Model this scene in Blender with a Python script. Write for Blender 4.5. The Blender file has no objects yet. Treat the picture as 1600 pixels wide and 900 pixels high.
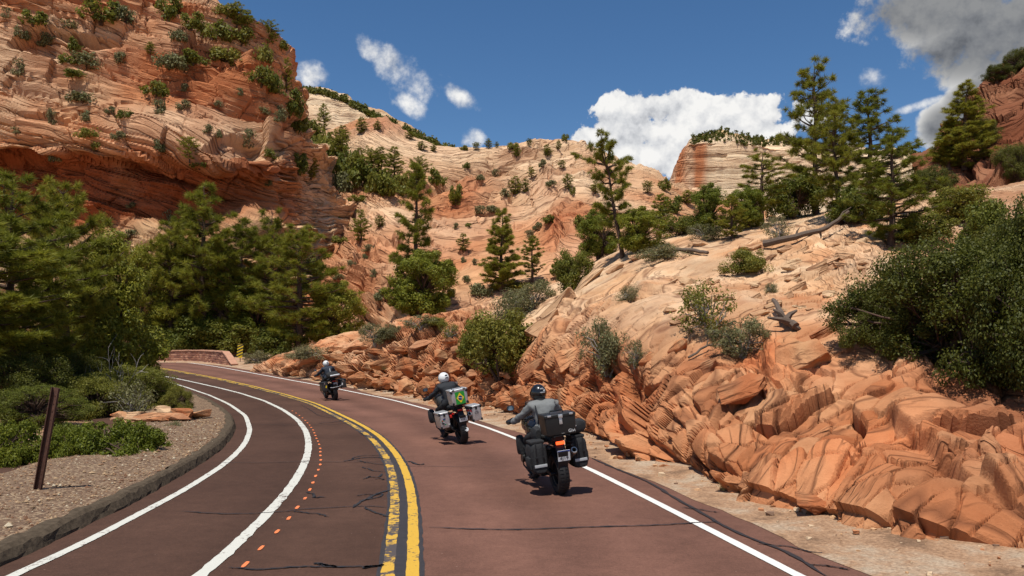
import bpy, bmesh, math, random
import numpy as np
from mathutils import Vector, Matrix, Euler

sc = bpy.context.scene
COL = sc.collection
random.seed(7)
# ------------------------------------------------------------------ camera
FPX = 1244.0            # focal length in photograph pixels (1600 wide)
CAMZ = 2.35
HZ = 540.0              # horizon row
cam = bpy.data.cameras.new("camera")
cam.sensor_width = 36.0
cam.lens = 36.0 * FPX / 1600.0
cam.shift_y = (HZ - 450.0) / 1600.0
cam.clip_start = 0.1
cam.clip_end = 20000
camo = bpy.data.objects.new("camera", cam)
COL.objects.link(camo)
camo.location = (0, 0, CAMZ)
camo.rotation_euler = (math.pi / 2, 0, 0)
sc.camera = camo
# ------------------------------------------------------------------ colour management
sc.view_settings.view_transform = 'Standard'
sc.view_settings.look = 'None'
sc.view_settings.exposure = 0.0
sc.view_settings.gamma = 1.0
sc.render.engine = 'CYCLES'
sc.cycles.use_denoising = True
sc.cycles.max_bounces = 5
sc.cycles.diffuse_bounces = 3
sc.cycles.transmission_bounces = 3
sc.cycles.glossy_bounces = 2
# ------------------------------------------------------------------ sun and sky
SUN = Vector((-0.13, -0.33, 0.93)).normalized()     # direction towards the sun
sl = bpy.data.lights.new("sun", 'SUN')
sl.energy = 5.0
sl.angle = math.radians(0.55)
sl.color = (1.0, 0.955, 0.88)
so = bpy.data.objects.new("sun", sl)
COL.objects.link(so)
so.rotation_euler = SUN.to_track_quat('Z', 'Y').to_euler()
so.location = (0, 0, 60)


def build_world():
    w = bpy.data.worlds.new("World")
    sc.world = w
    w.use_nodes = True
    nt = w.node_tree
    nt.nodes.clear()
    N, L = nt.nodes, nt.links
    out = N.new('ShaderNodeOutputWorld')
    sky = N.new('ShaderNodeTexSky')
    sky.sky_type = 'NISHITA'
    sky.sun_disc = False
    sky.sun_elevation = math.asin(SUN.z)
    sky.sun_rotation = math.atan2(SUN.x, SUN.y)
    sky.altitude = 1800
    sky.air_density = 1.0
    sky.dust_density = 0.7
    sky.ozone_density = 1.6
    bg = N.new('ShaderNodeBackground')
    bg.inputs['Strength'].default_value = 0.106
    hsv = N.new('ShaderNodeHueSaturation')
    hsv.inputs['Saturation'].default_value = 1.22
    L.new(sky.outputs[0], hsv.inputs['Color'])
    L.new(hsv.outputs[0], bg.inputs['Color'])
    tc = N.new('ShaderNodeTexCoord')
    D = tc.outputs['Generated']

    def M(op, a, b=None, c=None, clamp=False):
        m = N.new('ShaderNodeMath')
        m.operation = op
        m.use_clamp = clamp
        for i, v in enumerate((a, b, c)):
            if v is None:
                continue
            if isinstance(v, (int, float)):
                m.inputs[i].default_value = v
            else:
                L.new(v, m.inputs[i])
        return m.outputs[0]

    def noise(vec, scale, detail, rough=0.55):
        n = N.new('ShaderNodeTexNoise')
        n.inputs['Scale'].default_value = scale
        n.inputs['Detail'].default_value = detail
        n.inputs['Roughness'].default_value = rough
        L.new(vec, n.inputs['Vector'])
        return n.outputs['Fac']
    sx = N.new('ShaderNodeSeparateXYZ')
    L.new(D, sx.inputs[0])
    az = M('ARCTAN2', sx.outputs['X'], sx.outputs['Y'])
    el = M('ARCSINE', sx.outputs['Z'])

    def blob(cx, cy, rx, ry, rot=0.0):
        u, v = (cx - 800) / FPX, (HZ - cy) / FPX
        a0 = math.atan2(u, 1)
        e0 = math.asin(v / math.sqrt(1 + u * u + v * v))
        k = 1.0 / math.sqrt(1 + u * u)
        da = M('SUBTRACT', az, a0)
        de = M('SUBTRACT', el, e0)
        c, s = math.cos(rot), math.sin(rot)
        p = M('MULTIPLY_ADD', da, c / (rx / FPX * k), M('MULTIPLY', de, s / (rx / FPX * k)))
        q = M('MULTIPLY_ADD', de, c / (ry / FPX * k), M('MULTIPLY', da, -s / (ry / FPX * k)))
        r2 = M('ADD', M('MULTIPLY', p, p), M('MULTIPLY', q, q))
        return M('MULTIPLY_ADD', r2, -0.62, 0.85)

    def union(lst):
        r = None
        for b in lst:
            o = blob(*b)
            r = o if r is None else M('MAXIMUM', r, o)
        return M('MAXIMUM', r, -0.6)
    white = [(1090, 222, 175, 72), (985, 215, 85, 60), (958, 178, 30, 34), (1150, 190, 88, 48), (1075, 172, 46, 32),
             (935, 222, 45, 30), (1195, 225, 62, 44), (1025, 175, 30, 24), (1000, 260, 90, 60), (1190, 165, 34, 24)]
    thin = [(578, 82, 34, 16, -0.6), (612, 108, 46, 24, -0.5), (652, 130, 52, 30, -0.4), (640, 158, 40, 17, -0.55), (716, 152, 34, 15, -0.5),
            (735, 215, 24, 16), (480, 122, 38, 24, -0.5), (1366, 122, 24, 18), (1432, 165, 44, 8, 0.2), (1335, 222, 20, 12)]
    dark = [(1480, 8, 130, 60), (1545, 62, 125, 62, 0.1), (1600, 60, 110, 110), (1510, 168, 66, 36, 0.9), (1482, 196, 42, 36), (1415, 18, 62, 34),
            (1650, 130, 120, 120), (1750, 20, 240, 120)]
    n1 = noise(D, 17.0, 10.0, 0.62)
    # the same noise a little towards the sun: its difference gives lit and shaded billows
    up = N.new('ShaderNodeVectorMath')
    up.operation = 'ADD'
    L.new(D, up.inputs[0])
    up.inputs[1].default_value = (-0.004, -0.003, 0.012)
    n2 = noise(up.outputs[0], 17.0, 5.0, 0.6)
    n1b = noise(D, 17.0, 5.0, 0.6)
    nd = M('MULTIPLY', M('SUBTRACT', n1, 0.5), 3.0)

    def smooth(x, a, b):
        m = N.new('ShaderNodeMapRange')
        m.interpolation_type = 'SMOOTHSTEP'
        m.inputs['From Min'].default_value = a
        m.inputs['From Max'].default_value = b
        L.new(x, m.inputs['Value'])
        return m.outputs['Result']
    aw = smooth(M('ADD', union(white), nd), 0.16, 0.34)
    at_ = smooth(M('ADD', union(thin), M('MULTIPLY', nd, 1.35)), 0.12, 1.25)
    ad = smooth(M('ADD', union(dark), nd), 0.05, 0.55)
    # fair-weather cumulus over the rest of the sky
    low = noise(D, 3.4, 2.0, 0.5)
    beh = smooth(M('MULTIPLY', sx.outputs['Y'], -1.0), -0.35, 0.1)
    rest = M('ADD', M('MULTIPLY', M('SUBTRACT', low, 0.60), 5.0), M('MULTIPLY', nd, 0.8))
    ar = M('MULTIPLY', smooth(rest, 0.0, 0.4), beh)
    alpha = M('MAXIMUM', M('MAXIMUM', aw, at_), M('MAXIMUM', ad, ar), clamp=True)
    lit = M('MULTIPLY_ADD', M('SUBTRACT', n1b, n2), 3.4, 0.72, clamp=True)
    cr = N.new('ShaderNodeValToRGB')
    cr.color_ramp.elements[0].color = (0.36, 0.38, 0.42, 1)
    cr.color_ramp.elements[1].color = (0.93, 0.92, 0.90, 1)
    e = cr.color_ramp.elements.new(0.55)
    e.color = (0.70, 0.71, 0.73, 1)
    L.new(lit, cr.inputs[0])
    # thick cloud seen from below (top right) is grey
    thick = smooth(union(dark), -0.25, 0.75)
    mx = N.new('ShaderNodeMix')
    mx.data_type = 'RGBA'
    mx.blend_type = 'MULTIPLY'
    L.new(thick, mx.inputs['Factor'])
    L.new(cr.outputs[0], mx.inputs[6])
    mx.inputs[7].default_value = (0.30, 0.31, 0.325, 1)
    em = N.new('ShaderNodeBackground')
    L.new(mx.outputs[2], em.inputs['Color'])
    em.inputs['Strength'].default_value = 1.0
    ms = N.new('ShaderNodeMixShader')
    L.new(alpha, ms.inputs[0])
    L.new(bg.outputs[0], ms.inputs[1])
    L.new(em.outputs[0], ms.inputs[2])
    L.new(ms.outputs[0], out.inputs[0])
    w.cycles.sampling_method = 'MANUAL'
    w.cycles.sample_map_resolution = 1024


build_world()


# ------------------------------------------------------------------ helpers
def road_z(X, Y):
    X = np.clip(X, -45, 12)
    d = np.maximum(np.asarray(Y, float) - 34, 0)
    k, m = 0.002, 0.06
    dm = m / (2 * k)
    return np.where(d < dm, k * d * d, k * dm * dm + m * (np.minimum(d, 60) - dm)) + 0.03 * np.minimum(d, 60) * X / 30


def pix(px, py, Y):
    return np.array([(px - 800) / FPX * Y, Y, CAMZ + (HZ - py) / FPX * Y])


def ground_at(px, py):
    """where the sight line through a photograph pixel meets the road / ground surface"""
    Ys = np.linspace(4, 110, 4000)
    X = (px - 800) / FPX * Ys
    g = CAMZ + (HZ - py) / FPX * Ys - road_z(X, Ys)
    i = np.argmax(g <= 0) if (g <= 0).any() else len(Ys) - 1
    return np.array([X[i], Ys[i], float(road_z(X[i], Ys[i]))])


def _hash(ix, iy, iz, seed):
    h = (ix.astype(np.int64) * 374761393 + iy.astype(np.int64) * 668265263 + iz.astype(np.int64) * 2147483647 + seed * 1274126177) & 0xffffffff
    h = ((h ^ (h >> 13)) * 1274126177) & 0xffffffff
    h = ((h ^ (h >> 16)) * 2246822519) & 0xffffffff
    return (h ^ (h >> 15)) & 0xffffffff


def rnd(ix, iy, iz, seed):
    return _hash(ix, iy, iz, seed) / 4294967295.0


_G = np.array([(1, 1, 0), (-1, 1, 0), (1, -1, 0), (-1, -1, 0), (1, 0, 1), (-1, 0, 1), (1, 0, -1), (-1, 0, -1),
               (0, 1, 1), (0, -1, 1), (0, 1, -1), (0, -1, -1)], float)


def perlin(P, seed=0):
    I = np.floor(P).astype(np.int64)
    Fr = P - I
    U = Fr * Fr * Fr * (Fr * (Fr * 6 - 15) + 10)
    r = 0
    for dx in (0, 1):
        wx = U[:, 0] if dx else 1 - U[:, 0]
        for dy in (0, 1):
            wy = U[:, 1] if dy else 1 - U[:, 1]
            for dz in (0, 1):
                wz = U[:, 2] if dz else 1 - U[:, 2]
                g = _G[_hash(I[:, 0] + dx, I[:, 1] + dy, I[:, 2] + dz, seed) % 12]
                d = g[:, 0] * (Fr[:, 0] - dx) + g[:, 1] * (Fr[:, 1] - dy) + g[:, 2] * (Fr[:, 2] - dz)
                r = r + wx * wy * wz * d
    return r


def fbm(P, octv=4, seed=0, gain=0.5):
    a, s, r = 1.0, 1.0, 0
    for o in range(octv):
        r = r + a * perlin(P * s, seed + o * 31)
        a *= gain
        s *= 2.03
    return r


def sstep(x, a, b):
    t = np.clip((x - a) / (b - a), 0, 1)
    return t * t * (3 - 2 * t)


def strata(b, P, lat, seed, sharp=0.14):
    """stacked beds: b is the bedding coordinate in bed units. Every bed leans out towards its top and breaks back
    sharply at the next bed (a ledge with an overhang below it); returns offset, joint 0..1 and bed id"""
    k = np.floor(b)
    t = b - k
    Q = P * lat
    Q[:, 2] += k * 7.31
    amp = np.clip(0.55 + 1.5 * perlin(Q, seed + 5) + 0.6 * (rnd(k, k * 0, k * 0, seed) - 0.5), 0.0, 1.35)
    Q2 = P * lat * 0.6 + 31.7
    Q2[:, 2] += k * 3.17
    base = 0.55 * perlin(Q2, seed + 6)
    saw = np.where(t < 1 - sharp, t / (1 - sharp), (1 - t) / sharp)
    saw = saw - 0.5
    groove = np.clip(sstep(t, sharp, 0.0) + 0, 0, 1) * (amp > 0.15)
    return amp * saw + base, groove * np.minimum(1, amp * 1.6), k


def voronoi(P, seed):
    """F1, F2, the id hash of the nearest cell and a tilted-plane value (-.5...5) that gives every cell its own flat face"""
    I = np.floor(P).astype(np.int64)
    f1 = np.full(len(P), 9.0)
    f2 = np.full(len(P), 9.0)
    idh = np.zeros(len(P))
    pl = np.zeros(len(P))
    for dx in (-1, 0, 1):
        for dy in (-1, 0, 1):
            for dz in (-1, 0, 1):
                a, b, c = I[:, 0] + dx, I[:, 1] + dy, I[:, 2] + dz
                r0, r1, r2 = rnd(a, b, c, seed), rnd(a, b, c, seed + 1), rnd(a, b, c, seed + 2)
                e0, e1, e2 = P[:, 0] - (a + 0.1 + 0.8 * r0), P[:, 1] - (b + 0.1 + 0.8 * r1), P[:, 2] - (c + 0.1 + 0.8 * r2)
                d = np.sqrt(e0 ** 2 + e1 ** 2 + e2 ** 2)
                near = d < f1
                f2 = np.where(near, f1, np.minimum(f2, d))
                h = rnd(a, b, c, seed + 3)
                idh = np.where(near, h, idh)
                tl = e0 * (rnd(a, b, c, seed + 4) - .5) * 2 + e1 * (rnd(a, b, c, seed + 5) - .5) + e2 * (rnd(a, b, c, seed + 6) - .35) * 2
                pl = np.where(near, tl, pl)
                f1 = np.where(near, d, f1)
    return f1, f2, idh, pl


def mesh_np(name, V, F, col=None, smooth=False, mat=None, bed=None):
    V = np.asarray(V, np.float32)
    F = np.asarray(F, np.int32)
    me = bpy.data.meshes.new(name)
    me.vertices.add(len(V))
    me.vertices.foreach_set('co', V.ravel())
    n = F.shape[1]
    me.loops.add(F.size)
    me.loops.foreach_set('vertex_index', F.ravel())
    me.polygons.add(len(F))
    me.polygons.foreach_set('loop_start', np.arange(0, F.size, n, dtype=np.int32))
    me.polygons.foreach_set('loop_total', np.full(len(F), n, np.int32))
    me.polygons.foreach_set('use_smooth', np.full(len(F), bool(smooth)))
    if col is not None:
        a = me.color_attributes.new('col', 'FLOAT_COLOR', 'POINT')
        c = np.ones((len(V), 4), np.float32)
        c[:, :col.shape[1]] = col
        a.data.foreach_set('color', c.ravel())
    if bed is not None:
        a = me.attributes.new('bed', 'FLOAT', 'POINT')
        a.data.foreach_set('value', np.asarray(bed, np.float32))
    me.update()
    me.validate()
    if mat:
        me.materials.append(mat)
    return me


def link(name, me, parent=None, loc=None, rot=None, scale=None):
    o = bpy.data.objects.new(name, me)
    COL.objects.link(o)
    if parent is not None:
        o.parent = parent
    if loc is not None:
        o.location = loc
    if rot is not None:
        o.rotation_euler = rot
    if scale is not None:
        o.scale = scale
    return o


def structure(o):
    o['kind'] = 'structure'
    return o


def tag(o, label, cat, group=None):
    o['label'] = label
    o['category'] = cat
    if group:
        o['group'] = group
    return o


def bm_mesh(name, bm, mat=None, smooth=False, angle=None):
    me = bpy.data.meshes.new(name)
    bm.normal_update()
    bm.to_mesh(me)
    bm.free()
    if mat:
        me.materials.append(mat)
    if smooth:
        for p in me.polygons:
            p.use_smooth = True
        if angle:
            me.set_sharp_from_angle(angle=angle)
    return me


# ------------------------------------------------------------------ materials
def new_mat(name):
    m = bpy.data.materials.new(name)
    m.use_nodes = True
    nt = m.node_tree
    b = nt.nodes['Principled BSDF']
    return m, nt, b


def mat_plain(name, col, rough=0.6, metal=0.0, var=0.12, scale=12.0, bump=0.0, spec=0.4, coat=0.0):
    m, nt, b = new_mat(name)
    N, L = nt.nodes, nt.links
    tc = N.new('ShaderNodeTexCoord')
    n = N.new('ShaderNodeTexNoise')
    n.inputs['Scale'].default_value = scale
    n.inputs['Detail'].default_value = 5
    L.new(tc.outputs['Object'], n.inputs['Vector'])
    mx = N.new('ShaderNodeMix')
    mx.data_type = 'RGBA'
    mx.inputs[6].default_value = tuple(c * (1 - var) for c in col) + (1,)
    mx.inputs[7].default_value = tuple(min(1, c * (1 + var)) for c in col) + (1,)
    L.new(n.outputs['Fac'], mx.inputs['Factor'])
    L.new(mx.outputs[2], b.inputs['Base Color'])
    b.inputs['Roughness'].default_value = rough
    b.inputs['Metallic'].default_value = metal
    b.inputs['Specular IOR Level'].default_value = spec
    b.inputs['Coat Weight'].default_value = coat
    if bump:
        bp = N.new('ShaderNodeBump')
        bp.inputs['Strength'].default_value = bump
        bp.inputs['Distance'].default_value = 0.02
        L.new(n.outputs['Fac'], bp.inputs['Height'])
        L.new(bp.outputs[0], b.inputs['Normal'])
    return m


def mat_rock(name, scale, bumpd, bedfreq, lat):
    """sandstone: colour per bed from the mesh, grain, thin seams carrying painted crevice shade and laminae that follow the bedding, fine relief"""
    m, nt, b = new_mat(name)
    N, L = nt.nodes, nt.links
    at = N.new('ShaderNodeAttribute')
    at.attribute_name = 'col'
    bd = N.new('ShaderNodeAttribute')
    bd.attribute_name = 'bed'
    geo = N.new('ShaderNodeNewGeometry')

    def noise(s, det, vec=None, rough=0.6):
        n = N.new('ShaderNodeTexNoise')
        n.inputs['Scale'].default_value = s
        n.inputs['Detail'].default_value = det
        n.inputs['Roughness'].default_value = rough
        L.new(vec or geo.outputs['Position'], n.inputs['Vector'])
        return n.outputs['Fac']

    def math_(op, a, b_=None, c=None, clamp=False):
        q = N.new('ShaderNodeMath')
        q.operation = op
        q.use_clamp = clamp
        for i, v in enumerate((a, b_, c)):
            if v is None:
                continue
            if isinstance(v, (int, float)):
                q.inputs[i].default_value = v
            else:
                L.new(v, q.inputs[i])
        return q.outputs[0]
    sx = N.new('ShaderNodeSeparateXYZ')
    L.new(geo.outputs['Position'], sx.inputs[0])

    def bedvec(f, l):
        c = N.new('ShaderNodeCombineXYZ')
        L.new(math_('MULTIPLY', sx.outputs['X'], l), c.inputs[0])
        L.new(math_('MULTIPLY', sx.outputs['Y'], l), c.inputs[1])
        L.new(math_('MULTIPLY', bd.outputs['Fac'], f), c.inputs[2])
        return c.outputs[0]

    def rng(x, a, b_, c, d):
        r = N.new('ShaderNodeMapRange')
        for k, v in zip(('From Min', 'From Max', 'To Min', 'To Max'), (a, b_, c, d)):
            r.inputs[k].default_value = v
        L.new(x, r.inputs['Value'])
        return r.outputs[0]
    n1 = noise(scale, 8, None, 0.68)
    nA = noise(1.0, 3, bedvec(bedfreq, lat), 0.55)
    nB = noise(1.0, 3, bedvec(bedfreq * 3.3, lat * 2.2), 0.6)
    n3 = noise(scale * 0.22, 4)
    n4 = noise(scale * 9.0, 5, None, 0.7)
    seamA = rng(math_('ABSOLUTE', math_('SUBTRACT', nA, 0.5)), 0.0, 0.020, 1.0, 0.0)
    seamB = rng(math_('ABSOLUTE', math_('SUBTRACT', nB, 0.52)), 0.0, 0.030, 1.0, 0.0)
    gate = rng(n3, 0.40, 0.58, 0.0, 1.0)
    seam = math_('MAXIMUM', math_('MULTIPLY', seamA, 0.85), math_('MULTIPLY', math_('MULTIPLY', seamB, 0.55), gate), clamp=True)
    mxv = N.new('ShaderNodeMix')
    mxv.data_type = 'RGBA'
    mxv.blend_type = 'MULTIPLY'
    mxv.inputs['Factor'].default_value = 1.0
    L.new(at.outputs['Color'], mxv.inputs[6])
    r = N.new('ShaderNodeValToRGB')
    r.color_ramp.elements[0].position = 0.28
    r.color_ramp.elements[0].color = (0.60, 0.50, 0.43, 1)
    r.color_ramp.elements[1].position = 0.72
    r.color_ramp.elements[1].color = (1.20, 1.24, 1.28, 1)
    tex = math_('ADD', math_('ADD', math_('MULTIPLY', n1, 0.30), math_('MULTIPLY', n4, 0.15)), math_('ADD', math_('MULTIPLY', nB, 0.3), math_('MULTIPLY', nA, 0.25)))
    L.new(tex, r.inputs[0])
    L.new(r.outputs[0], mxv.inputs[7])
    hs = N.new('ShaderNodeHueSaturation')
    L.new(rng(n3, 0.3, 0.7, 0.84, 1.12), hs.inputs['Value'])
    L.new(mxv.outputs[2], hs.inputs['Color'])
    crevice_shade = N.new('ShaderNodeMix')
    crevice_shade.data_type = 'RGBA'
    L.new(math_('MULTIPLY', seam, 0.8), crevice_shade.inputs['Factor'])
    L.new(hs.outputs[0], crevice_shade.inputs[6])
    crevice_shade.inputs[7].default_value = (0.14, 0.050, 0.024, 1)  # crevice shade put into the seam colour as dark brown
    L.new(crevice_shade.outputs[2], b.inputs['Base Color'])
    b.inputs['Roughness'].default_value = 0.92
    b.inputs['Specular IOR Level'].default_value = 0.12
    # relief: grain, stepped beds and open seams
    stepA = rng(nA, 0.485, 0.515, 0.0, 1.0)
    stepA2 = rng(nA, 0.40, 0.42, 0.0, 1.0)
    stepB = rng(nB, 0.50, 0.54, 0.0, 1.0)
    hgt = math_('ADD', math_('MULTIPLY', n1, 0.55), math_('ADD', math_('MULTIPLY', math_('ADD', stepA, stepA2), 0.55), math_('MULTIPLY', stepB, 0.35)))
    hgt = math_('ADD', hgt, math_('MULTIPLY', n4, 0.30))
    hgt = math_('SUBTRACT', hgt, math_('MULTIPLY', seam, 0.8))
    bp = N.new('ShaderNodeBump')
    bp.inputs['Strength'].default_value = 0.85
    bp.inputs['Distance'].default_value = bumpd
    L.new(hgt, bp.inputs['Height'])
    L.new(bp.outputs[0], b.inputs['Normal'])
    return m


def mat_leaf(name, c0, c1, trans=0.35, hue=0.035):
    m, nt, b = new_mat(name)
    N, L = nt.nodes, nt.links
    at = N.new('ShaderNodeAttribute')
    at.attribute_name = 'col'
    oi = N.new('ShaderNodeObjectInfo')
    mx = N.new('ShaderNodeMix')
    mx.data_type = 'RGBA'
    mx.inputs[6].default_value = c0 + (1,)
    mx.inputs[7].default_value = c1 + (1,)
    sp = N.new('ShaderNodeSeparateColor')
    L.new(at.outputs['Color'], sp.inputs[0])
    L.new(sp.outputs[0], mx.inputs['Factor'])
    hs = N.new('ShaderNodeHueSaturation')
    a1 = N.new('ShaderNodeMapRange')
    a1.inputs['To Min'].default_value = 0.5 - hue
    a1.inputs['To Max'].default_value = 0.5 + hue
    L.new(oi.outputs['Random'], a1.inputs['Value'])
    L.new(a1.outputs[0], hs.inputs['Hue'])
    a2 = N.new('ShaderNodeMapRange')
    a2.inputs['To Min'].default_value = 1.2
    a2.inputs['To Max'].default_value = 0.8
    L.new(oi.outputs['Random'], a2.inputs['Value'])
    L.new(a2.outputs[0], hs.inputs['Value'])
    L.new(mx.outputs[2], hs.inputs['Color'])
    L.new(hs.outputs[0], b.inputs['Base Color'])
    b.inputs['Roughness'].default_value = 0.55
    b.inputs['Specular IOR Level'].default_value = 0.25
    tr = N.new('ShaderNodeBsdfTranslucent')
    L.new(hs.outputs[0], tr.inputs['Color'])
    ms = N.new('ShaderNodeMixShader')
    ms.inputs[0].default_value = trans
    L.new(b.outputs[0], ms.inputs[1])
    L.new(tr.outputs[0], ms.inputs[2])
    L.new(ms.outputs[0], N['Material Output'].inputs['Surface'])
    return m
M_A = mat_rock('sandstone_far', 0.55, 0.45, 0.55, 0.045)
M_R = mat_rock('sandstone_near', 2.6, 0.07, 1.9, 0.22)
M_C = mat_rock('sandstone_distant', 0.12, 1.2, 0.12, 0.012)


# ------------------------------------------------------------------ ground to the horizon
def build_ground():
    r = np.concatenate([np.linspace(0, 60, 61), np.geomspace(64, 9000, 40)])
    a = np.linspace(0, 2 * math.pi, 181)[:-1]
    R, A = np.meshgrid(r, a, indexing='ij')
    X, Y = (R * np.sin(A)).ravel(), (R * np.cos(A)).ravel() + 20
    P = np.stack([X, Y, np.zeros_like(X)], 1)
    near = sstep(np.hypot(X, Y - 20), 120, 40)
    Z = road_z(X, Y) - 0.10 + 0.05 * fbm(P * 0.4, 3, 3) * near
    # the inside of the bend rises gently away from the road
    yl = np.interp(Y, [0, 10, 20, 30, 45, 80], [-6.2, -6.3, -9, -13, -24, -60])
    Z += sstep(yl - X, 1.0, 14.0) * 0.9 * near
    nr, na = len(r), len(a)
    i, j = np.meshgrid(np.arange(nr - 1), np.arange(na), indexing='ij')
    q = np.stack([i * na + j, i * na + (j + 1) % na, (i + 1) * na + (j + 1) % na, (i + 1) * na + j], -1).reshape(-1, 4)
    V = np.stack([X, Y, Z], 1)
    m, nt, b = new_mat('red_sandy_soil')
    N, L = nt.nodes, nt.links
    g = N.new('ShaderNodeNewGeometry')
    n = N.new('ShaderNodeTexNoise')
    n.inputs['Scale'].default_value = 0.9
    n.inputs['Detail'].default_value = 8
    L.new(g.outputs['Position'], n.inputs['Vector'])
    n2 = N.new('ShaderNodeTexNoise')
    n2.inputs['Scale'].default_value = 22
    n2.inputs['Detail'].default_value = 6
    L.new(g.outputs['Position'], n2.inputs['Vector'])
    r_ = N.new('ShaderNodeValToRGB')
    r_.color_ramp.elements[0].position = 0.35
    r_.color_ramp.elements[0].color = (0.34, 0.165, 0.085, 1)
    r_.color_ramp.elements[1].position = 0.65
    r_.color_ramp.elements[1].color = (0.50, 0.33, 0.20, 1)
    L.new(n.outputs['Fac'], r_.inputs[0])
    mx = N.new('ShaderNodeMix')
    mx.data_type = 'RGBA'
    mx.blend_type = 'OVERLAY'
    mx.inputs['Factor'].default_value = 0.6
    L.new(r_.outputs[0], mx.inputs[6])
    L.new(n2.outputs['Fac'], mx.inputs[7])
    L.new(mx.outputs[2], b.inputs['Base Color'])
    b.inputs['Roughness'].default_value = 0.95
    bp = N.new('ShaderNodeBump')
    bp.inputs['Strength'].default_value = 0.8
    bp.inputs['Distance'].default_value = 0.03
    L.new(n2.outputs['Fac'], bp.inputs['Height'])
    L.new(bp.outputs[0], b.inputs['Normal'])
    o = structure(link('ground', mesh_np('ground', V, q, smooth=True, mat=m)))
    return m


M_SOIL = build_ground()

# ------------------------------------------------------------------ road
PX_RW = [(295, 567), (343.7, 573.9), (392.5, 582.8), (441, 591.7), (494, 601), (540, 610), (600, 622), (640, 632), (672, 641),
         (746, 663), (760, 667.6), (908, 726), (970, 758), (1025, 785.5), (1093.8, 821), (1162.5, 857), (1239.5, 897)]
PX_YL = [(253.6, 576), (295, 583.6), (343.7, 592.6), (392.5, 603.5), (441, 616), (490, 631), (520, 645), (560, 665), (590, 685), (613.6, 714),
         (625, 740), (631, 770), (632, 813), (629, 856.6), (626, 897)]
PX_W2 = [(273, 591), (311, 599), (343.7, 606.4), (376, 614.5), (409, 625), (441, 639.7), (465, 656), (479, 674.7), (483, 697.8), (479, 718),
         (465, 746.9), (441.7, 778.6), (404, 819), (361, 859.5), (317.5, 897)]
PX_LW = [(301.5, 608.8), (327.5, 617.7), (360, 633), (384, 650), (391, 671.8), (384, 692), (366.7, 712.2), (337.8, 735.3), (309, 752.7),
         (280, 771.4), (231, 796), (173, 827.8), (115.5, 858), (57.8, 882.6), (23, 898.5)]
PX_KERB = [(300, 616), (330, 628), (352, 642), (366, 655), (369.7, 669), (362, 686), (346.6, 703.5), (317.7, 723.8), (260, 758.4), (202, 791.6), (144, 817), (86.7, 848), (0, 888)]
PX_EDGE = [(343, 571.2), (441, 587.5), (540, 605), (640, 626.5), (760, 660), (923, 714), (997.5, 743), (1052.5, 765), (1107.5, 792), (1190, 830), (1272.5, 866), (1330, 888)]


def world_line(px, n=160, smooth=2, ext0=0.0, ext1=0.0, lead=0.0):
    """photograph polyline -> smooth evenly spaced 3D line on the road surface, extended at both ends"""
    P = np.array([ground_at(*p)[:2] for p in px])
    if ext0:
        d = P[0] - P[1]
        # keep turning left a little beyond the last point seen
        h = math.atan2(d[1], d[0])
        q, e = P[0].copy(), []
        for i in range(int(ext0 / 2)):
            h += 0.02 if i * 2 < lead else 0.075
            q = q + 2 * np.array([math.cos(h), math.sin(h)])
            e.append(q.copy())
        P = np.vstack([np.array(e[::-1]), P])
    if ext1:
        d = P[-1] - P[-2]
        d /= np.linalg.norm(d)
        P = np.vstack([P, [P[-1] + d * s for s in np.arange(2, ext1 + 1, 2)]])
    s = np.concatenate([[0], np.cumsum(np.linalg.norm(np.diff(P, axis=0), axis=1))])
    t = np.linspace(0, s[-1], n)
    X = np.interp(t, s, P[:, 0])
    Y = np.interp(t, s, P[:, 1])
    k = max(3, int(n * smooth / s[-1]) | 1)
    for _ in range(3):
        for arr in (X, Y):
            pad = np.concatenate([2 * arr[0] - arr[1:k // 2 + 1][::-1], arr, 2 * arr[-1] - arr[-k // 2:-1][::-1][:k // 2]])
            arr[:] = np.convolve(pad, np.ones(k) / k, 'valid')[:n]
    return np.stack([X, Y], 1)[::-1].copy()      # near to far, so the normal points right


def normals2(P):
    d = np.gradient(P, axis=0)
    d /= np.linalg.norm(d, axis=1)[:, None] + 1e-9
    return np.stack([d[:, 1], -d[:, 0]], 1)


def ribbon(P, o0, o1, dz, name, mat, parent, rough=0.0, seed=0, wave=0.0):
    Nn = normals2(P)
    rs = np.random.RandomState(seed)
    n = len(P)
    a, b = np.full(n, o0), np.full(n, o1)
    if rough:
        a = a + rs.normal(0, rough, n)
        b = b + rs.normal(0, rough, n)
    A, B = P + Nn * a[:, None], P + Nn * b[:, None]
    V = np.vstack([A, B])
    V = np.column_stack([V, road_z(V[:, 0], V[:, 1]) + dz])
    i = np.arange(n - 1)
    me = mesh_np(name, V, np.stack([i, i + 1, n + i + 1, n + i], 1), mat=mat)
    if me.polygons[0].normal.z < 0:
        me.flip_normals()
    return link(name, me, parent)


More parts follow.
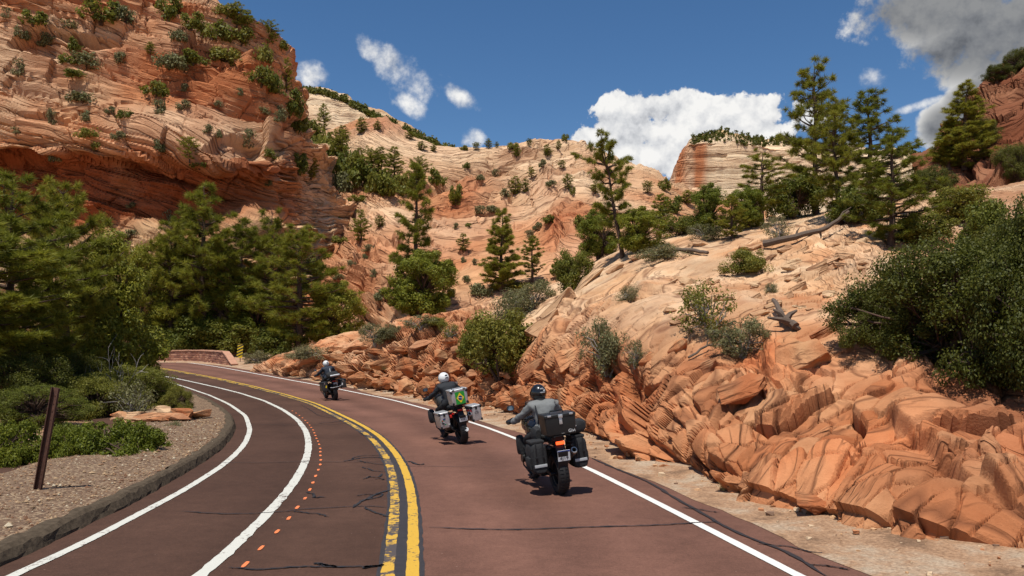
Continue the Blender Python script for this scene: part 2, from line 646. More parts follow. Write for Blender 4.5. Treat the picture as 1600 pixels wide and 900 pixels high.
def mat_road():
    m, nt, b = new_mat('red_asphalt')
    N, L = nt.nodes, nt.links
    g = N.new('ShaderNodeNewGeometry')
    at = N.new('ShaderNodeAttribute')
    at.attribute_name = 'col'

    def noise(s, d, r=0.6, vec=None):
        n = N.new('ShaderNodeTexNoise')
        n.inputs['Scale'].default_value = s
        n.inputs['Detail'].default_value = d
        n.inputs['Roughness'].default_value = r
        L.new(vec or g.outputs['Position'], n.inputs['Vector'])
        return n.outputs['Fac']
    n1, n2, n3 = noise(0.35, 5), noise(90, 3), noise(5, 6, 0.7)

    def rng(x, a, b_, c, d):
        r = N.new('ShaderNodeMapRange')
        for k, v in zip(('From Min', 'From Max', 'To Min', 'To Max'), (a, b_, c, d)):
            r.inputs[k].default_value = v
        L.new(x, r.inputs['Value'])
        return r.outputs[0]

    def mul(a, b_):
        q = N.new('ShaderNodeMath')
        q.operation = 'MULTIPLY'
        L.new(a, q.inputs[0])
        L.new(b_, q.inputs[1])
        return q.outputs[0]
    v = mul(mul(rng(n1, 0.3, 0.7, 0.80, 1.2), rng(n2, 0.25, 0.75, 0.66, 1.36)), mul(rng(n3, 0.3, 0.75, 0.84, 1.16), rng(noise(26, 4, 0.7), 0.3, 0.7, 0.82, 1.18)))
    hs = N.new('ShaderNodeHueSaturation')
    L.new(at.outputs['Color'], hs.inputs['Color'])
    L.new(v, hs.inputs['Value'])
    # pale grit lying loose on the surface
    vo = N.new('ShaderNodeTexVoronoi')
    vo.inputs['Scale'].default_value = 9
    L.new(g.outputs['Position'], vo.inputs['Vector'])
    lt = N.new('ShaderNodeMath')
    lt.operation = 'LESS_THAN'
    lt.inputs[1].default_value = 0.085
    L.new(vo.outputs['Distance'], lt.inputs[0])
    gt = N.new('ShaderNodeMath')
    gt.operation = 'GREATER_THAN'
    gt.inputs[1].default_value = 0.62
    sp = N.new('ShaderNodeSeparateColor')
    L.new(vo.outputs['Color'], sp.inputs[0])
    L.new(sp.outputs[0], gt.inputs[0])
    gr = mul(mul(lt.outputs[0], gt.outputs[0]), rng(noise(0.8, 2), 0.48, 0.62, 0.0, 0.55))
    mx = N.new('ShaderNodeMix')
    mx.data_type = 'RGBA'
    L.new(gr, mx.inputs['Factor'])
    L.new(hs.outputs[0], mx.inputs[6])
    mx.inputs[7].default_value = (0.36, 0.24, 0.18, 1)
    L.new(mx.outputs[2], b.inputs['Base Color'])
    b.inputs['Roughness'].default_value = 0.8
    b.inputs['Specular IOR Level'].default_value = 0.16
    bp = N.new('ShaderNodeBump')
    bp.inputs['Strength'].default_value = 0.5
    bp.inputs['Distance'].default_value = 0.006
    L.new(n2, bp.inputs['Height'])
    L.new(bp.outputs[0], b.inputs['Normal'])
    return m


def mat_paint(name, col, wear=0.5, seed=0.0, under=(0.075, 0.06, 0.055), scale=14.0):
    m, nt, b = new_mat(name)
    N, L = nt.nodes, nt.links
    g = N.new('ShaderNodeNewGeometry')

    def noise(s, d):
        n = N.new('ShaderNodeTexNoise')
        n.inputs['Scale'].default_value = s
        n.inputs['Detail'].default_value = d
        n.inputs['Roughness'].default_value = 0.7
        L.new(g.outputs['Position'], n.inputs['Vector'])
        return n.outputs['Fac']
    a, c = noise(scale, 6), noise(1.1, 3)
    ad = N.new('ShaderNodeMath')
    ad.operation = 'MULTIPLY_ADD'
    L.new(c, ad.inputs[0])
    ad.inputs[1].default_value = 0.7
    L.new(a, ad.inputs[2])
    st = N.new('ShaderNodeMapRange')
    st.inputs['From Min'].default_value = 1.08 - wear * 0.22
    st.inputs['From Max'].default_value = 1.14 - wear * 0.22
    L.new(ad.outputs[0], st.inputs['Value'])
    mx = N.new('ShaderNodeMix')
    mx.data_type = 'RGBA'
    L.new(st.outputs[0], mx.inputs['Factor'])
    va = N.new('ShaderNodeMix')
    va.data_type = 'RGBA'
    va.inputs[6].default_value = tuple(x * 0.8 for x in col) + (1,)
    va.inputs[7].default_value = tuple(min(1, x * 1.12) for x in col) + (1,)
    L.new(noise(60, 3), va.inputs['Factor'])
    L.new(va.outputs[2], mx.inputs[6])
    mx.inputs[7].default_value = under + (1,)
    L.new(mx.outputs[2], b.inputs['Base Color'])
    b.inputs['Roughness'].default_value = 0.7
    return m


def mat_sand():
    m, nt, b = new_mat('shoulder_sand_and_litter')
    N, L = nt.nodes, nt.links
    g = N.new('ShaderNodeNewGeometry')

    def noise(s, d):
        n = N.new('ShaderNodeTexNoise')
        n.inputs['Scale'].default_value = s
        n.inputs['Detail'].default_value = d
        n.inputs['Roughness'].default_value = 0.7
        L.new(g.outputs['Position'], n.inputs['Vector'])
        return n.outputs['Fac']
    a, f = noise(0.9, 7), noise(24, 6)
    r = N.new('ShaderNodeValToRGB')
    r.color_ramp.elements[0].position = 0.36
    r.color_ramp.elements[0].color = (0.23, 0.135, 0.075, 1)
    r.color_ramp.elements[1].position = 0.62
    r.color_ramp.elements[1].color = (0.47, 0.36, 0.25, 1)
    e = r.color_ramp.elements.new(0.48)
    e.color = (0.42, 0.25, 0.14, 1)
    L.new(a, r.inputs[0])
    mx = N.new('ShaderNodeMix')
    mx.data_type = 'RGBA'
    mx.blend_type = 'MULTIPLY'
    mx.inputs['Factor'].default_value = 1.0
    L.new(r.outputs[0], mx.inputs[6])
    r2 = N.new('ShaderNodeValToRGB')
    r2.color_ramp.elements[0].position = 0.3
    r2.color_ramp.elements[0].color = (0.5, 0.45, 0.4, 1)
    r2.color_ramp.elements[1].position = 0.62
    r2.color_ramp.elements[1].color = (1.15, 1.15, 1.15, 1)
    L.new(f, r2.inputs[0])
    L.new(r2.outputs[0], mx.inputs[7])
    L.new(mx.outputs[2], b.inputs['Base Color'])
    b.inputs['Roughness'].default_value = 0.95
    bp = N.new('ShaderNodeBump')
    bp.inputs['Strength'].default_value = 0.9
    bp.inputs['Distance'].default_value = 0.03
    L.new(f, bp.inputs['Height'])
    L.new(bp.outputs[0], b.inputs['Normal'])
    return m


def build_road():
    yl = world_line(PX_YL, 260, 3.0, 50, 30, 9)
    lat = np.concatenate([np.linspace(-7.5, 4.2, 79), np.linspace(4.3, 4.9, 5)])
    Nn = normals2(yl)
    # right pavement edge follows the edge seen in the photograph (the road is a little wider near the camera)
    A = yl[:, None, :] + Nn[:, None, :] * lat[None, :, None]
    n, k = A.shape[:2]
    V = A.reshape(-1, 2)
    Z = road_z(V[:, 0], V[:, 1])
    V3 = np.column_stack([V, Z])
    i, j = np.meshgrid(np.arange(n - 1), np.arange(k - 1), indexing='ij')
    F = np.stack([i * k + j, i * k + j + 1, (i + 1) * k + j + 1, (i + 1) * k + j], -1).reshape(-1, 4)
    la = np.tile(lat, n)
    sa = np.repeat(np.arange(n), k)
    # worn wheel paths are a little paler; the left lane was laid with a darker mix
    wob = fbm(np.column_stack([V * 0.25, la * 0]), 3, 9) * 0.35
    tr = np.exp(-((la + wob - 1.05) / 0.38) ** 2) + np.exp(-((la + wob - 2.75) / 0.38) ** 2) + 0.7 * np.exp(-((la + wob + 1.0) / 0.4) ** 2)
    base = np.array([0.150, 0.072, 0.050])
    left = np.array([0.076, 0.039, 0.026])
    w = sstep(la, -0.25, 0.25)[:, None]
    col = left * (1 - w) + base * w
    oil = np.exp(-((la + wob - 1.9) / 0.3) ** 2) + np.exp(-((la + wob + 2.0) / 0.35) ** 2)
    col = col * (1 + 0.17 * tr[:, None] - 0.13 * oil[:, None])
    me = mesh_np('road', V3, F, col=col, smooth=True, mat=mat_road())
    if me.polygons[0].normal.z < 0:
        me.flip_normals()
    road = structure(link('road', me))
    white = mat_paint('white_road_paint', (0.74, 0.72, 0.66), 0.2)
    white2 = mat_paint('worn_white_road_paint', (0.60, 0.585, 0.51), 0.6, under=(0.16, 0.12, 0.10))
    yel = mat_paint('yellow_road_paint', (0.62, 0.36, 0.035), 0.55)
    yel2 = mat_paint('worn_yellow_road_paint', (0.60, 0.35, 0.04), 1.15, scale=7)
    tar = mat_plain('crack_sealant', (0.028, 0.027, 0.028), 0.5, var=0.3, scale=20)
    org = mat_paint('orange_survey_paint', (0.85, 0.22, 0.07), 0.4)
    tard = mat_plain('black_tar_band', (0.038, 0.034, 0.034), 0.55, var=0.4, scale=9)
    rw = world_line(PX_RW, 500, 2.5, 46, 26)
    ribbon(rw, -0.065, 0.065, 0.008, 'edge_line', white, road, 0.002, 1)
    lw = world_line(PX_LW, 420, 1.2, 16, 8, 30)
    ribbon(lw, -0.065, 0.065, 0.008, 'edge_line', white2, road, 0.003, 2)
    w2 = world_line(PX_W2, 600, 1.5, 30, 10, 20)
    ribbon(w2, -0.075, 0.075, 0.008, 'lane_line', white2, road, 0.006, 3)
    yl2 = world_line(PX_YL, 900, 2.0, 50, 26, 9)
    ribbon(yl2, -0.245, 0.24, 0.004, 'tar_band', tard, road, 0.006, 6)
    ribbon(yl2, -0.20, -0.065, 0.008, 'centre_line', yel2, road, 0.006, 4)
    ribbon(yl2, 0.055, 0.19, 0.008, 'centre_line', yel, road, 0.004, 5)
    # sprayed survey dashes
    crop = [(358, 840), (443, 752), (530, 664), (592, 590), (638, 532), (680, 484), (707, 436), (723, 398), (738, 362), (753, 328), (763, 299), (766, 274),
            (764, 250), (763, 230), (763, 212), (757, 190), (750, 172), (743, 157), (737, 142), (731, 127), (724, 112), (714, 98), (705, 85), (694, 73), (682, 60), (667, 46), (650, 33), (632, 20), (612, 8)]
    pts = [ground_at(280 + x / 3.462, 640 + y / 3.462) for x, y in crop]
    for i_, p in enumerate(pts):
        q = pts[min(i_ + 1, len(pts) - 1)] - pts[max(i_ - 1, 0)]
        d = q[:2] / np.linalg.norm(q[:2])
        nn = np.array([d[1], -d[0]])
        rs = np.random.RandomState(i_)
        ring = []
        for a_ in np.linspace(0, 2 * math.pi, 15)[:-1]:
            u, v = math.cos(a_), math.sin(a_)
            f_ = 1 + rs.uniform(-.15, .15)
            e = p[:2] + d * (abs(u) ** .6 * (1 if u > 0 else -1)) * 0.11 * f_ + nn * (abs(v) ** .6 * (1 if v > 0 else -1)) * 0.024 * f_
            ring.append((e[0], e[1], float(road_z(e[0], e[1])) + 0.008))
        bm = bmesh.new()
        f_ = bm.faces.new([bm.verts.new(v) for v in ring])
        bm.normal_update()
        if f_.normal.z < 0:
            f_.normal_flip()
        link('paint_dash', bm_mesh('paint_dash', bm, org), road)
    # sealed cracks
    seals = [([(665, 828), (760, 829), (860, 827), (960, 824), (1040, 821), (1090, 818), (1125, 816)], .035),
             ([(920, 716), (960, 734), (1005, 752), (1050, 778), (1080, 795), (1100, 806), (1120, 819), (1160, 840), (1200, 852), (1240, 872), (1290, 902)], .055),
             ([(1080, 795), (1100, 797), (1125, 802)], .03), ([(1190, 850), (1230, 853), (1270, 862), (1320, 872)], .03), ([(1260, 884), (1300, 886), (1330, 892)], .03),
             ([(356, 893), (400, 895), (470, 890), (530, 887), (560, 888), (598, 886)], .035), ([(485, 882), (505, 886), (525, 887)], .05), ([(560, 888), (580, 883), (598, 884)], .06),
             ([(280, 802), (330, 804), (390, 805), (440, 802), (480, 797), (520, 795), (560, 793), (610, 794)], .03), ([(455, 800), (480, 802), (515, 808)], .03),
             ([(545, 794), (560, 785), (580, 776), (600, 769), (612, 766)], .05), ([(562, 792), (580, 800), (608, 808)], .035), ([(565, 774), (580, 773), (596, 772)], .03), ([(573, 783), (590, 778), (596, 772)], .03),
             ([(340, 722), (400, 723), (470, 722), (540, 723), (600, 722)], .022), ([(535, 722), (560, 716), (590, 714), (604, 718)], .05), ([(545, 718), (570, 712), (600, 712)], .03),
             ([(550, 720), (575, 724), (600, 727)], .03), ([(556, 750), (570, 745), (585, 748), (597, 741)], .04), ([(585, 748), (600, 750)], .03), ([(568, 730), (580, 736), (602, 738)], .03),
             ([(635, 722), (655, 727), (662, 725)], .05), ([(630, 728), (680, 729), (740, 729)], .016), ([(395, 664), (440, 665), (520, 664), (550, 660)], .022), ([(495, 663), (520, 660), (540, 657)], .04),
             ([(478, 768), (488, 772), (484, 778), (510, 778)], .04), ([(560, 676), (575, 683), (590, 687)], .03), ([(480, 640), (520, 640), (550, 643)], .02), ([(470, 632), (500, 650), (530, 655)], .02)]
    for s_, (pl, wd) in enumerate(seals):
        P = world_line(pl, 60, 0.2)
        rs = np.random.RandomState(s_)
        P = P + np.cumsum(rs.normal(0, 0.008, P.shape), 0)
        Nn_ = normals2(P)
        taper = np.minimum(1, np.minimum(np.arange(60), 59 - np.arange(60)) / 6 + .25)
        hw = wd * 0.5 * taper * (1 + 0.5 * rs.normal(0, .4, 60).clip(-1, 1.4))
        A_, B_ = P + Nn_ * hw[:, None], P - Nn_ * hw[:, None]
        V_ = np.vstack([A_, B_])
        V_ = np.column_stack([V_, road_z(V_[:, 0], V_[:, 1]) + 0.012])
        i_ = np.arange(59)
        me = mesh_np('crack_seal', V_, np.stack([i_, 60 + i_, 60 + i_ + 1, i_ + 1], 1), mat=tar)
        if me.polygons[0].normal.z < 0:
            me.flip_normals()
        link('crack_seal', me, road)
    # sandy shoulder on the right
    ed = world_line(PX_EDGE, 300, 2.5, 40, 22, 11)
    Nn_ = normals2(ed)
    rs = np.random.RandomState(5)
    jag = np.convolve(rs.normal(0, .12, 300), np.ones(5) / 5, 'same')
    offs = np.array([-0.02, 0.12, 0.5, 1.1, 1.9, 2.8, 3.8])
    zz = np.array([0.006, 0.014, 0.02, 0.05, 0.10, 0.12, 0.0])
    Vs = ed[:, None, :] + Nn_[:, None, :] * (offs[None, :] + jag[:, None])[:, :, None]
    k = len(offs)
    V_ = Vs.reshape(-1, 2)
    P3 = np.column_stack([V_, V_[:, 0] * 0])
    V_ = np.column_stack([V_, road_z(V_[:, 0], V_[:, 1]) + np.tile(zz, 300) + 0.03 * fbm(P3 * 1.5, 3, 4) * (np.tile(offs, 300) > .3)])
    i_, j_ = np.meshgrid(np.arange(299), np.arange(k - 1), indexing='ij')
    F = np.stack([i_ * k + j_, i_ * k + j_ + 1, (i_ + 1) * k + j_ + 1, (i_ + 1) * k + j_], -1).reshape(-1, 4)
    ms = mat_sand()
    me = mesh_np('shoulder', V_, F, smooth=True, mat=ms)
    if me.polygons[0].normal.z < 0:
        me.flip_normals()
    structure(link('road_shoulder', me))
    rs = np.random.RandomState(8)
    nd = 2600
    ii = rs.randint(0, 150, nd)
    oo = 0.15 + 2.6 * rs.rand(nd) ** 0.6
    c = ed[ii] + Nn_[ii] * oo[:, None] + rs.normal(0, .1, (nd, 2))
    sz = rs.gamma(2.2, 0.011, nd).clip(0.008, 0.11)
    hz = road_z(c[:, 0], c[:, 1]) + np.interp(oo, offs, zz) + sz * 0.25
    b8 = np.array([(x, y, z) for x in (-1, 1) for y in (-1, 1) for z in (-.6, .6)], float)
    f8 = np.array([(0, 1, 3, 2), (4, 6, 7, 5), (0, 4, 5, 1), (2, 3, 7, 6), (0, 2, 6, 4), (1, 5, 7, 3)])
    W = b8[None] * rs.uniform(0.45, 1.1, (nd, 8, 3)) * sz[:, None, None]
    an = rs.uniform(0, 6.28, nd)
    ca, sa = np.cos(an)[:, None], np.sin(an)[:, None]
    W = np.stack([W[..., 0] * ca - W[..., 1] * sa, W[..., 0] * sa + W[..., 1] * ca, W[..., 2]], -1) + np.column_stack([c, hz])[:, None, :]
    pal = np.array([(0.45, 0.19, 0.08), (0.56, 0.33, 0.17), (0.62, 0.45, 0.28), (0.22, 0.13, 0.08)])
    mp, nt, b = new_mat('rock_chip')
    at = nt.nodes.new('ShaderNodeAttribute')
    at.attribute_name = 'col'
    nt.links.new(at.outputs['Color'], b.inputs['Base Color'])
    b.inputs['Roughness'].default_value = 0.9
    o = link('rock_debris', mesh_np('rock_debris', W.reshape(-1, 3), (f8[None] + (np.arange(nd) * 8)[:, None, None]).reshape(-1, 4), col=np.repeat(pal[rs.randint(0, 4, nd)], 8, 0), mat=mp))
    o['kind'] = 'stuff'
    tag(o, 'small fallen rock chips strewn over the sandy right shoulder', 'debris')
    return road


ROAD = build_road()


# ------------------------------------------------------------------ gravel island and kerb on the left
def build_island():
    kb = world_line(PX_KERB, 260, 0.8, 12, 10)
    Nn_ = -normals2(kb)
    # which side is the island
    if (Nn_[150, 0]) > 0:
        Nn_ = -Nn_
    prof = [(0.0, -0.02), (0.03, 0.05), (0.07, 0.13), (0.12, 0.165), (0.22, 0.17), (0.30, 0.15), (0.33, 0.02)]
    n = len(kb)
    k = len(prof)
    V = []
    for o, h in prof:
        q = kb + Nn_ * o
        P3 = np.column_stack([q * 3.0, q[:, 0] * 0 + h * 9])
        w = fbm(P3, 4, 8)
        V.append(np.column_stack([q + Nn_ * (w * 0.035)[:, None], road_z(q[:, 0], q[:, 1]) + h + w * 0.03 * (h > 0.03)]))
    V = np.stack(V, 1).reshape(-1, 3)
    i, j = np.meshgrid(np.arange(n - 1), np.arange(k - 1), indexing='ij')
    F = np.stack([i * k + j, i * k + j + 1, (i + 1) * k + j + 1, (i + 1) * k + j], -1).reshape(-1, 4)
    mk = mat_plain('weathered_asphalt_kerb', (0.088, 0.066, 0.045), 0.95, var=0.7, scale=11, bump=1.0, spec=0.05)
    me = mesh_np('kerb', V, F, mat=mk)
    if me.polygons[len(me.polygons) // 2 * 1].normal.z < 0:
        me.flip_normals()
    structure(link('kerb', me))
    # gravel sheet behind the kerb
    offs = np.array([0.26, 0.4, 0.7, 1.1, 1.6, 2.2, 2.7, 3.3])
    A = kb[:, None, :] + Nn_[:, None, :] * offs[None, :, None]
    k = len(offs)
    q = A.reshape(-1, 2)
    up = np.tile(np.array([0.145, 0.15, 0.16, 0.18, 0.2, 0.2, 0.16, 0.02]), n)
    P3 = np.column_stack([q, q[:, 0] * 0])
    Z = road_z(q[:, 0], q[:, 1]) + up + 0.04 * fbm(P3 * 0.8, 3, 2)
    i, j = np.meshgrid(np.arange(n - 1), np.arange(k - 1), indexing='ij')
    F = np.stack([i * k + j, i * k + j + 1, (i + 1) * k + j + 1, (i + 1) * k + j], -1).reshape(-1, 4)
    m, nt, b = new_mat('gravel')
    N, L = nt.nodes, nt.links
    g = N.new('ShaderNodeNewGeometry')
    vo = N.new('ShaderNodeTexVoronoi')
    vo.inputs['Scale'].default_value = 26
    L.new(g.outputs['Position'], vo.inputs['Vector'])
    sp = N.new('ShaderNodeSeparateColor')
    L.new(vo.outputs['Color'], sp.inputs[0])
    r = N.new('ShaderNodeValToRGB')
    r.color_ramp.elements[0].color = (0.10, 0.055, 0.030, 1)
    r.color_ramp.elements[1].color = (0.33, 0.235, 0.14, 1)
    e = r.color_ramp.elements.new(0.6)
    e.color = (0.18, 0.105, 0.058, 1)
    L.new(sp.outputs[0], r.inputs[0])
    L.new(r.outputs[0], b.inputs['Base Color'])
    b.inputs['Roughness'].default_value = 0.9
    bp = N.new('ShaderNodeBump')
    bp.invert = True
    bp.inputs['Strength'].default_value = 1.0
    bp.inputs['Distance'].default_value = 0.02
    L.new(vo.outputs['Distance'], bp.inputs['Height'])
    L.new(bp.outputs[0], b.inputs['Normal'])
    V = np.column_stack([q, Z])
    me = mesh_np('gravel_verge', V, F, smooth=True, mat=m)
    if me.polygons[len(me.polygons) // 2].normal.z < 0:
        me.flip_normals()
    verge = structure(link('gravel_verge', me))
    # loose stones: one uncountable mass of small real pebbles
    rs = np.random.RandomState(3)
    npb = 15000
    ii = rs.randint(0, n, npb)
    oo = 0.28 + 2.7 * rs.rand(npb) ** 1.15
    c2 = kb[ii] + Nn_[ii] * oo[:, None] + rs.normal(0, .06, (npb, 2))
    keep = c2[:, 1] < 24
    ii, oo, c2 = ii[keep], oo[keep], c2[keep]
    npb = len(c2)
    hz = road_z(c2[:, 0], c2[:, 1]) + np.interp(oo, offs, [0.145, 0.15, 0.16, 0.18, 0.2, 0.2, 0.16, 0.02]) + 0.04 * fbm(np.column_stack([c2, c2[:, 0] * 0]) * 0.8, 3, 2)
    sz = rs.gamma(4, 0.0042, npb).clip(0.008, 0.05)
    oct_ = np.array([(1, 0, 0), (0, 1, 0), (-1, 0, 0), (0, -1, 0), (0, 0, .8), (0, 0, -.5)], float)
    of = np.array([(0, 1, 4), (1, 2, 4), (2, 3, 4), (3, 0, 4), (1, 0, 5), (2, 1, 5), (3, 2, 5), (0, 3, 5)])
    ang = rs.uniform(0, 6.28, npb)
    st = rs.uniform(0.6, 1.3, (npb, 3)) * sz[:, None]
    loc = oct_[None] * st[:, None, :]
    ca, sa_ = np.cos(ang)[:, None], np.sin(ang)[:, None]
    W = np.stack([loc[..., 0] * ca - loc[..., 1] * sa_, loc[..., 0] * sa_ + loc[..., 1] * ca, loc[..., 2]], -1)
    W += np.column_stack([c2, hz + sz * 0.3])[:, None, :]
    F = (of[None] + (np.arange(npb) * 6)[:, None, None]).reshape(-1, 3)
    pal = np.array([(0.17, 0.080, 0.038), (0.27, 0.155, 0.078), (0.37, 0.245, 0.135), (0.50, 0.41, 0.28), (0.19, 0.12, 0.066)])
    cc = pal[rs.choice(5, npb, p=[.26, .28, .2, .1, .16])]
    mp, nt, b = new_mat('pebble')
    at = nt.nodes.new('ShaderNodeAttribute')
    at.attribute_name = 'col'
    nt.links.new(at.outputs['Color'], b.inputs['Base Color'])
    b.inputs['Roughness'].default_value = 0.85
    pb = link('loose_gravel', mesh_np('loose_gravel', W.reshape(-1, 3), F, col=np.repeat(cc, 6, 0), mat=mp))
    pb['kind'] = 'stuff'
    tag(pb, 'loose tan and brown gravel covering the verge inside the bend', 'gravel')
    return kb, Nn_


KERB, KERBN = build_island()


# ------------------------------------------------------------------ rock slopes: sheets of real sandstone relief
def herm(xk, Yk, x):
    xk = np.asarray(xk, float)
    Yk = np.asarray(Yk, float)
    m = np.zeros_like(Yk)
    d = np.diff(Yk, axis=0) / np.diff(xk)[:, None]
    m[1:-1] = 0.5 * (d[1:] + d[:-1])
    m[0], m[-1] = d[0], d[-1]
    # limit overshoot
    m[1:-1] = np.where(d[1:] * d[:-1] <= 0, m[1:-1] * 0.25, m[1:-1])
    i = np.clip(np.searchsorted(xk, x, 'right') - 1, 0, len(xk) - 2)
    h = (xk[i + 1] - xk[i])
    t = ((x - xk[i]) / h)[:, None]
    h = h[:, None]
    return ((2 * t ** 3 - 3 * t ** 2 + 1) * Yk[i] + (t ** 3 - 2 * t ** 2 + t) * h * m[i] + (-2 * t ** 3 + 3 * t ** 2) * Yk[i + 1] + (t ** 3 - t ** 2) * h * m[i + 1])


SHEETS = {}


def sheet(name, cols, nu, nv, relief, mat, rowpos=None, colpos=None, blur=0):
    """cols: list of columns, each a list (foot to top) of (px, py, depth); relief(P, N, px, py, v) -> offset, colour"""
    C = np.array(cols, float)
    nc, nr = C.shape[:2]
    C[..., 2] = np.log(C[..., 2])
    xk = np.arange(nc, dtype=float) if colpos is None else np.asarray(colpos, float)
    u = np.linspace(xk[0], xk[-1], nu)
    vk = np.arange(nr, dtype=float) if rowpos is None else np.asarray(rowpos, float)
    v = np.linspace(vk[0], vk[-1], nv)
    A = herm(xk, C.reshape(nc, -1), u).reshape(nu, nr, 3)
    A = A.transpose(1, 0, 2).reshape(nr, -1)
    A = herm(vk, A, v).reshape(nv, nu, 3)
    px, py, Y = A[..., 0], A[..., 1], np.exp(A[..., 2])
    P = np.stack([(px - 800) / FPX * Y, Y, CAMZ + (HZ - py) / FPX * Y], -1)
    du = np.gradient(P, axis=1)
    dv = np.gradient(P, axis=0)
    Nn_ = np.cross(du, dv)
    Nn_ /= np.linalg.norm(Nn_, axis=-1)[..., None] + 1e-9
    flip = np.sum(Nn_ * (np.array([0, 0, CAMZ]) - P), -1).mean() < 0
    if flip:
        Nn_ = -Nn_
    vv = np.repeat((v - v[0]) / (v[-1] - v[0]), nu)
    off, col, bed = relief(P.reshape(-1, 3), Nn_.reshape(-1, 3), px.ravel(), py.ravel(), vv)
    og = off.reshape(nv, nu)
    for ax in (0, 1) * blur:
        og = 0.5 * og + 0.25 * (np.roll(og, 1, ax) + np.roll(og, -1, ax))
    off = og.ravel()
    P = P.reshape(-1, 3) + Nn_.reshape(-1, 3) * off[:, None]
    i, j = np.meshgrid(np.arange(nv - 1), np.arange(nu - 1), indexing='ij')
    F = np.stack([i * nu + j, i * nu + j + 1, (i + 1) * nu + j + 1, (i + 1) * nu + j], -1).reshape(-1, 4)
    if flip:
        F = F[:, ::-1]
    o = structure(link(name, mesh_np(name, P, F, col=np.clip(col, 0, 1), smooth=False, mat=mat, bed=bed)))
    qx = 800 + FPX * P[:, 0] / P[:, 1]
    qy = HZ - FPX * (P[:, 2] - CAMZ) / P[:, 1]
    SHEETS[name] = (P, qx, qy)
    return o


def hit(name, px, py):
    """nearest surface point of a slope on the sight line through a photograph pixel"""
    if name == 'ground':
        return ground_at(px, py)
    P, qx, qy = SHEETS[name]
    d = np.hypot(qx - px, qy - py)
    t = max(d.min() * 1.5, 3.0)
    c = np.where(d <= t)[0]
    return P[c[np.argmin(P[c, 1])]]


ORANGE = np.array([0.50, 0.185, 0.075])
TAN = np.array([0.60, 0.348, 0.180])
CREAM = np.array([0.71, 0.515, 0.325])
RED = np.array([0.33, 0.095, 0.036])
BROWN = np.array([0.25, 0.10, 0.05])


def mixc(a, b, w):
    return a * (1 - w[:, None]) + b * w[:, None]


def unit(v):
    v = np.array(v, float)
    return v / np.linalg.norm(v)


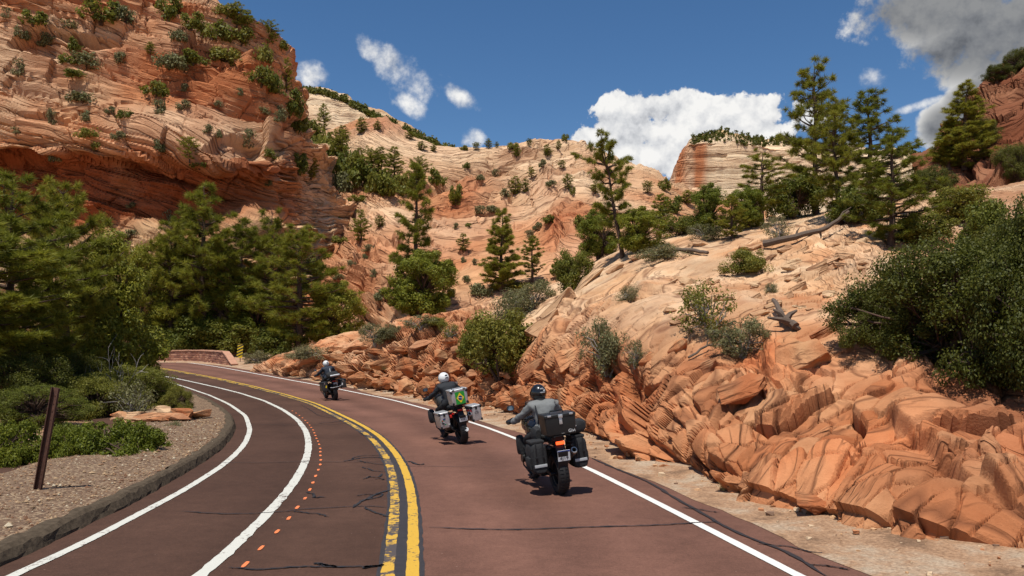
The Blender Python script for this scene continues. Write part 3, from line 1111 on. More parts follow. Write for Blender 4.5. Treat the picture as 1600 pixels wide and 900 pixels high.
# --- roadside outcrop on the right
def relief_right(P, Nn_, px, py, v):
    d1, d2, d3 = unit((-0.46, -0.16, 0.86)), unit((0.30, -0.12, 0.93)), unit((-0.22, -0.06, 0.97))
    w = sstep(px, 1050, 1560)
    wl = sstep(px, 880, 640)
    c2, c3 = np.array([7.0, 18.0, 3.0]), np.array([-1.0, 32.0, 3.0])
    b1 = P @ d1
    b = b1 * (1 - w) * (1 - wl) + ((P - c2) @ d2 + c2 @ d1) * w + ((P - c3) @ d3 + c3 @ d1) * wl
    b = b + 0.55 * fbm(P * 0.13, 3, 1) + 0.08 * fbm(P * 0.7, 2, 2)
    s1, g1, k1 = strata(b / 0.95, P, 0.28, 11, 0.10)
    irr = perlin(np.stack([b * 0.75, P[:, 0] * 0.16, P[:, 1] * 0.16], 1), 14)
    s2, g2, k2 = strata(b / 0.40 + 1.9 * irr, P, 0.5, 12, 0.34)
    # joint-bounded blocks, longer along the beds
    Q = P + 0.25 * np.stack([fbm(P * 0.8, 2, 21), fbm(P * 0.8, 2, 22), fbm(P * 0.8, 2, 23)], 1)
    e1, e2 = unit((0.86, 0.0, 0.46)), unit((0.95, 0.0, -0.30))
    u1 = (Q @ e1) * (1 - w) + ((Q - c2) @ e2 + c2 @ e1) * w
    u2 = Q[:, 1] - 0.35 * Q[:, 0]
    Qb = np.stack([u1 / 2.8, u2 / 1.7, b / 0.9], 1)
    f1, f2, idh, pl = voronoi(Qb, 31)
    crack = sstep(f2 - f1, 0.07, 0.0)
    # smaller broken pieces
    Qs = np.stack([u1 / 0.85, u2 / 0.48, b / 0.26], 1)
    h1, h2, idh2, pl2 = voronoi(Qs, 41)
    crack2 = sstep(h2 - h1, 0.12, 0.0)
    face = sstep(v, 0.52, 0.20)                                # blocky road cut at the foot
    rub = sstep(px, 830, 720) * sstep(px, 520, 620)
    slick = np.exp(-(((px - 1010) / 120) ** 2 + ((py - 415) / 55) ** 2)) + 0.35 * np.exp(-(((px - 1350) / 130) ** 2 + ((py - 725) / 85) ** 2))
    rough = np.clip(0.45 + 0.55 * np.maximum(face, rub) + 0.5 * fbm(P * 0.22, 2, 51) - 0.7 * slick, 0.08, 1.2)
    far = np.clip(P[:, 1] / 30, 0.7, 1.6)
    off = 0.42 * fbm(P * 0.17, 3, 61) + 0.05 * fbm(P * 1.3, 3, 62)
    off = off + 0.62 * s1 * (0.5 + 0.5 * rough) - 0.20 * g1 * rough
    off = off + 0.035 * s2
    blk = 0.30 + 0.70 * np.maximum(face, rub)
    off = off + ((idh - 0.5) * 0.55 + 0.85 * np.clip(pl, -.6, .6) - 0.22 * crack) * rough * blk
    off = off + ((idh2 - 0.5) * 0.10 + 0.22 * np.clip(pl2, -.6, .6) - 0.07 * crack2) * rough
    # the long tilted slab that juts out over a hollow at the lower right
    nx, ny = 0.62, -0.78
    sd = (px - 1365) * nx + (py - 640) * ny
    al_ = (px - 1365) * 0.78 + (py - 640) * 0.62
    on = sstep(al_, -10, 50) * sstep(al_, 330, 260)
    wv = 9 * fbm(P * 1.1, 2, 63)
    off = off + on * (0.26 * sstep(sd + wv, -2, 5) * sstep(sd, 95, 35) - 0.12 * sstep(sd + wv, -70, -8) * sstep(sd + wv, 6, -6))
    off = off * far ** 0.6 * (1 - 0.72 * sstep(v, 0.70, 0.86))
    off[v < 0.06] -= 0.15
    lay = rnd(k2.astype(int), k2.astype(int) * 0, k2.astype(int) * 0, 71)
    n = fbm(P * 0.35, 4, 72)
    hgt = sstep(py, 640, 430) * sstep(px, 640, 860) + 0.5 * sstep(px, 700, 600)
    wt = np.clip(0.16 + 0.66 * hgt + 0.30 * (lay - 0.5) + 0.55 * n, 0, 1)
    col = mixc(ORANGE, TAN, wt)
    col = mixc(col, CREAM, np.clip(hgt * (0.25 + 0.5 * lay + 0.8 * fbm(P * 0.5, 3, 73)) - 0.05, 0, 0.85))
    col = mixc(col, RED, np.clip(0.5 * (fbm(P * 0.6, 3, 74) * 1.6 - 0.25) + 0.35 * (lay > 0.86), 0, 0.55) * (1 - 0.8 * hgt))
    col = col * (0.80 + 0.26 * idh + 0.16 * idh2)[:, None]
    col = mixc(col, TAN * 0.95, np.clip(idh2 * 1.6 - 1.05, 0, 0.5))
    # brown soil tone, with the right-edge shade put into the rock colour
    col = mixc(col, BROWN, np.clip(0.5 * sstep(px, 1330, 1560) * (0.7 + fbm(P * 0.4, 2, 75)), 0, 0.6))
    return off, col, b


def build_right():
    base = [(395, 581), (500, 597), (600, 612), (700, 633), (790, 649), (880, 672), (980, 706), (1100, 762), (1250, 806), (1420, 850), (1590, 885), (1800, 930), (2100, 1000)]
    rest = [[(397, 574, 60), (402, 570, 62), (410, 566, 65), (420, 562, 70)],
            [(508, 562, 49.5), (515, 547, 51.5), (525, 539, 55), (540, 530, 61)],
            [(610, 566, 41.8), (620, 538, 43.5), (640, 513, 48), (660, 500, 57)],
            [(706, 582, 33.2), (712, 548, 35.5), (730, 510, 40), (748, 477, 50)],
            [(795, 602, 28.0), (800, 562, 30), (818, 515, 34), (842, 452, 44)],
            [(882, 606, 23.6), (892, 540, 25), (925, 450, 31), (965, 393, 40)],
            [(985, 624, 19.2), (1002, 545, 20.5), (1035, 430, 28), (1075, 360, 38)],
            [(1105, 645, 15.2), (1120, 555, 18), (1150, 430, 25), (1190, 343, 37)],
            [(1255, 668, 13.1), (1265, 565, 16.2), (1290, 430, 23), (1320, 326, 37)],
            [(1425, 672, 12.0), (1430, 570, 14.8), (1440, 430, 21), (1465, 303, 39)],
            [(1600, 680, 11.4), (1600, 570, 14), (1605, 430, 21), (1612, 285, 41)],
            [(1810, 680, 9.9), (1810, 570, 12.5), (1810, 420, 20), (1815, 250, 41)],
            [(2110, 680, 9.4), (2110, 570, 12), (2110, 420, 20), (2115, 250, 41)]]
    cols = []
    for (bx, by), rr in zip(base, rest):
        g = ground_at(bx, by)
        Y = g[1]
        c = [(bx, by + 0.9 * FPX / Y * 0.6, Y), (bx, by, Y + 0.1)]
        c += rr
        z = CAMZ + (HZ - rr[3][1]) / FPX * rr[3][2]
        for dy, dz in ((14, -0.6 if bx > 850 else -1.6), (45, -2.0 if bx > 850 else -4.0)):
            yy = rr[3][2] + dy
            c.append((rr[3][0], HZ - (z + dz - CAMZ) / yy * FPX, yy))
        cols.append(c)
    return sheet('roadside_outcrop', cols, 880, 400, relief_right, M_R, rowpos=[0, 0.25, 1.3, 2.6, 4.2, 5.2, 5.6, 6.0],
                 colpos=[b[0] if b[0] < 1620 else 1620 + (b[0] - 1620) * 0.35 for b in base])


OUTCROP = build_right()


# --- tall red cliff on the left
def recess(px, py, cx, cy, rx, ry, wob=0):
    """0..1 hollow with a sharp upper lip fading out downwards"""
    x = (px - cx) / rx
    t = (py + wob - cy) / ry
    lip = 1 - np.clip(x * x, 0, 1)
    return sstep(t, -lip - 0.06, -lip + 0.10) * (1 - sstep(t, 0.15, 1.0)) * (np.abs(x) < 1) * sstep(np.abs(x), 1.0, 0.75)


def relief_cliff(P, Nn_, px, py, v):
    d1 = unit((0.27, -0.12, 0.95))
    c0 = np.array([-45.0, 108.0, 30.0])
    b = (P - c0) @ d1 + 2.2 * fbm(P * 0.025, 3, 101) + 0.3 * fbm(P * 0.15, 2, 102)
    b2 = (P - c0) @ unit((0.37, -0.1, 0.92)) + 1.6 * fbm(P * 0.03, 2, 103)
    w2 = sstep(fbm(P * 0.010, 1, 104), -0.25, 0.35)
    b = b * (1 - w2) + b2 * w2
    s1, g1, k1 = strata(b / 5.2, P, 0.035, 111, 0.08)
    s2, g2, k2 = strata(b / 1.75 + 0.3, P, 0.06, 112, 0.12)
    irr = perlin(np.stack([b * 0.4, P[:, 0] * 0.04, P[:, 1] * 0.04], 1), 117)
    s3, g3, k3 = strata(b / 0.75 + 1.8 * irr, P, 0.11, 113, 0.22)
    Qb = np.stack([P[:, 0] / 6.0, P[:, 1] / 6.0, b / 2.8], 1) + 0.2 * fbm(P * 0.12, 2, 114)[:, None]
    f1, f2, idh, pl = voronoi(Qb, 115)
    crack = sstep(f2 - f1, 0.05, 0.0)
    wob = 14 * fbm(P * 0.07, 3, 116)
    rec = [(190, 285, 330, 52, 0), (440, 300, 95, 42, 0), (100, 62, 95, 20, .5), (325, 88, 60, 26, .45), (365, 228, 62, 26, .4), (30, 255, 60, 22, .5), (470, 205, 45, 22, .35)]
    al = 0
    for cx, cy, rx, ry, q in rec[2:]:
        al = np.maximum(al, recess(px, py, cx, cy, rx, ry, wob * 0.4) * q)
    big = np.maximum(sstep(py + wob * .5, 225 + np.abs(px - 190) * 0.02, 262) * sstep(py, 372, 330), 0) * sstep(px, 500, 440)
    off = 1.1 * fbm(P * 0.045, 3, 121)
    ro = 1 - 0.5 * big
    thin = np.clip(0.65 + 1.4 * fbm(P * 0.045, 3, 123), 0.12, 1.3) * ro
    off = off + 3.0 * s1 * ro - 0.8 * g1 * ro + (1.5 * s2 - 0.5 * g2) * thin + (0.55 * s3 - 0.2 * g3) * (0.3 + 0.7 * thin)
    off = off + ((idh - .5) * 0.8 + 1.3 * np.clip(pl, -.6, .6) - 0.35 * crack) * (0.35 + 0.65 * thin)
    off = off - 4.5 * al + big * (2.2 * np.abs(fbm(P * 0.09, 4, 122)) + 0.4 * fbm(P * .4, 3, 124))
    lay = rnd(k2.astype(int), k2.astype(int) * 0, k2.astype(int) * 0, 131)
    lay1 = rnd(k1.astype(int), k1.astype(int) * 0, k1.astype(int) * 0, 132)
    n = fbm(P * 0.06, 4, 133)
    wt = np.clip(0.40 + 0.35 * (lay - .5) + 0.5 * (lay1 - .5) + 0.9 * n, 0, 1)
    col = mixc(ORANGE, TAN, wt)
    col = mixc(col, CREAM, np.clip(0.15 + 1.1 * fbm(P * 0.05 + 9, 3, 134) + 0.4 * (lay - .4), 0, 0.7) * (1 - big))
    redm = np.clip(big * 0.95 + 0.9 * al + 0.6 * (fbm(P * 0.08, 3, 135) - 0.12), 0, 0.95)
    col = mixc(col, RED * 1.05, redm)
    col = mixc(col, mixc(TAN, CREAM, lay), 0.8 * sstep(px, 455, 520))
    # pale talus at the foot
    col = mixc(col, np.array([0.52, 0.36, 0.20]), sstep(py, 345, 372) * 0.7)
    return off, col, b


def build_cliff():
    cols = []
    #        px    skyline upper  mid  lip   alcove-top floor  talus foot  dY
    spec = [(-320, -330, -200, 60, 222, 262, 345, 385, 566, 0), (-120, -240, -120, 90, 225, 262, 345, 385, 566, 0), (60, -170, -50, 110, 232, 262, 347, 385, 566, 0),
            (180, -110, 10, 135, 238, 264, 350, 385, 566, 0), (280, -60, 40, 150, 240, 264, 345, 380, 566, 0), (340, -2, 75, 165, 246, 268, 338, 372, 566, 0),
            (400, 38, 105, 185, 258, 278, 332, 362, 566, 3), (440, 78, 130, 195, 266, 284, 332, 358, 560, 7), (466, 128, 160, 212, 272, 288, 334, 356, 555, 12),
            (505, 252, 262, 275, 296, 305, 336, 358, 550, 22), (560, 318, 324, 331, 340, 345, 358, 374, 545, 34), (625, 372, 376, 381, 387, 391, 400, 412, 545, 44)]
    for px, sk, up, mid, lip, at_, fl, ta, ft, dy in spec:
        q = min(1.0, max(0.0, (500 - px) / 110))
        dps = [(ft, 91), (ta, 97), (fl, 98.2 + 2.8 * q), (at_, 100.3 + 1.2 * q), (lip, 101.8 - 3.8 * q), (mid, 106), (up, 117), (sk, 130)]
        c = [(px, y, d + dy) for y, d in dps]
        z = CAMZ + (HZ - sk) / FPX * (130 + dy)
        c.append((px + 6, HZ - (z - 3 - CAMZ) / (150 + dy) * FPX, 150 + dy))
        cols.append(c)
    return sheet('left_cliff', cols, 520, 330, relief_cliff, M_A, rowpos=[0, .9, 1.25, 2.0, 2.35, 3.5, 4.6, 5.5, 5.9], colpos=[-100, -30] + [s[0] for s in spec[2:]])


CLIFF = build_cliff()


# --- slickrock slope in the middle
def relief_mid(P, Nn_, px, py, v):
    b = P @ unit((-0.10, -0.10, 0.98)) + 4.0 * fbm(P * 0.02, 3, 201) + 0.6 * fbm(P * 0.12, 2, 202)
    b2 = P @ unit((0.32, -0.05, 0.94)) + 3.0 * fbm(P * 0.02, 2, 203)
    w2 = sstep(px, 760, 520)
    b = b * (1 - w2) + b2 * w2
    s1, g1, k1 = strata(b / 4.6, P, 0.03, 211, 0.08)
    s2, g2, k2 = strata(b / 1.6 + 0.3, P, 0.05, 212, 0.12)
    irr = perlin(np.stack([b * 0.4, P[:, 0] * 0.04, P[:, 1] * 0.04], 1), 217)
    s3, g3, k3 = strata(b / 0.75 + 1.8 * irr, P, 0.1, 213, 0.22)
    Qb = np.stack([P[:, 0] / 5.5, P[:, 1] / 5.5, b / 2.6], 1) + 0.25 * fbm(P * 0.1, 2, 214)[:, None]
    f1, f2, idh, pl = voronoi(Qb, 215)
    crack = sstep(f2 - f1, 0.06, 0.0)
    led = np.clip(0.62 + 1.6 * fbm(P * 0.022, 3, 216), 0.12, 1.1)
    red = np.exp(-(((px - 880) / 46) ** 2 + ((py - 360) / 52) ** 2)) + 0.8 * np.exp(-(((px - 600) / 50) ** 2 + ((py - 200) / 16) ** 2)) \
        + 0.7 * np.exp(-(((px - 725) / 45) ** 2 + ((py - 310) / 18) ** 2)) + 0.6 * np.exp(-(((px - 860) / 60) ** 2 + ((py - 290) / 18) ** 2))
    gul = np.exp(-((py - (310 - (px - 640) * 0.32)) / 8) ** 2) * sstep(px, 640, 690) * sstep(px, 830, 780)
    off = 1.6 * fbm(P * 0.03, 3, 221) + 0.4 * fbm(P * 0.12, 3, 222)
    off = off + led * (2.6 * s1 - 0.6 * g1 + 1.5 * s2 - 0.4 * g2 + (idh - .5) * 0.9 + 1.3 * np.clip(pl, -.6, .6) - 0.4 * crack) + (0.6 * s3 - 0.2 * g3) * (0.3 + 0.7 * led)
    off = off + np.clip(red, 0, 1) * (1.5 + 3.0 * np.abs(fbm(P * np.array([0.16, 0.1, 0.04]), 3, 223))) - 3.0 * gul
    off = off + 1.2 * np.exp(-(((px - 873) / 13) ** 2 + ((py - 209) / 6) ** 2))
    lay = rnd(k2.astype(int), k2.astype(int) * 0, k2.astype(int) * 0, 231)
    n = fbm(P * 0.035, 4, 232)
    hi = sstep(py, 380, 230)
    col = mixc(ORANGE * 1.08, TAN, np.clip(0.55 + 0.4 * (lay - .5) + 0.8 * n + 0.25 * hi, 0, 1))
    col = mixc(col, CREAM, np.clip(0.25 + 0.5 * hi + 0.9 * fbm(P * 0.04 + 4, 3, 233), 0, 0.8))
    col = mixc(col, RED * 1.25, np.clip(0.75 * np.clip(red, 0, 1) + 0.6 * (fbm(P * 0.05, 3, 234) - 0.16), 0, 0.8))
    return off, col, b


def build_mid():
    cols = []
    for px, rg in [(330, 215), (420, 205), (520, 200), (575, 192), (640, 214), (700, 232), (760, 228), (820, 221), (872, 217), (910, 220), (960, 244), (1020, 264), (1090, 300), (1200, 322)]:
        lo = 505 if px < 900 else 470
        dd = float(np.interp(px, [330, 420, 520, 600], [26, 16, 6, 0]))
        c = [(px, 600, 80 + dd)]
        for t, Y in ((0, 88), (0.27, 103), (0.52, 128), (0.76, 155), (1.0, 188)):
            c.append((px, lo + (rg - lo) * t, Y + dd))
        z = CAMZ + (HZ - rg) / FPX * 188
        c.append((px, HZ - (z - 8 - CAMZ) / 225 * FPX, 225))
        cols.append(c)
    return sheet('slickrock_slope', cols, 430, 260, relief_mid, M_A, rowpos=[0, .6, 1.5, 2.4, 3.3, 4.1, 4.4], colpos=[330, 420, 520, 575, 640, 700, 760, 820, 872, 910, 960, 1020, 1090, 1200])


SLOPE = build_mid()


# --- far pale cliffs
def relief_far(seed, kind):
    def f(P, Nn_, px, py, v):
        b = P[:, 2] + 4 * fbm(P * 0.008, 3, seed)
        s1, g1, k1 = strata(b / 11.0, P, 0.012, seed + 1, 0.15)
        s2, g2, k2 = strata(b / 3.4, P, 0.03, seed + 2, 0.2)
        rib = fbm(P * np.array([0.06, 0.03, 0.006]), 4, seed + 3)
        off = 5 * fbm(P * 0.01, 3, seed + 4) + 3.0 * rib + 1.6 * s1 - 1.2 * g1 + 0.6 * s2 - 0.4 * g2
        lay = rnd(k2.astype(int), k2.astype(int) * 0, k2.astype(int) * 0, seed + 5)
        pale = np.array([0.68, 0.54, 0.36])
        gold = np.array([0.62, 0.40, 0.17])
        col = mixc(pale, CREAM, lay)
        col = mixc(col, gold, np.clip(0.35 + 1.2 * fbm(P * 0.012, 3, seed + 6), 0, 0.8) * sstep(v, 0.45, 0.75))
        if kind == 'mesa':
            st = np.clip(np.exp(-((px - 1098 - 4 * rib * 3) / 8) ** 2) * 0.95 + 0.7 * np.exp(-((px - 1060) / 12) ** 2) + 0.35 * sstep(px, 1115, 1085), 0, 1)
            st = st * sstep(py, 216, 226)
            col = mixc(col, np.array([0.47, 0.19, 0.085]), st)
        else:
            col = mixc(col, TAN, np.clip(0.3 + 1.2 * fbm(P * 0.02, 3, seed + 7), 0, 0.6))
        return off, col, b
    return f


def build_far():
    cols = []
    S = [(1022, 318), (1040, 292), (1052, 258), (1064, 236), (1082, 214), (1105, 204), (1130, 199), (1165, 206), (1200, 212), (1245, 216), (1310, 232), (1400, 236), (1500, 236), (1620, 236)]
    for px, s in S:
        ct = max(s + 4, 223 + max(0, (px - 1150) * 0.17)) if px > 1060 else s + 4
        c = [(px, 345, 470), (px, max(315, s + 12), 490), (px, ct + 3, 500), (px, ct, 508), (px, (ct + s) / 2, 540), (px, s, 565)]
        z = CAMZ + (HZ - s) / FPX * 565
        c.append((px, HZ - (z - 20 - CAMZ) / 640 * FPX, 640))
        cols.append(c)
    sheet('far_mesa', cols, 320, 110, relief_far(301, 'mesa'), M_C, colpos=[s[0] for s in S])
    cols = []
    S = [(425, 140), (470, 137), (505, 142), (540, 152), (575, 170), (610, 188), (650, 205), (690, 224), (730, 240), (780, 262)]
    for px, s in S:
        c = [(px, 330, 360), (px, max(235, s + 10), 385), (px, s + 40, 400), (px, s + 14, 408), (px, s, 430)]
        z = CAMZ + (HZ - s) / FPX * 430
        c.append((px, HZ - (z - 20 - CAMZ) / 500 * FPX, 500))
        cols.append(c)
    sheet('far_ridge', cols, 230, 110, relief_far(331, 'ridge'), M_C, colpos=[s[0] for s in S])


build_far()


# --- hill at the right edge, cloud shade put into its dark rock colour
def relief_hill(P, Nn_, px, py, v):
    b = P @ unit((-0.30, -0.15, 0.93)) + 1.6 * fbm(P * 0.05, 3, 401)
    s1, g1, k1 = strata(b / 2.6, P, 0.12, 411, 0.12)
    s2, g2, k2 = strata(b / 0.9, P, 0.2, 412, 0.16)
    Qb = np.stack([P[:, 0] / 3, P[:, 1] / 3, b / 1.4], 1)
    f1, f2, idh, pl = voronoi(Qb, 415)
    off = 1.0 * fbm(P * 0.08, 4, 421) + 1.5 * s1 - 0.4 * g1 + 0.6 * s2 - 0.2 * g2 + (idh - .5) * 0.7 + 0.9 * np.clip(pl, -.6, .6) - 0.4 * sstep(f2 - f1, .07, 0)
    lay = rnd(k2.astype(int), k2.astype(int) * 0, k2.astype(int) * 0, 431)
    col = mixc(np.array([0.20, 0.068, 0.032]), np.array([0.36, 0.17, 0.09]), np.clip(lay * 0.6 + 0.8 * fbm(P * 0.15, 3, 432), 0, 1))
    return off, col, b


def build_hill():
    cols = []
    S = [(1432, 262), (1470, 242), (1500, 210), (1528, 150), (1560, 112), (1600, 80), (1680, 30), (1800, -50), (1950, -140)]
    for px, s in S:
        c = [(px, 380, 46), (px, 300 if s < 250 else 310, 56), (px, 300 + (s - 300) * 0.55 if s < 250 else 285, 66), (px, s, 80)]
        z = CAMZ + (HZ - s) / FPX * 80
        c.append((px + 5, HZ - (z - 3 - CAMZ) / 98 * FPX, 98))
        cols.append(c)
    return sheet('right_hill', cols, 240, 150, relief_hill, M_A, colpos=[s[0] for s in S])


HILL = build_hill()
# ================================================================== plants
M_BARK = mat_plain('pine_bark', (0.085, 0.050, 0.034), 0.95, var=0.5, scale=9, bump=0.8)
M_GREY = mat_plain('dead_grey_wood', (0.27, 0.24, 0.21), 0.9, var=0.3, scale=12, bump=0.4)
M_PINE = mat_leaf('pine_needles', (0.095, 0.112, 0.012), (0.330, 0.320, 0.036), 0.40, 0.012)
M_JUN = mat_leaf('juniper_foliage', (0.100, 0.124, 0.012), (0.330, 0.325, 0.036), 0.40, 0.015)
M_OAK = mat_leaf('shrub_leaves', (0.090, 0.105, 0.014), (0.270, 0.260, 0.040), 0.42, 0.02)
M_OAKD = mat_leaf('dark_oak_leaves', (0.046, 0.058, 0.008), (0.165, 0.165, 0.024), 0.38, 0.01)  # shade on right thicket and under left pines put into darker leaf colours
M_SAGE = mat_leaf('grey_green_leaves', (0.105, 0.104, 0.040), (0.255, 0.235, 0.098), 0.3, 0.02)
M_MAT = mat_leaf('low_green_leaves', (0.090, 0.115, 0.010), (0.255, 0.265, 0.024), 0.40, 0.012)
M_DRY = mat_leaf('straw_grass', (0.24, 0.20, 0.075), (0.42, 0.36, 0.16), 0.3, 0.01)


class Geo:
    def __init__(s):
        s.V, s.F, s.C, s.n = [], [], [], 0

    def add(s, V, F, C=None):
        V = np.asarray(V, float).reshape(-1, 3)
        s.V.append(V)
        s.F.append(np.asarray(F) + s.n)
        s.C.append(np.zeros(len(V)) if C is None else C)
        s.n += len(V)

    def mesh(s, name, mat, smooth=False):
        c = np.concatenate(s.C)
        return mesh_np(name, np.vstack(s.V), np.vstack(s.F), col=np.stack([c, c, c], 1), smooth=smooth, mat=mat)


def tube(g, pts, rad, sides=5):
    pts = np.asarray(pts, float)
    n = len(pts)
    d = np.gradient(pts, axis=0)
    d /= np.linalg.norm(d, axis=1)[:, None] + 1e-9
    ref = np.where(np.abs(d[:, 2:3]) < 0.9, np.array([[0, 0, 1.0]]), np.array([[1.0, 0, 0]]))
    a = np.cross(d, ref)
    a /= np.linalg.norm(a, axis=1)[:, None] + 1e-9
    b = np.cross(d, a)
    t = np.arange(sides) * 2 * math.pi / sides
    V = pts[:, None] + (a[:, None] * np.cos(t)[None, :, None] + b[:, None] * np.sin(t)[None, :, None]) * np.asarray(rad)[:, None, None]
    i, j = np.meshgrid(np.arange(n - 1), np.arange(sides), indexing='ij')
    p, q = i * sides + j, i * sides + (j + 1) % sides
    F = np.concatenate([np.stack([p, q, q + sides], -1).reshape(-1, 3), np.stack([p, q + sides, p + sides], -1).reshape(-1, 3)])
    g.add(V, F)


def blades(g, C, D, n, ln, wd, rs, spread=0.9, up=0.2):
    """needle tufts: n thin triangles round each centre C along direction D"""
    m = len(C)
    d = rs.normal(0, 1, (m, n, 3))
    d /= np.linalg.norm(d, axis=2)[..., None]
    d = D[:, None] * 0.55 + d * spread + np.array([0, 0, up])
    d /= np.linalg.norm(d, axis=2)[..., None]
    L_ = ln * rs.uniform(0.65, 1.15, (m, n, 1))
    s = np.cross(d, rs.normal(0, 1, (m, n, 3)))
    s /= np.linalg.norm(s, axis=2)[..., None] + 1e-9
    c = C[:, None] + d * 0.12 * ln
    V = np.stack([c - s * wd, c + s * wd, c + d * L_], 2).reshape(-1, 3)
    tint = np.repeat(np.clip(rs.beta(1.6, 1.8, (m, 1)) * 0.7 + rs.uniform(0, .3, (m, n)), 0, 1).ravel(), 3)
    g.add(V, np.arange(len(V)).reshape(-1, 3), tint)


def leaves(g, C, Nn_, size, rs, asp=0.6):
    """small folded leaves at points C facing roughly Nn_"""
    m = len(C)
    n = Nn_ + rs.normal(0, 0.6, (m, 3))
    n /= np.linalg.norm(n, axis=1)[:, None]
    a = np.cross(n, rs.normal(0, 1, (m, 3)))
    a /= np.linalg.norm(a, axis=1)[:, None] + 1e-9
    b = np.cross(n, a)
    s = size * rs.uniform(0.6, 1.25, (m, 1))
    V = np.stack([C - a * s, C + b * s * asp, C + a * s, C - b * s * asp], 1).reshape(-1, 3)
    i = np.arange(m)[:, None] * 4
    F = np.concatenate([i + [0, 1, 2], i + [0, 2, 3]])
    g.add(V, F, np.repeat(np.clip(rs.beta(1.5, 1.7, m), 0, 1), 4))


def make_pine(seed, h=10.0, r=2.2, bare=0.18, dens=1.0, lean=(0, 0), top=0.35, irregular=0.35, limbs=5.0, ln=0.27, blade=24):
    rs = np.random.RandomState(seed)
    gt, gc = Geo(), Geo()
    n = 12
    t = np.linspace(0, 1, n)
    wob = np.cumsum(rs.normal(0, 0.02 * h / n * 3, (n, 2)), 0)
    wob -= wob[0]
    tp = np.column_stack([lean[0] * h * t ** 1.3 + wob[:, 0], lean[1] * h * t ** 1.3 + wob[:, 1], h * t])
    tr = 0.020 * h * (1 - t) ** 0.8 + 0.01
    tr[0] *= 1.25
    tube(gt, tp, tr, 8)

    def at(tt):
        return np.array([np.interp(tt, t, tp[:, k]) for k in range(3)])
    z = bare
    tuC, tuD = [], []
    while z < 0.985:
        f = (z - bare) / (1 - bare)
        prof = (min(1, 0.45 + f / top * 0.55) if f < top else ((1 - f) / (1 - top)) ** 0.75 * 0.95 + 0.05)
        k = max(2, int(round(rs.normal(limbs, 1.0))))
        a0 = rs.uniform(0, 6.28)
        for i in range(k):
            a = a0 + i * 6.283 / k + rs.normal(0, 0.35)
            L_ = r * prof * rs.uniform(1 - irregular, 1 + irregular * 0.7)
            if rs.rand() < 0.10:
                continue
            o = at(float(np.clip(z + rs.normal(0, 0.028), bare * .8, 0.985)))
            elev = 0.05 + 0.55 * f + rs.normal(0, 0.12)
            dr = np.array([math.cos(a), math.sin(a), 0])
            m = 5
            s = np.linspace(0, 1, m)
            P = o + dr * (L_ * s)[:, None] + np.array([0, 0, 1]) * (L_ * (elev * s - 0.30 * s * (1 - s) * (1 - f) + 0.10 * s ** 2))[:, None]
            P[1:] += rs.normal(0, 0.03 * L_, (m - 1, 3))
            tube(gt, P, (0.035 * L_ * (1 - 0.85 * s) + 0.006), 4)
            nt_ = max(3, int(L_ * 4.6 * dens))
            for q in range(nt_):
                u = rs.uniform(0.28, 1.0) if q else 1.0
                c = np.array([np.interp(u, s, P[:, w]) for w in range(3)])
                sd = np.array([-dr[1], dr[0], 0]) * rs.choice([-1, 1])
                d = dr * rs.uniform(0.3, 1) + sd * rs.uniform(0.2, 1.1) + np.array([0, 0, rs.uniform(-0.05, 0.5)])
                d /= np.linalg.norm(d)
                tw = rs.uniform(0.12, 0.42) * (0.5 + 0.5 * L_ / r) * (0.25 if u == 1.0 else 1) * h / 10
                e = c + d * tw
                tube(gt, [c, e], [0.010, 0.005], 3)
                for w in (0.35, 0.7, 1.0):
                    if w == 1.0 or rs.rand() < 0.75:
                        tuC.append(c + d * tw * w + rs.normal(0, 0.04, 3))
                        tuD.append(d)
        z += rs.uniform(0.035, 0.06) / (h / 10) ** 0.5
    C, D = np.array(tuC), np.array(tuD)
    blades(gc, C, D, blade, ln * h / 10 + 0.05, 0.0155, rs, spread=1.0, up=0.28)
    return gt.mesh('trunk', M_BARK, True), gc.mesh('crown', M_PINE)


def clump_points(rs, k, shape):
    """k clump centres inside a crown shape: 'round', 'cone', 'mat', 'column'"""
    out = []
    ph = rs.uniform(0, 6.28, 5)
    while len(out) < k:
        p = rs.uniform(-1, 1, 3)
        z = (p[2] + 1) / 2
        rad = math.hypot(p[0], p[1])
        lim = {'round': math.sqrt(max(0, 1 - (z * 1.9 - 0.85) ** 2)), 'cone': (1 - z) ** 0.7 * min(1, 0.55 + z * 2.2), 'mat': math.sqrt(max(0, 1 - z * z)),
               'column': min(1, 0.5 + z * 2) * (1 - z ** 3)}[shape]
        az_ = math.atan2(p[1], p[0])
        lim *= 0.74 + 0.16 * math.sin(3 * az_ + 5 * z + ph[0]) + 0.12 * math.sin(7 * az_ - 4 * z + ph[1])
        if math.sin(p[0] * 5.1 + ph[2]) + math.sin(p[1] * 5.3 + ph[3]) + math.sin(z * 8.2 + ph[4]) < -0.95:
            continue
        if rad < lim and rad > lim * rs.uniform(0, 0.75):
            out.append((p[0], p[1], z))
    return np.array(out)


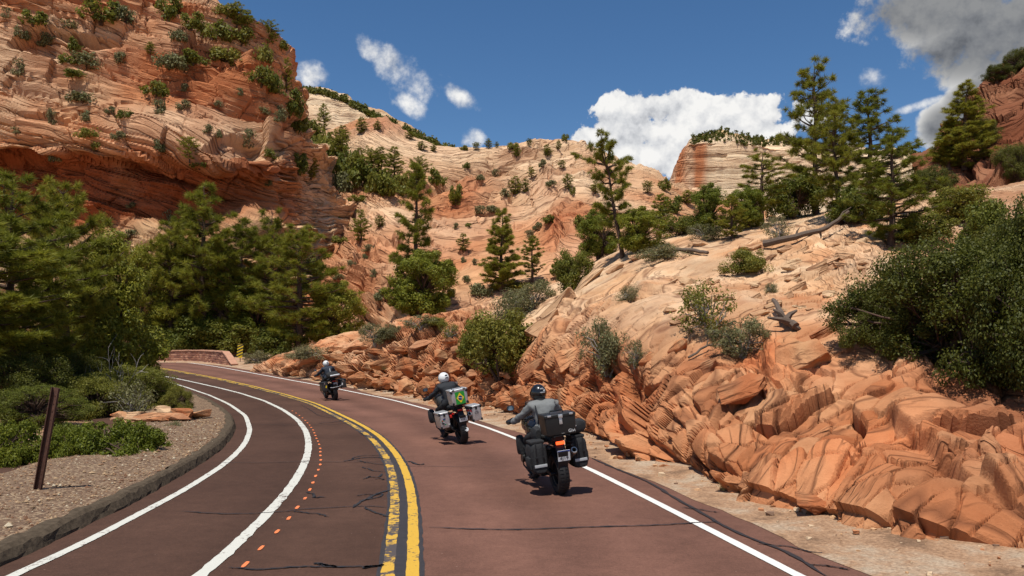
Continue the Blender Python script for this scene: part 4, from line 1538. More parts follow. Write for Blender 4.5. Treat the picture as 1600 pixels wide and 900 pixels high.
def make_bush(seed, shape='round', w=1.0, h=1.0, clumps=60, per=120, leaf=0.05, mat=None, stems=6, cr=0.2, wood=None, asp=0.6, base=0.08, gap=0.0):
    """leafy shrub or juniper: clumps of real leaves carried on branching stems; w = radius, h = height"""
    rs = np.random.RandomState(seed)
    gt, gc = Geo(), Geo()
    K = clump_points(rs, clumps, shape)
    C = K * np.array([w, w, h * (1 - base)]) + np.array([0, 0, h * base])
    hub = np.column_stack([rs.normal(0, 0.10 * w, (stems, 2)), rs.uniform(0.15, 0.4, stems) * h])
    for q in hub:
        P = np.array([[q[0] * .25, q[1] * .25, -0.05 * h], [q[0] * .7, q[1] * .7, q[2] * .5], q])
        tube(gt, P, [0.035 * h ** .5 * w, 0.028 * h ** .5 * w, 0.02 * w * h ** .5], 5)
    for c in C:
        q = hub[np.argmin(np.linalg.norm(hub - c, axis=1))]
        mid = (q + c) / 2 + rs.normal(0, 0.07 * w, 3)
        tube(gt, [q, mid, c], [0.014 * w + .003, 0.009 * w + .002, 0.004], 3)
    for c in C:
        R_ = cr * rs.uniform(0.65, 1.35) * w
        m = int(per * rs.uniform(0.6, 1.3))
        d = rs.normal(0, 1, (m, 3))
        d /= np.linalg.norm(d, axis=1)[:, None]
        rr = R_ * rs.uniform(0.25, 1, (m, 1)) ** 0.5
        p = c + d * rr * np.array([1, 1, 0.8])
        p[:, 2] = np.maximum(p[:, 2], 0.02 * h)
        leaves(gc, p, d + np.array([0, 0, 0.5]), leaf, rs, asp)
    return gt.mesh('stems', wood or M_BARK, True), gc.mesh('foliage', mat or M_OAK)


def make_dead(seed, w=1.0, h=1.0, n=26, mat=None):
    rs = np.random.RandomState(seed)
    g = Geo()

    def br(p, d, L_, r, lev):
        m = 4
        P = [p]
        for i in range(m):
            d = d + rs.normal(0, 0.22, 3)
            d /= np.linalg.norm(d)
            P.append(P[-1] + d * L_ / m)
        tube(g, P, np.linspace(r, r * 0.35, m + 1), 3)
        if lev < 2:
            for i in range(3 if lev == 0 else 3):
                q = P[rs.randint(1, m + 1)]
                e = d + rs.normal(0, 0.75, 3)
                e[2] += 0.15
                br(q, e / np.linalg.norm(e), L_ * rs.uniform(0.45, 0.7), r * 0.55, lev + 1)
    for i in range(n):
        a = rs.uniform(0, 6.28)
        d = np.array([math.cos(a) * w, math.sin(a) * w, h * rs.uniform(0.3, 1.3)])
        d /= np.linalg.norm(d)
        br(np.array([math.cos(a) * 0.06, math.sin(a) * 0.06, -0.03]), d, 0.62 * max(w, h) * rs.uniform(0.5, 1.1), 0.014, 0)
    return g.mesh('branches', mat or M_GREY)


def make_tuft(seed, w=0.3, h=0.4, n=90, mat=None):
    rs = np.random.RandomState(seed)
    g = Geo()
    a = rs.uniform(0, 6.28, n)
    r = w * rs.uniform(0, 1, n) ** .5
    b0 = np.column_stack([np.cos(a) * r * .35, np.sin(a) * r * .35, np.zeros(n)])
    tip = np.column_stack([np.cos(a) * r * 1.1, np.sin(a) * r * 1.1, h * rs.uniform(0.5, 1.1, n)])
    s = np.column_stack([-np.sin(a), np.cos(a), np.zeros(n)]) * 0.008
    V = np.stack([b0 - s, b0 + s, tip], 1).reshape(-1, 3)
    g.add(V, np.arange(3 * n).reshape(-1, 3), np.repeat(rs.rand(n), 3))
    return g.mesh('blades', mat or M_DRY)


# prototypes (unit: real metres; copies are scaled)
PINES = [make_pine(1, 10, 2.1), make_pine(2, 10, 2.4, bare=0.14, top=0.3), make_pine(3, 10, 1.9, bare=0.2, irregular=0.45), make_pine(4, 10, 2.5, bare=0.10, dens=1.15, top=0.25)]
PINE_NEAR = [make_pine(5, 10, 2.7, bare=0.12, dens=1.25, limbs=5, top=0.45, blade=28), make_pine(6, 10, 2.6, bare=0.2, dens=1.2, limbs=5, top=0.5, blade=28)]
FIR = [make_pine(7, 10, 1.9, bare=0.05, dens=1.45, limbs=6.0, top=0.12, irregular=0.22, ln=0.24), make_pine(8, 10, 1.5, bare=0.06, dens=1.4, limbs=5.5, top=0.15, ln=0.24)]
OPENPINE = [make_pine(9, 10, 2.7, bare=0.30, dens=1.9, limbs=2.6, top=0.72, irregular=0.6, lean=(-0.20, 0.0)), make_pine(10, 10, 2.0, bare=0.28, dens=1.2, limbs=3.6, top=0.45, irregular=0.5)]
FARPINE = [make_pine(11, 10, 2.2, bare=0.12, dens=1.3, limbs=5, blade=12, ln=0.36), make_pine(12, 10, 1.8, bare=0.10, dens=1.3, limbs=5, blade=12, ln=0.36), make_pine(13, 10, 3.0, bare=0.15, dens=1.2, limbs=5, blade=12, ln=0.38, top=0.5)]
JUNI = [make_bush(21, 'cone', 1.0, 2.4, 260, 190, 0.027, M_JUN, 8, 0.16, asp=.45), make_bush(22, 'round', 1.0, 1.9, 170, 200, 0.030, M_JUN, 7, 0.17, asp=.45), make_bush(23, 'column', 1.0, 2.6, 190, 170, 0.030, M_JUN, 7, 0.17, asp=.45)]
BUSH = [make_bush(31, 'round', 1.0, 1.3, 110, 120, 0.034, M_OAK, 9, 0.20, asp=.6), make_bush(32, 'round', 1.0, 1.0, 100, 120, 0.035, M_OAK, 9, 0.20, asp=.6), make_bush(33, 'mat', 1.0, 0.9, 90, 120, 0.034, M_OAK, 8, 0.21)]
BIGBUSH = [make_bush(41, 'round', 1.0, 1.25, 330, 170, 0.0135, M_OAK, 14, 0.125, asp=.6), make_bush(42, 'mat', 1.0, 0.9, 330, 170, 0.0135, M_OAK, 14, 0.125, asp=.6)]
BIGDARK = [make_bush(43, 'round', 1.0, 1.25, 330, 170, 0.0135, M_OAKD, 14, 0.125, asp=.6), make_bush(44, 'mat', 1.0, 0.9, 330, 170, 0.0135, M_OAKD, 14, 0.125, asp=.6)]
SAGE = [make_bush(51, 'round', 1.0, 1.2, 70, 95, 0.042, M_SAGE, 9, 0.23, wood=M_GREY, asp=.35), make_bush(52, 'mat', 1.0, 0.8, 60, 90, 0.042, M_SAGE, 9, 0.25, wood=M_GREY, asp=.35)]
SPARSE = [make_bush(55, 'round', 1.0, 1.3, 60, 42, 0.04, M_OAK, 10, 0.2, wood=M_GREY, asp=.5), make_bush(56, 'round', 1.0, 1.1, 55, 42, 0.04, M_SAGE, 10, 0.2, wood=M_GREY, asp=.5)]
MATS = [make_bush(61, 'mat', 1.0, 0.5, 300, 130, 0.018, M_MAT, 10, 0.11, asp=.7), make_bush(62, 'mat', 1.0, 0.55, 280, 130, 0.018, M_MAT, 10, 0.115, asp=.7)]
FARB = [make_bush(71, 'round', 1.0, 1.2, 26, 42, 0.10, M_OAK, 4, 0.33), make_bush(72, 'mat', 1.0, 0.9, 24, 40, 0.10, M_SAGE, 4, 0.36), make_bush(73, 'mat', 1.0, 0.7, 24, 40, 0.10, M_OAK, 4, 0.36), make_bush(74, 'round', 1.0, 1.2, 26, 36, 0.09, M_SAGE, 4, 0.3)]
DEAD = [make_dead(81, 1.0, 0.9, 24), make_dead(82, 1.0, 0.7, 26)]
TUFT = [make_tuft(91), make_tuft(92, 0.35, 0.3)]
DIMS = {}


def dims(me):
    if me.name not in DIMS:
        n = len(me.vertices)
        a = np.empty(n * 3, np.float32)
        me.vertices.foreach_get('co', a)
        a = a.reshape(-1, 3)
        DIMS[me.name] = (float(np.percentile(np.hypot(a[:, 0], a[:, 1]), 96)), float(a[:, 2].max()))
    return DIMS[me.name]


NAMES = {'pine': 'pine_tree', 'fir': 'pine_tree', 'open': 'pine_tree', 'near': 'pine_tree', 'farpine': 'pine_tree', 'jun': 'juniper_tree'}
SETS = {'pine': PINES, 'near': PINE_NEAR, 'fir': FIR, 'open': OPENPINE, 'farpine': FARPINE, 'jun': JUNI, 'bush': BUSH, 'big': BIGBUSH, 'dark': BIGDARK, 'sage': SAGE, 'sparse': SPARSE, 'mat': MATS, 'farb': FARB}
_prs = random.Random(11)


def plant(kind, where, px, base, top, width, label, var=None, name=None, cat=None, group=None, depth=None, rz=None, sink=0.03, lean=None):
    """stand one plant with its foot on the named surface at photograph pixel (px, base); top and width set its size"""
    if depth is not None:
        p = pix(px, base, depth)
    else:
        p = np.array(hit(where, px, base), float)
    s = SETS[kind]
    v = s[(var if var is not None else _prs.randrange(len(s))) % len(s)]
    wood, leaf = v
    R_, H_ = dims(leaf)
    hm = (base - top) / FPX * p[1]
    wm = width / FPX * p[1] * 0.5
    nm = name or NAMES.get(kind, 'shrub')
    o = link(nm, None, None, (p[0], p[1], p[2] - sink * hm), (lean[0] if lean else 0, lean[1] if lean else 0, rz if rz is not None else _prs.uniform(0, 6.28)), (wm / R_, wm / R_, hm / H_))
    o.empty_display_size = 0.2
    a, b = ('trunk', 'crown') if nm.endswith('tree') else ('stems', 'foliage')
    link(a, wood, o)
    link(b, leaf, o)
    tag(o, label, cat or ('tree' if nm.endswith('tree') else 'shrub'), group)
    o['_px'] = float(px)
    return o


def single(me, name, where, px, base, top, width, label, cat, group=None, depth=None):
    p = pix(px, base, depth) if depth is not None else np.array(hit(where, px, base), float)
    R_, H_ = dims(me)
    o = link(name, me, None, (p[0], p[1], p[2] - 0.02), (0, 0, _prs.uniform(0, 6.28)), None)
    o.scale = (width / FPX * p[1] * 0.5 / R_,) * 2 + ((base - top) / FPX * p[1] / H_,)
    tag(o, label, cat, group)
    return o


G = 'ground'
RO, LC, MS, RH = 'roadside_outcrop', 'left_cliff', 'slickrock_slope', 'right_hill'
# ---- inside of the bend, left
plant('near', G, 18, 640, 245, 240, 'large dark ponderosa pine cut by the left picture edge', 0)
plant('near', G, 104, 628, 262, 140, 'dark pine behind the brown post, right of the edge pine', 1)
plant('near', G, -60, 655, 330, 300, 'dense dark pine half outside the left edge', 1)
plant('jun', G, 172, 622, 345, 150, 'bright green conical juniper left of the road bend', 0)
plant('dark', G, 105, 638, 540, 120, 'dark green shrub filling in between the left pines', 0)
plant('dark', G, 30, 655, 540, 170, 'dark bushy shrub under the large left pine', 0)
single(DEAD[0], 'dead_shrub', G, 185, 640, 520, 130, 'dead grey twiggy shrub under the bright juniper', 'shrub')
plant('big', G, 212, 640, 566, 130, 'olive green rounded shrub at the tip of the verge', 0)
plant('big', G, 276, 646, 600, 56, 'small yellow-green shrub right beside the kerb end', 1)
plant('big', G, 150, 650, 582, 150, 'olive shrub between the low green mats and the juniper', 1)
plant('big', G, 55, 665, 598, 150, 'olive shrub behind the brown post foot', 0)
plant('sparse', G, 205, 660, 590, 90, 'thin twiggy shrub above the red flat rock', 1)
plant('mat', G, 178, 716, 650, 165, 'low bright green mat shrub nearest the gravel verge', 0, name='low_shrub')
plant('mat', G, 108, 720, 655, 110, 'low bright green mat shrub just right of the brown post', 1, name='low_shrub')
plant('mat', G, 20, 722, 652, 130, 'low bright green mat shrub at the left picture edge', 0, name='low_shrub')
plant('mat', G, -60, 715, 640, 150, 'low green mat shrub half outside the left edge', 1, name='low_shrub')
plant('sage', G, 273, 676, 656, 34, 'small pale grey tuft shrub standing alone on the gravel', 1)
plant('big', G, 90, 650, 590, 130, 'dark olive shrub at the foot of the left pines', 1)
# ---- beyond the road, left of centre
plant('pine', LC, 318, 545, 268, 150, 'tall full ponderosa pine behind the stone parapet', 3)
plant('pine', LC, 262, 545, 338, 100, 'dark pine left of the tall pine behind the parapet', 1)
plant('pine', LC, 378, 545, 330, 100, 'slim pine right of the tall parapet pine', 2)
plant('pine', LC, 424, 542, 312, 100, 'pointed pine between slim pine and broad dark-trunked pine', 0)
plant('pine', G, 462, 552, 338, 150, 'broad pine with a thick dark trunk beside the ledges', 1, depth=76)
plant('jun', LC, 225, 540, 372, 90, 'green juniper behind the bright conical one', 2)
plant('jun', G, 522, 545, 432, 88, 'yellow-green leafy small tree right of the broad pine', 1, depth=78)
plant('jun', LC, 405, 548, 440, 96, 'dense green juniper in front of the slim pines', 1)
plant('jun', LC, 490, 530, 395, 80, 'green juniper tucked behind the broad pine', 0)
plant('jun', LC, 350, 540, 420, 80, 'green juniper between the tall and the slim parapet pines', 2)
plant('pine', LC, 345, 500, 350, 80, 'darker pine set back right of the tall parapet pine', 0)
plant('pine', LC, 290, 500, 320, 80, 'pine set back left of the tall parapet pine', 2)
plant('bush', LC, 345, 556, 500, 100, 'dark green shrub right behind the parapet end', 0)
plant('bush', LC, 285, 548, 490, 100, 'dark green shrub over the left part of the parapet', 1)
plant('bush', G, 432, 566, 508, 90, 'dark shrub at the left tip of the red ledges', 0, depth=76)
plant('sage', G, 400, 572, 545, 44, 'small grey shrub right of the chevron marker', 0, depth=66)
plant('sage', RO, 480, 560, 535, 70, 'grey shrub on top of the left ledge tip', 1)
plant('sage', RO, 584, 540, 503, 58, 'dark grey-green bush on top of the red ledge', 0)
plant('sage', RO, 612, 528, 502, 36, 'smaller grey-green bush right of the ledge bush', 0)
plant('sparse', RO, 655, 512, 488, 70, 'pale grey twiggy shrub below the split-level juniper', 1)
plant('bush', RO, 682, 508, 492, 54, 'low green shrub on the pale slab', 2)
plant('sparse', RO, 705, 528, 500, 36, 'thin green sapling shrub on the pale slab edge', 0)
# ---- middle slope, larger trees
plant('fir', MS, 654, 470, 243, 74, 'tall narrow pine rising over the round juniper, mid slope', 1)
plant('jun', MS, 660, 497, 385, 104, 'round bright green juniper at the foot of the narrow pine', 1)
plant('fir', MS, 783, 452, 316, 66, 'dark conical pine standing alone below the ridge', 0)
plant('pine', MS, 832, 440, 362, 46, 'small dark pine right of the conical pine', 2)
plant('sage', RO, 832, 482, 436, 84, 'grey-green bush at the top of the gully', 0)
plant('bush', RO, 893, 455, 384, 64, 'dark green shrub left of the leaning pine', 0)
plant('bush', RO, 782, 588, 478, 116, 'large bright green shrub in the gully behind the riders', 0)
plant('bush', RO, 750, 560, 490, 70, 'green shrub left part of the gully', 1)
plant('sage', RO, 800, 500, 448, 80, 'silvery shrub above the gully', 1)
plant('open', RO, 972, 400, 198, 130, 'leaning ponderosa pine with bare lower trunk on the crest', 0, rz=0.0)
plant('jun', RO, 935, 402, 322, 72, 'dense green juniper left behind the leaning pine', 1)
plant('jun', RO, 998, 392, 318, 78, 'bright green juniper right behind the leaning pine', 1)
plant('pine', RO, 1030, 372, 296, 40, 'small slim pine right of the leaning pine', 2)
# ---- crest, right
plant('pine', RO, 1142, 372, 298, 56, 'young light green pine on the crest', 3)
plant('open', RO, 1188, 350, 226, 80, 'sparse dark pine before the pale mesa', 1)
plant('jun', RO, 1108, 360, 280, 62, 'round green juniper below the mesa cliff', 1)
plant('jun', RO, 1165, 355, 286, 60, 'dark juniper beside the sparse pine', 1)
plant('pine', RO, 1275, 330, 76, 118, 'tallest pine of the crest, left of the tall trio', 1)
plant('pine', RO, 1312, 348, 138, 96, 'middle pine of the tall crest trio', 0)
plant('pine', RO, 1363, 335, 128, 110, 'right-hand pine of the tall crest trio', 2)
plant('pine', RO, 1390, 382, 190, 136, 'full pine standing forward of the tall trio', 3)
plant('bush', RO, 1235, 340, 270, 90, 'dark green brush under the tallest pine', 0)
plant('bush', RO, 1340, 345, 285, 90, 'green brush between the tall pines', 1)
plant('fir', RH, 1508, 262, 120, 88, 'dark pointed conifer against the grey cloud', 0)
plant('fir', RH, 1482, 262, 180, 54, 'small conifer left of the dark pointed one', 1)
# ---- shrubs on the outcrop
plant('sage', RO, 947, 588, 488, 84, 'tall grey-green bush in the middle of the outcrop', 0)
plant('sparse', RO, 990, 572, 526, 50, 'dead grey bush right of the tall grey-green bush', 1)
plant('sage', RO, 984, 470, 442, 46, 'small round grey bush on the pale slickrock', 1)
plant('sparse', RO, 1105, 520, 428, 92, 'sparse green bush with visible twigs, mid outcrop', 0)
plant('sage', RO, 1158, 556, 488, 96, 'grey-green bush below the sparse twiggy bush', 0)
plant('bush', RO, 1166, 424, 382, 76, 'low green bush at the left end of the fallen log', 2)
plant('sparse', RO, 1214, 372, 332, 50, 'grey leafless bush on the upper crest', 1)
plant('sage', RO, 1040, 402, 376, 92, 'low grey-green mat on the crest slab', 1)
plant('sage', RO, 1100, 375, 345, 60, 'small grey shrub left of the young pine', 0)
plant('bush', RO, 1062, 365, 330, 60, 'green shrub on the crest below the ridge', 1)
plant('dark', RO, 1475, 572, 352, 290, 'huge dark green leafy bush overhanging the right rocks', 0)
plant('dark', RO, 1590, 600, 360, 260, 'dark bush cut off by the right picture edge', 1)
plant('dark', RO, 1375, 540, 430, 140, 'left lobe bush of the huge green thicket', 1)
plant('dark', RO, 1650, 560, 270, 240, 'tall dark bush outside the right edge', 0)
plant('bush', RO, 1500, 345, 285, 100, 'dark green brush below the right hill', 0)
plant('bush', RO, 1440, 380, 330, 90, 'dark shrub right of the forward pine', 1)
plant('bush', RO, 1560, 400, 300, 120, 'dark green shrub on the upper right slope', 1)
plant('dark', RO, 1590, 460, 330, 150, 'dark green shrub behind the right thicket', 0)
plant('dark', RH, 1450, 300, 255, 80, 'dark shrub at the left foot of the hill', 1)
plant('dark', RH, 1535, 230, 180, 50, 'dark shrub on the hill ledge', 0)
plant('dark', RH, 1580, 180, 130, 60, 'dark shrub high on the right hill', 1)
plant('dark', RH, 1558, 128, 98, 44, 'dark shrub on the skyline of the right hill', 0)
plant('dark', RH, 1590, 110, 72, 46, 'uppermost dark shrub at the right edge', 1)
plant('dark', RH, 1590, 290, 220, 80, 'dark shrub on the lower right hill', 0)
plant('sage', RO, 1205, 455, 438, 22, 'tiny green plant among the pale rocks', 1)
single(TUFT[0], 'grass_tuft', RO, 1130, 765, 735, 26, 'yellow-green grass tuft at the foot of the road cut', 'grass')
single(TUFT[1], 'grass_tuft', RO, 905, 560, 540, 18, 'small straw tuft left of the tall bush', 'grass')
single(TUFT[1], 'grass_tuft', RO, 600, 575, 560, 18, 'straw tuft on the red rubble', 'grass')
single(TUFT[0], 'grass_tuft', RO, 1325, 832, 818, 30, 'flat green weed at the foot of the outcrop', 'grass')

# ---- many small plants of the cliff and the slopes: (px, base, height, width, kind, variant)
cliff_plants = [(52, 38, 26, 40, 'farb', 0), (160, 36, 42, 70, 'farb', 0), (198, 34, 30, 34, 'farb', 1), (262, 30, 44, 40, 'farb', 0), (112, 44, 14, 32, 'farb', 3), (8, 26, 18, 20, 'farb', 3), (35, 60, 22, 26, 'farb', 1), (30, 116, 30, 24, 'farb', 3),
                (118, 78, 24, 22, 'farb', 0), (68, 72, 22, 26, 'farb', 3), (138, 106, 26, 60, 'farb', 1), (108, 96, 18, 30, 'farb', 2), (126, 122, 12, 50, 'farb', 2), (188, 96, 18, 22, 'farb', 3), (232, 84, 22, 16, 'farpine', 1), (268, 106, 28, 54, 'farb', 1),
                (242, 148, 28, 42, 'farb', 0), (248, 174, 26, 22, 'farb', 3), (288, 168, 16, 24, 'farb', 1), (288, 140, 14, 14, 'farb', 3), (126, 160, 18, 50, 'farb', 1), (84, 192, 28, 16, 'farb', 3), (132, 186, 18, 18, 'farb', 1), (24, 206, 12, 18, 'farb', 3),
                (172, 176, 12, 18, 'farb', 1), (195, 180, 14, 26, 'farb', 2), (345, 168, 12, 14, 'farb', 1), (376, 150, 14, 12, 'farb', 3), (140, 216, 16, 40, 'farb', 2), (186, 220, 14, 24, 'farb', 1), (86, 250, 36, 26, 'farb', 3), (152, 236, 20, 18, 'farb', 0),
                (245, 234, 20, 20, 'farb', 1), (296, 252, 44, 34, 'farpine', 2), (312, 262, 16, 30, 'farb', 0), (322, 204, 14, 16, 'farb', 3), (342, 214, 14, 16, 'farb', 1), (388, 226, 30, 24, 'farb', 3), (302, 100, 22, 44, 'farb', 0), (335, 60, 36, 60, 'farb', 2),
                (356, 96, 30, 46, 'farb', 0), (300, 44, 30, 36, 'farb', 0), (280, 62, 20, 30, 'farb', 1), (378, 66, 34, 40, 'farb', 0), (410, 92, 34, 34, 'farb', 2), (372, 40, 42, 30, 'farpine', 0), (388, 48, 40, 28, 'farpine', 1), (420, 66, 42, 38, 'farpine', 2),
                (442, 78, 16, 20, 'farb', 0), (410, 132, 36, 46, 'farb', 0), (432, 142, 40, 34, 'farb', 2), (450, 140, 56, 22, 'farpine', 1), (455, 180, 46, 40, 'farb', 0), (470, 200, 40, 36, 'farb', 2), (440, 186, 24, 24, 'farb', 1), (415, 178, 12, 26, 'farb', 1), (436, 190, 20, 16, 'farb', 3),
                (462, 206, 30, 26, 'farb', 0), (425, 244, 16, 26, 'farb', 2), (468, 270, 36, 34, 'farb', 0), (488, 276, 40, 26, 'farpine', 0), (420, 292, 14, 14, 'farb', 3), (262, 350, 28, 22, 'farb', 3), (205, 325, 10, 16, 'farb', 1), (355, 24, 26, 40, 'farb', 0), (200, 372, 14, 40, 'farb', 1), (165, 378, 12, 30, 'farb', 2)]
slope_plants = [(486, 222, 40, 40, 'farb', 0), (500, 236, 44, 46, 'farb', 2), (520, 254, 46, 50, 'farb', 0), (543, 262, 40, 44, 'farb', 2), (568, 288, 46, 54, 'farb', 0), (590, 296, 40, 46, 'farb', 2), (610, 306, 36, 46, 'farb', 0), (470, 222, 34, 30, 'farb', 1), (535, 296, 34, 40, 'farb', 1), (530, 246, 52, 30, 'farpine', 2), (596, 270, 48, 30, 'farpine', 1), (505, 200, 46, 22, 'farpine', 1), (478, 240, 30, 34, 'farb', 0), (500, 262, 30, 40, 'farb', 0), (515, 290, 40, 36, 'farb', 2), (530, 284, 36, 40, 'farb', 0), (548, 272, 44, 34, 'farb', 2), (560, 262, 34, 20, 'farpine', 0), (578, 272, 48, 44, 'farpine', 2), (600, 290, 30, 36, 'farb', 0),
                (618, 276, 56, 34, 'farpine', 0), (622, 300, 36, 40, 'farb', 0), (640, 296, 30, 24, 'farb', 2), (536, 216, 26, 22, 'farpine', 1), (562, 206, 28, 20, 'farpine', 0), (590, 202, 16, 14, 'farpine', 1), (640, 216, 14, 18, 'farpine', 2), (660, 232, 16, 18, 'farpine', 1), (680, 236, 14, 12, 'farpine', 0), (655, 282, 44, 34, 'farpine', 2),
                (685, 290, 30, 30, 'farb', 0), (712, 312, 30, 22, 'farb', 0), (710, 318, 28, 20, 'farpine', 1), (745, 232, 14, 14, 'farpine', 2), (726, 232, 10, 14, 'farb', 0), (764, 228, 17, 13, 'farpine', 0), (775, 229, 11, 9, 'farpine', 1), (800, 232, 14, 18, 'farb', 0), (810, 242, 22, 14, 'farpine', 0), (828, 226, 14, 11, 'farpine', 2),
                (858, 244, 20, 16, 'farpine', 1), (872, 232, 16, 10, 'farpine', 0), (885, 214, 14, 12, 'farb', 0), (880, 262, 16, 14, 'farpine', 2), (846, 258, 12, 14, 'farb', 1), (833, 276, 18, 14, 'farpine', 1), (804, 304, 32, 22, 'farpine', 0), (818, 300, 24, 16, 'farpine', 1), (790, 306, 16, 18, 'farb', 1), (886, 296, 28, 20, 'farpine', 2),
                (896, 302, 14, 10, 'farb', 0), (862, 292, 10, 20, 'farb', 1), (776, 272, 12, 14, 'farb', 3), (750, 282, 10, 16, 'farb', 1), (728, 262, 12, 14, 'farb', 0), (768, 328, 12, 24, 'farb', 1), (748, 332, 14, 22, 'farb', 3), (726, 392, 30, 24, 'farpine', 1), (713, 356, 10, 10, 'farb', 3), (732, 352, 8, 10, 'farb', 0),
                (858, 350, 14, 24, 'farb', 0), (840, 356, 12, 18, 'farb', 1), (824, 370, 14, 16, 'farb', 3), (742, 412, 12, 12, 'farb', 3), (722, 408, 10, 10, 'farb', 1), (728, 440, 12, 18, 'farb', 1), (562, 376, 56, 30, 'farpine', 1), (592, 356, 22, 18, 'farpine', 2), (530, 380, 14, 26, 'farb', 0), (574, 394, 12, 20, 'farb', 3), (546, 414, 10, 16, 'farb', 1),
                (580, 430, 14, 12, 'farb', 3), (568, 402, 8, 10, 'farb', 1), (524, 348, 14, 16, 'farb', 0), (556, 312, 12, 30, 'farb', 0), (516, 324, 22, 22, 'farb', 1), (596, 468, 18, 26, 'farb', 1), (620, 462, 14, 22, 'farb', 3), (700, 420, 20, 20, 'farb', 0), (705, 460, 12, 14, 'farb', 3), (560, 360, 10, 20, 'farb', 2), (530, 436, 10, 20, 'farb', 1), (494, 332, 26, 30, 'farb', 0), (462, 330, 24, 34, 'farb', 0),
                (932, 300, 22, 18, 'farpine', 1), (1010, 300, 22, 20, 'farpine', 2), (960, 280, 16, 14, 'farb', 0), (1040, 296, 20, 20, 'farb', 0), (1050, 330, 30, 34, 'farb', 0), (1035, 345, 24, 30, 'farb', 1), (905, 350, 20, 20, 'farb', 0), (870, 430, 20, 30, 'farb', 0), (850, 448, 16, 30, 'farb', 1), (810, 452, 18, 40, 'farb', 0), (750, 460, 22, 40, 'farb', 1), (1075, 318, 24, 30, 'farpine', 0), (1010, 345, 18, 20, 'farb', 1)]
ORD = ['first', 'second', 'third', 'fourth', 'fifth', 'sixth', 'seventh', 'eighth', 'ninth', 'tenth', 'eleventh', 'twelfth', 'thirteenth', 'fourteenth', 'fifteenth', 'sixteenth', 'seventeenth', 'eighteenth', 'nineteenth', 'twentieth']


def small_plants(lst, where, bands, place, group):
    for lo, hi, bname in bands:
        for isTree in (True, False):
            sel = sorted([q for q in lst if lo <= q[1] < hi and (q[4] == 'farpine') == isTree])
            for i, (px, b, h, w, kind, var) in enumerate(sel):
                noun = 'small pine' if isTree else ('grey-green shrub' if var in (1, 3) else 'green shrub')
                label = '%s, %s from left %s %s' % (noun, ORD[min(i, 19)] + (' pine' if isTree else ' shrub'), bname, place)
                plant(kind, where, px, b, b - h, w, label, var, group=group, sink=0.08)


small_plants(cliff_plants, LC, [(-50, 64, 'along the top ledges'), (64, 110, 'in the upper band'), (110, 175, 'in the middle band'), (175, 212, 'in the band above the alcove'), (212, 420, 'at alcove level')], 'of the left cliff', 'small plants on the left cliff')
small_plants(slope_plants, MS, [(-50, 236, 'on the skyline'), (236, 276, 'just under the skyline'), (276, 305, 'in the upper part'), (305, 372, 'in the middle part'), (372, 600, 'in the lower part')], 'of the slickrock slope', 'small plants on the slickrock slope')


# ---- woods too far away to count
def far_wood(name, where, pts, n, size, label, seed):
    rs = np.random.RandomState(seed)
    P, qx, qy = SHEETS[where]
    g = Geo()
    for i in range(n):
        k = rs.randint(len(pts) - 1)
        t = rs.rand()
        a, b = pts[k], pts[k + 1]
        x = a[0] + (b[0] - a[0]) * t
        y = a[1] + (b[1] - a[1]) * t + rs.uniform(0, a[2])
        p = np.array(hit(where, x, y))
        h = size * rs.uniform(0.5, 1.2)
        m = 26
        d = rs.normal(0, 1, (m, 3))
        d /= np.linalg.norm(d, axis=1)[:, None]
        c = p + d * np.array([0.42, 0.42, 0.5]) * h * rs.uniform(0.3, 1, (m, 1)) + np.array([0, 0, 0.42 * h])
        leaves(g, c, d, h * 0.17, rs, 0.8)
    o = link(name, g.mesh(name, M_OAKD))
    o['kind'] = 'stuff'
    tag(o, label, 'forest')


far_wood('distant_wood', 'far_mesa', [(1080, 214, 12), (1105, 206, 18), (1130, 201, 22), (1165, 207, 20), (1200, 213, 12), (1245, 217, 9), (1310, 233, 8), (1400, 237, 8), (1470, 237, 6)], 380, 3.6, 'dark green wood along the top of the pale mesa', 1)
far_wood('distant_wood', 'far_ridge', [(470, 138, 4), (505, 143, 5), (540, 153, 7), (575, 171, 10), (610, 189, 10), (650, 206, 10), (690, 225, 10), (730, 240, 8)], 480, 3.2, 'dark green wood covering the ridge left of centre', 2)
# ================================================================== small mesh builders
def b_box(bm, size, loc=(0, 0, 0), rot=(0, 0, 0), bev=0.0, taper=None, seg=2):
    r = bmesh.ops.create_cube(bm, size=1.0)
    vs = r['verts']
    for v in vs:
        if taper:
            k = taper[0] if v.co.z < 0 else taper[1]
            v.co.x *= k
            v.co.y *= k
        v.co.x *= size[0]
        v.co.y *= size[1]
        v.co.z *= size[2]
    if bev:
        es = list({e for v in vs for e in v.link_edges})
        q = bmesh.ops.bevel(bm, geom=es, offset=bev, segments=seg, affect='EDGES', profile=0.6)
        vs = list({v for f in q['faces'] for v in f.verts} | {v for v in vs if v.is_valid})
    m = Matrix.Translation(loc) @ Euler(rot).to_matrix().to_4x4()
    bmesh.ops.transform(bm, matrix=m, verts=vs)
    return vs


def b_cyl(bm, p0, p1, r0, r1=None, seg=14, caps=True):
    p0, p1 = Vector(p0), Vector(p1)
    d = p1 - p0
    r = bmesh.ops.create_cone(bm, cap_ends=caps, segments=seg, radius1=r0, radius2=r0 if r1 is None else r1, depth=d.length)
    m = Matrix.Translation((p0 + p1) / 2) @ Vector((0, 0, 1)).rotation_difference(d).to_matrix().to_4x4()
    bmesh.ops.transform(bm, matrix=m, verts=r['verts'])
    return r['verts']


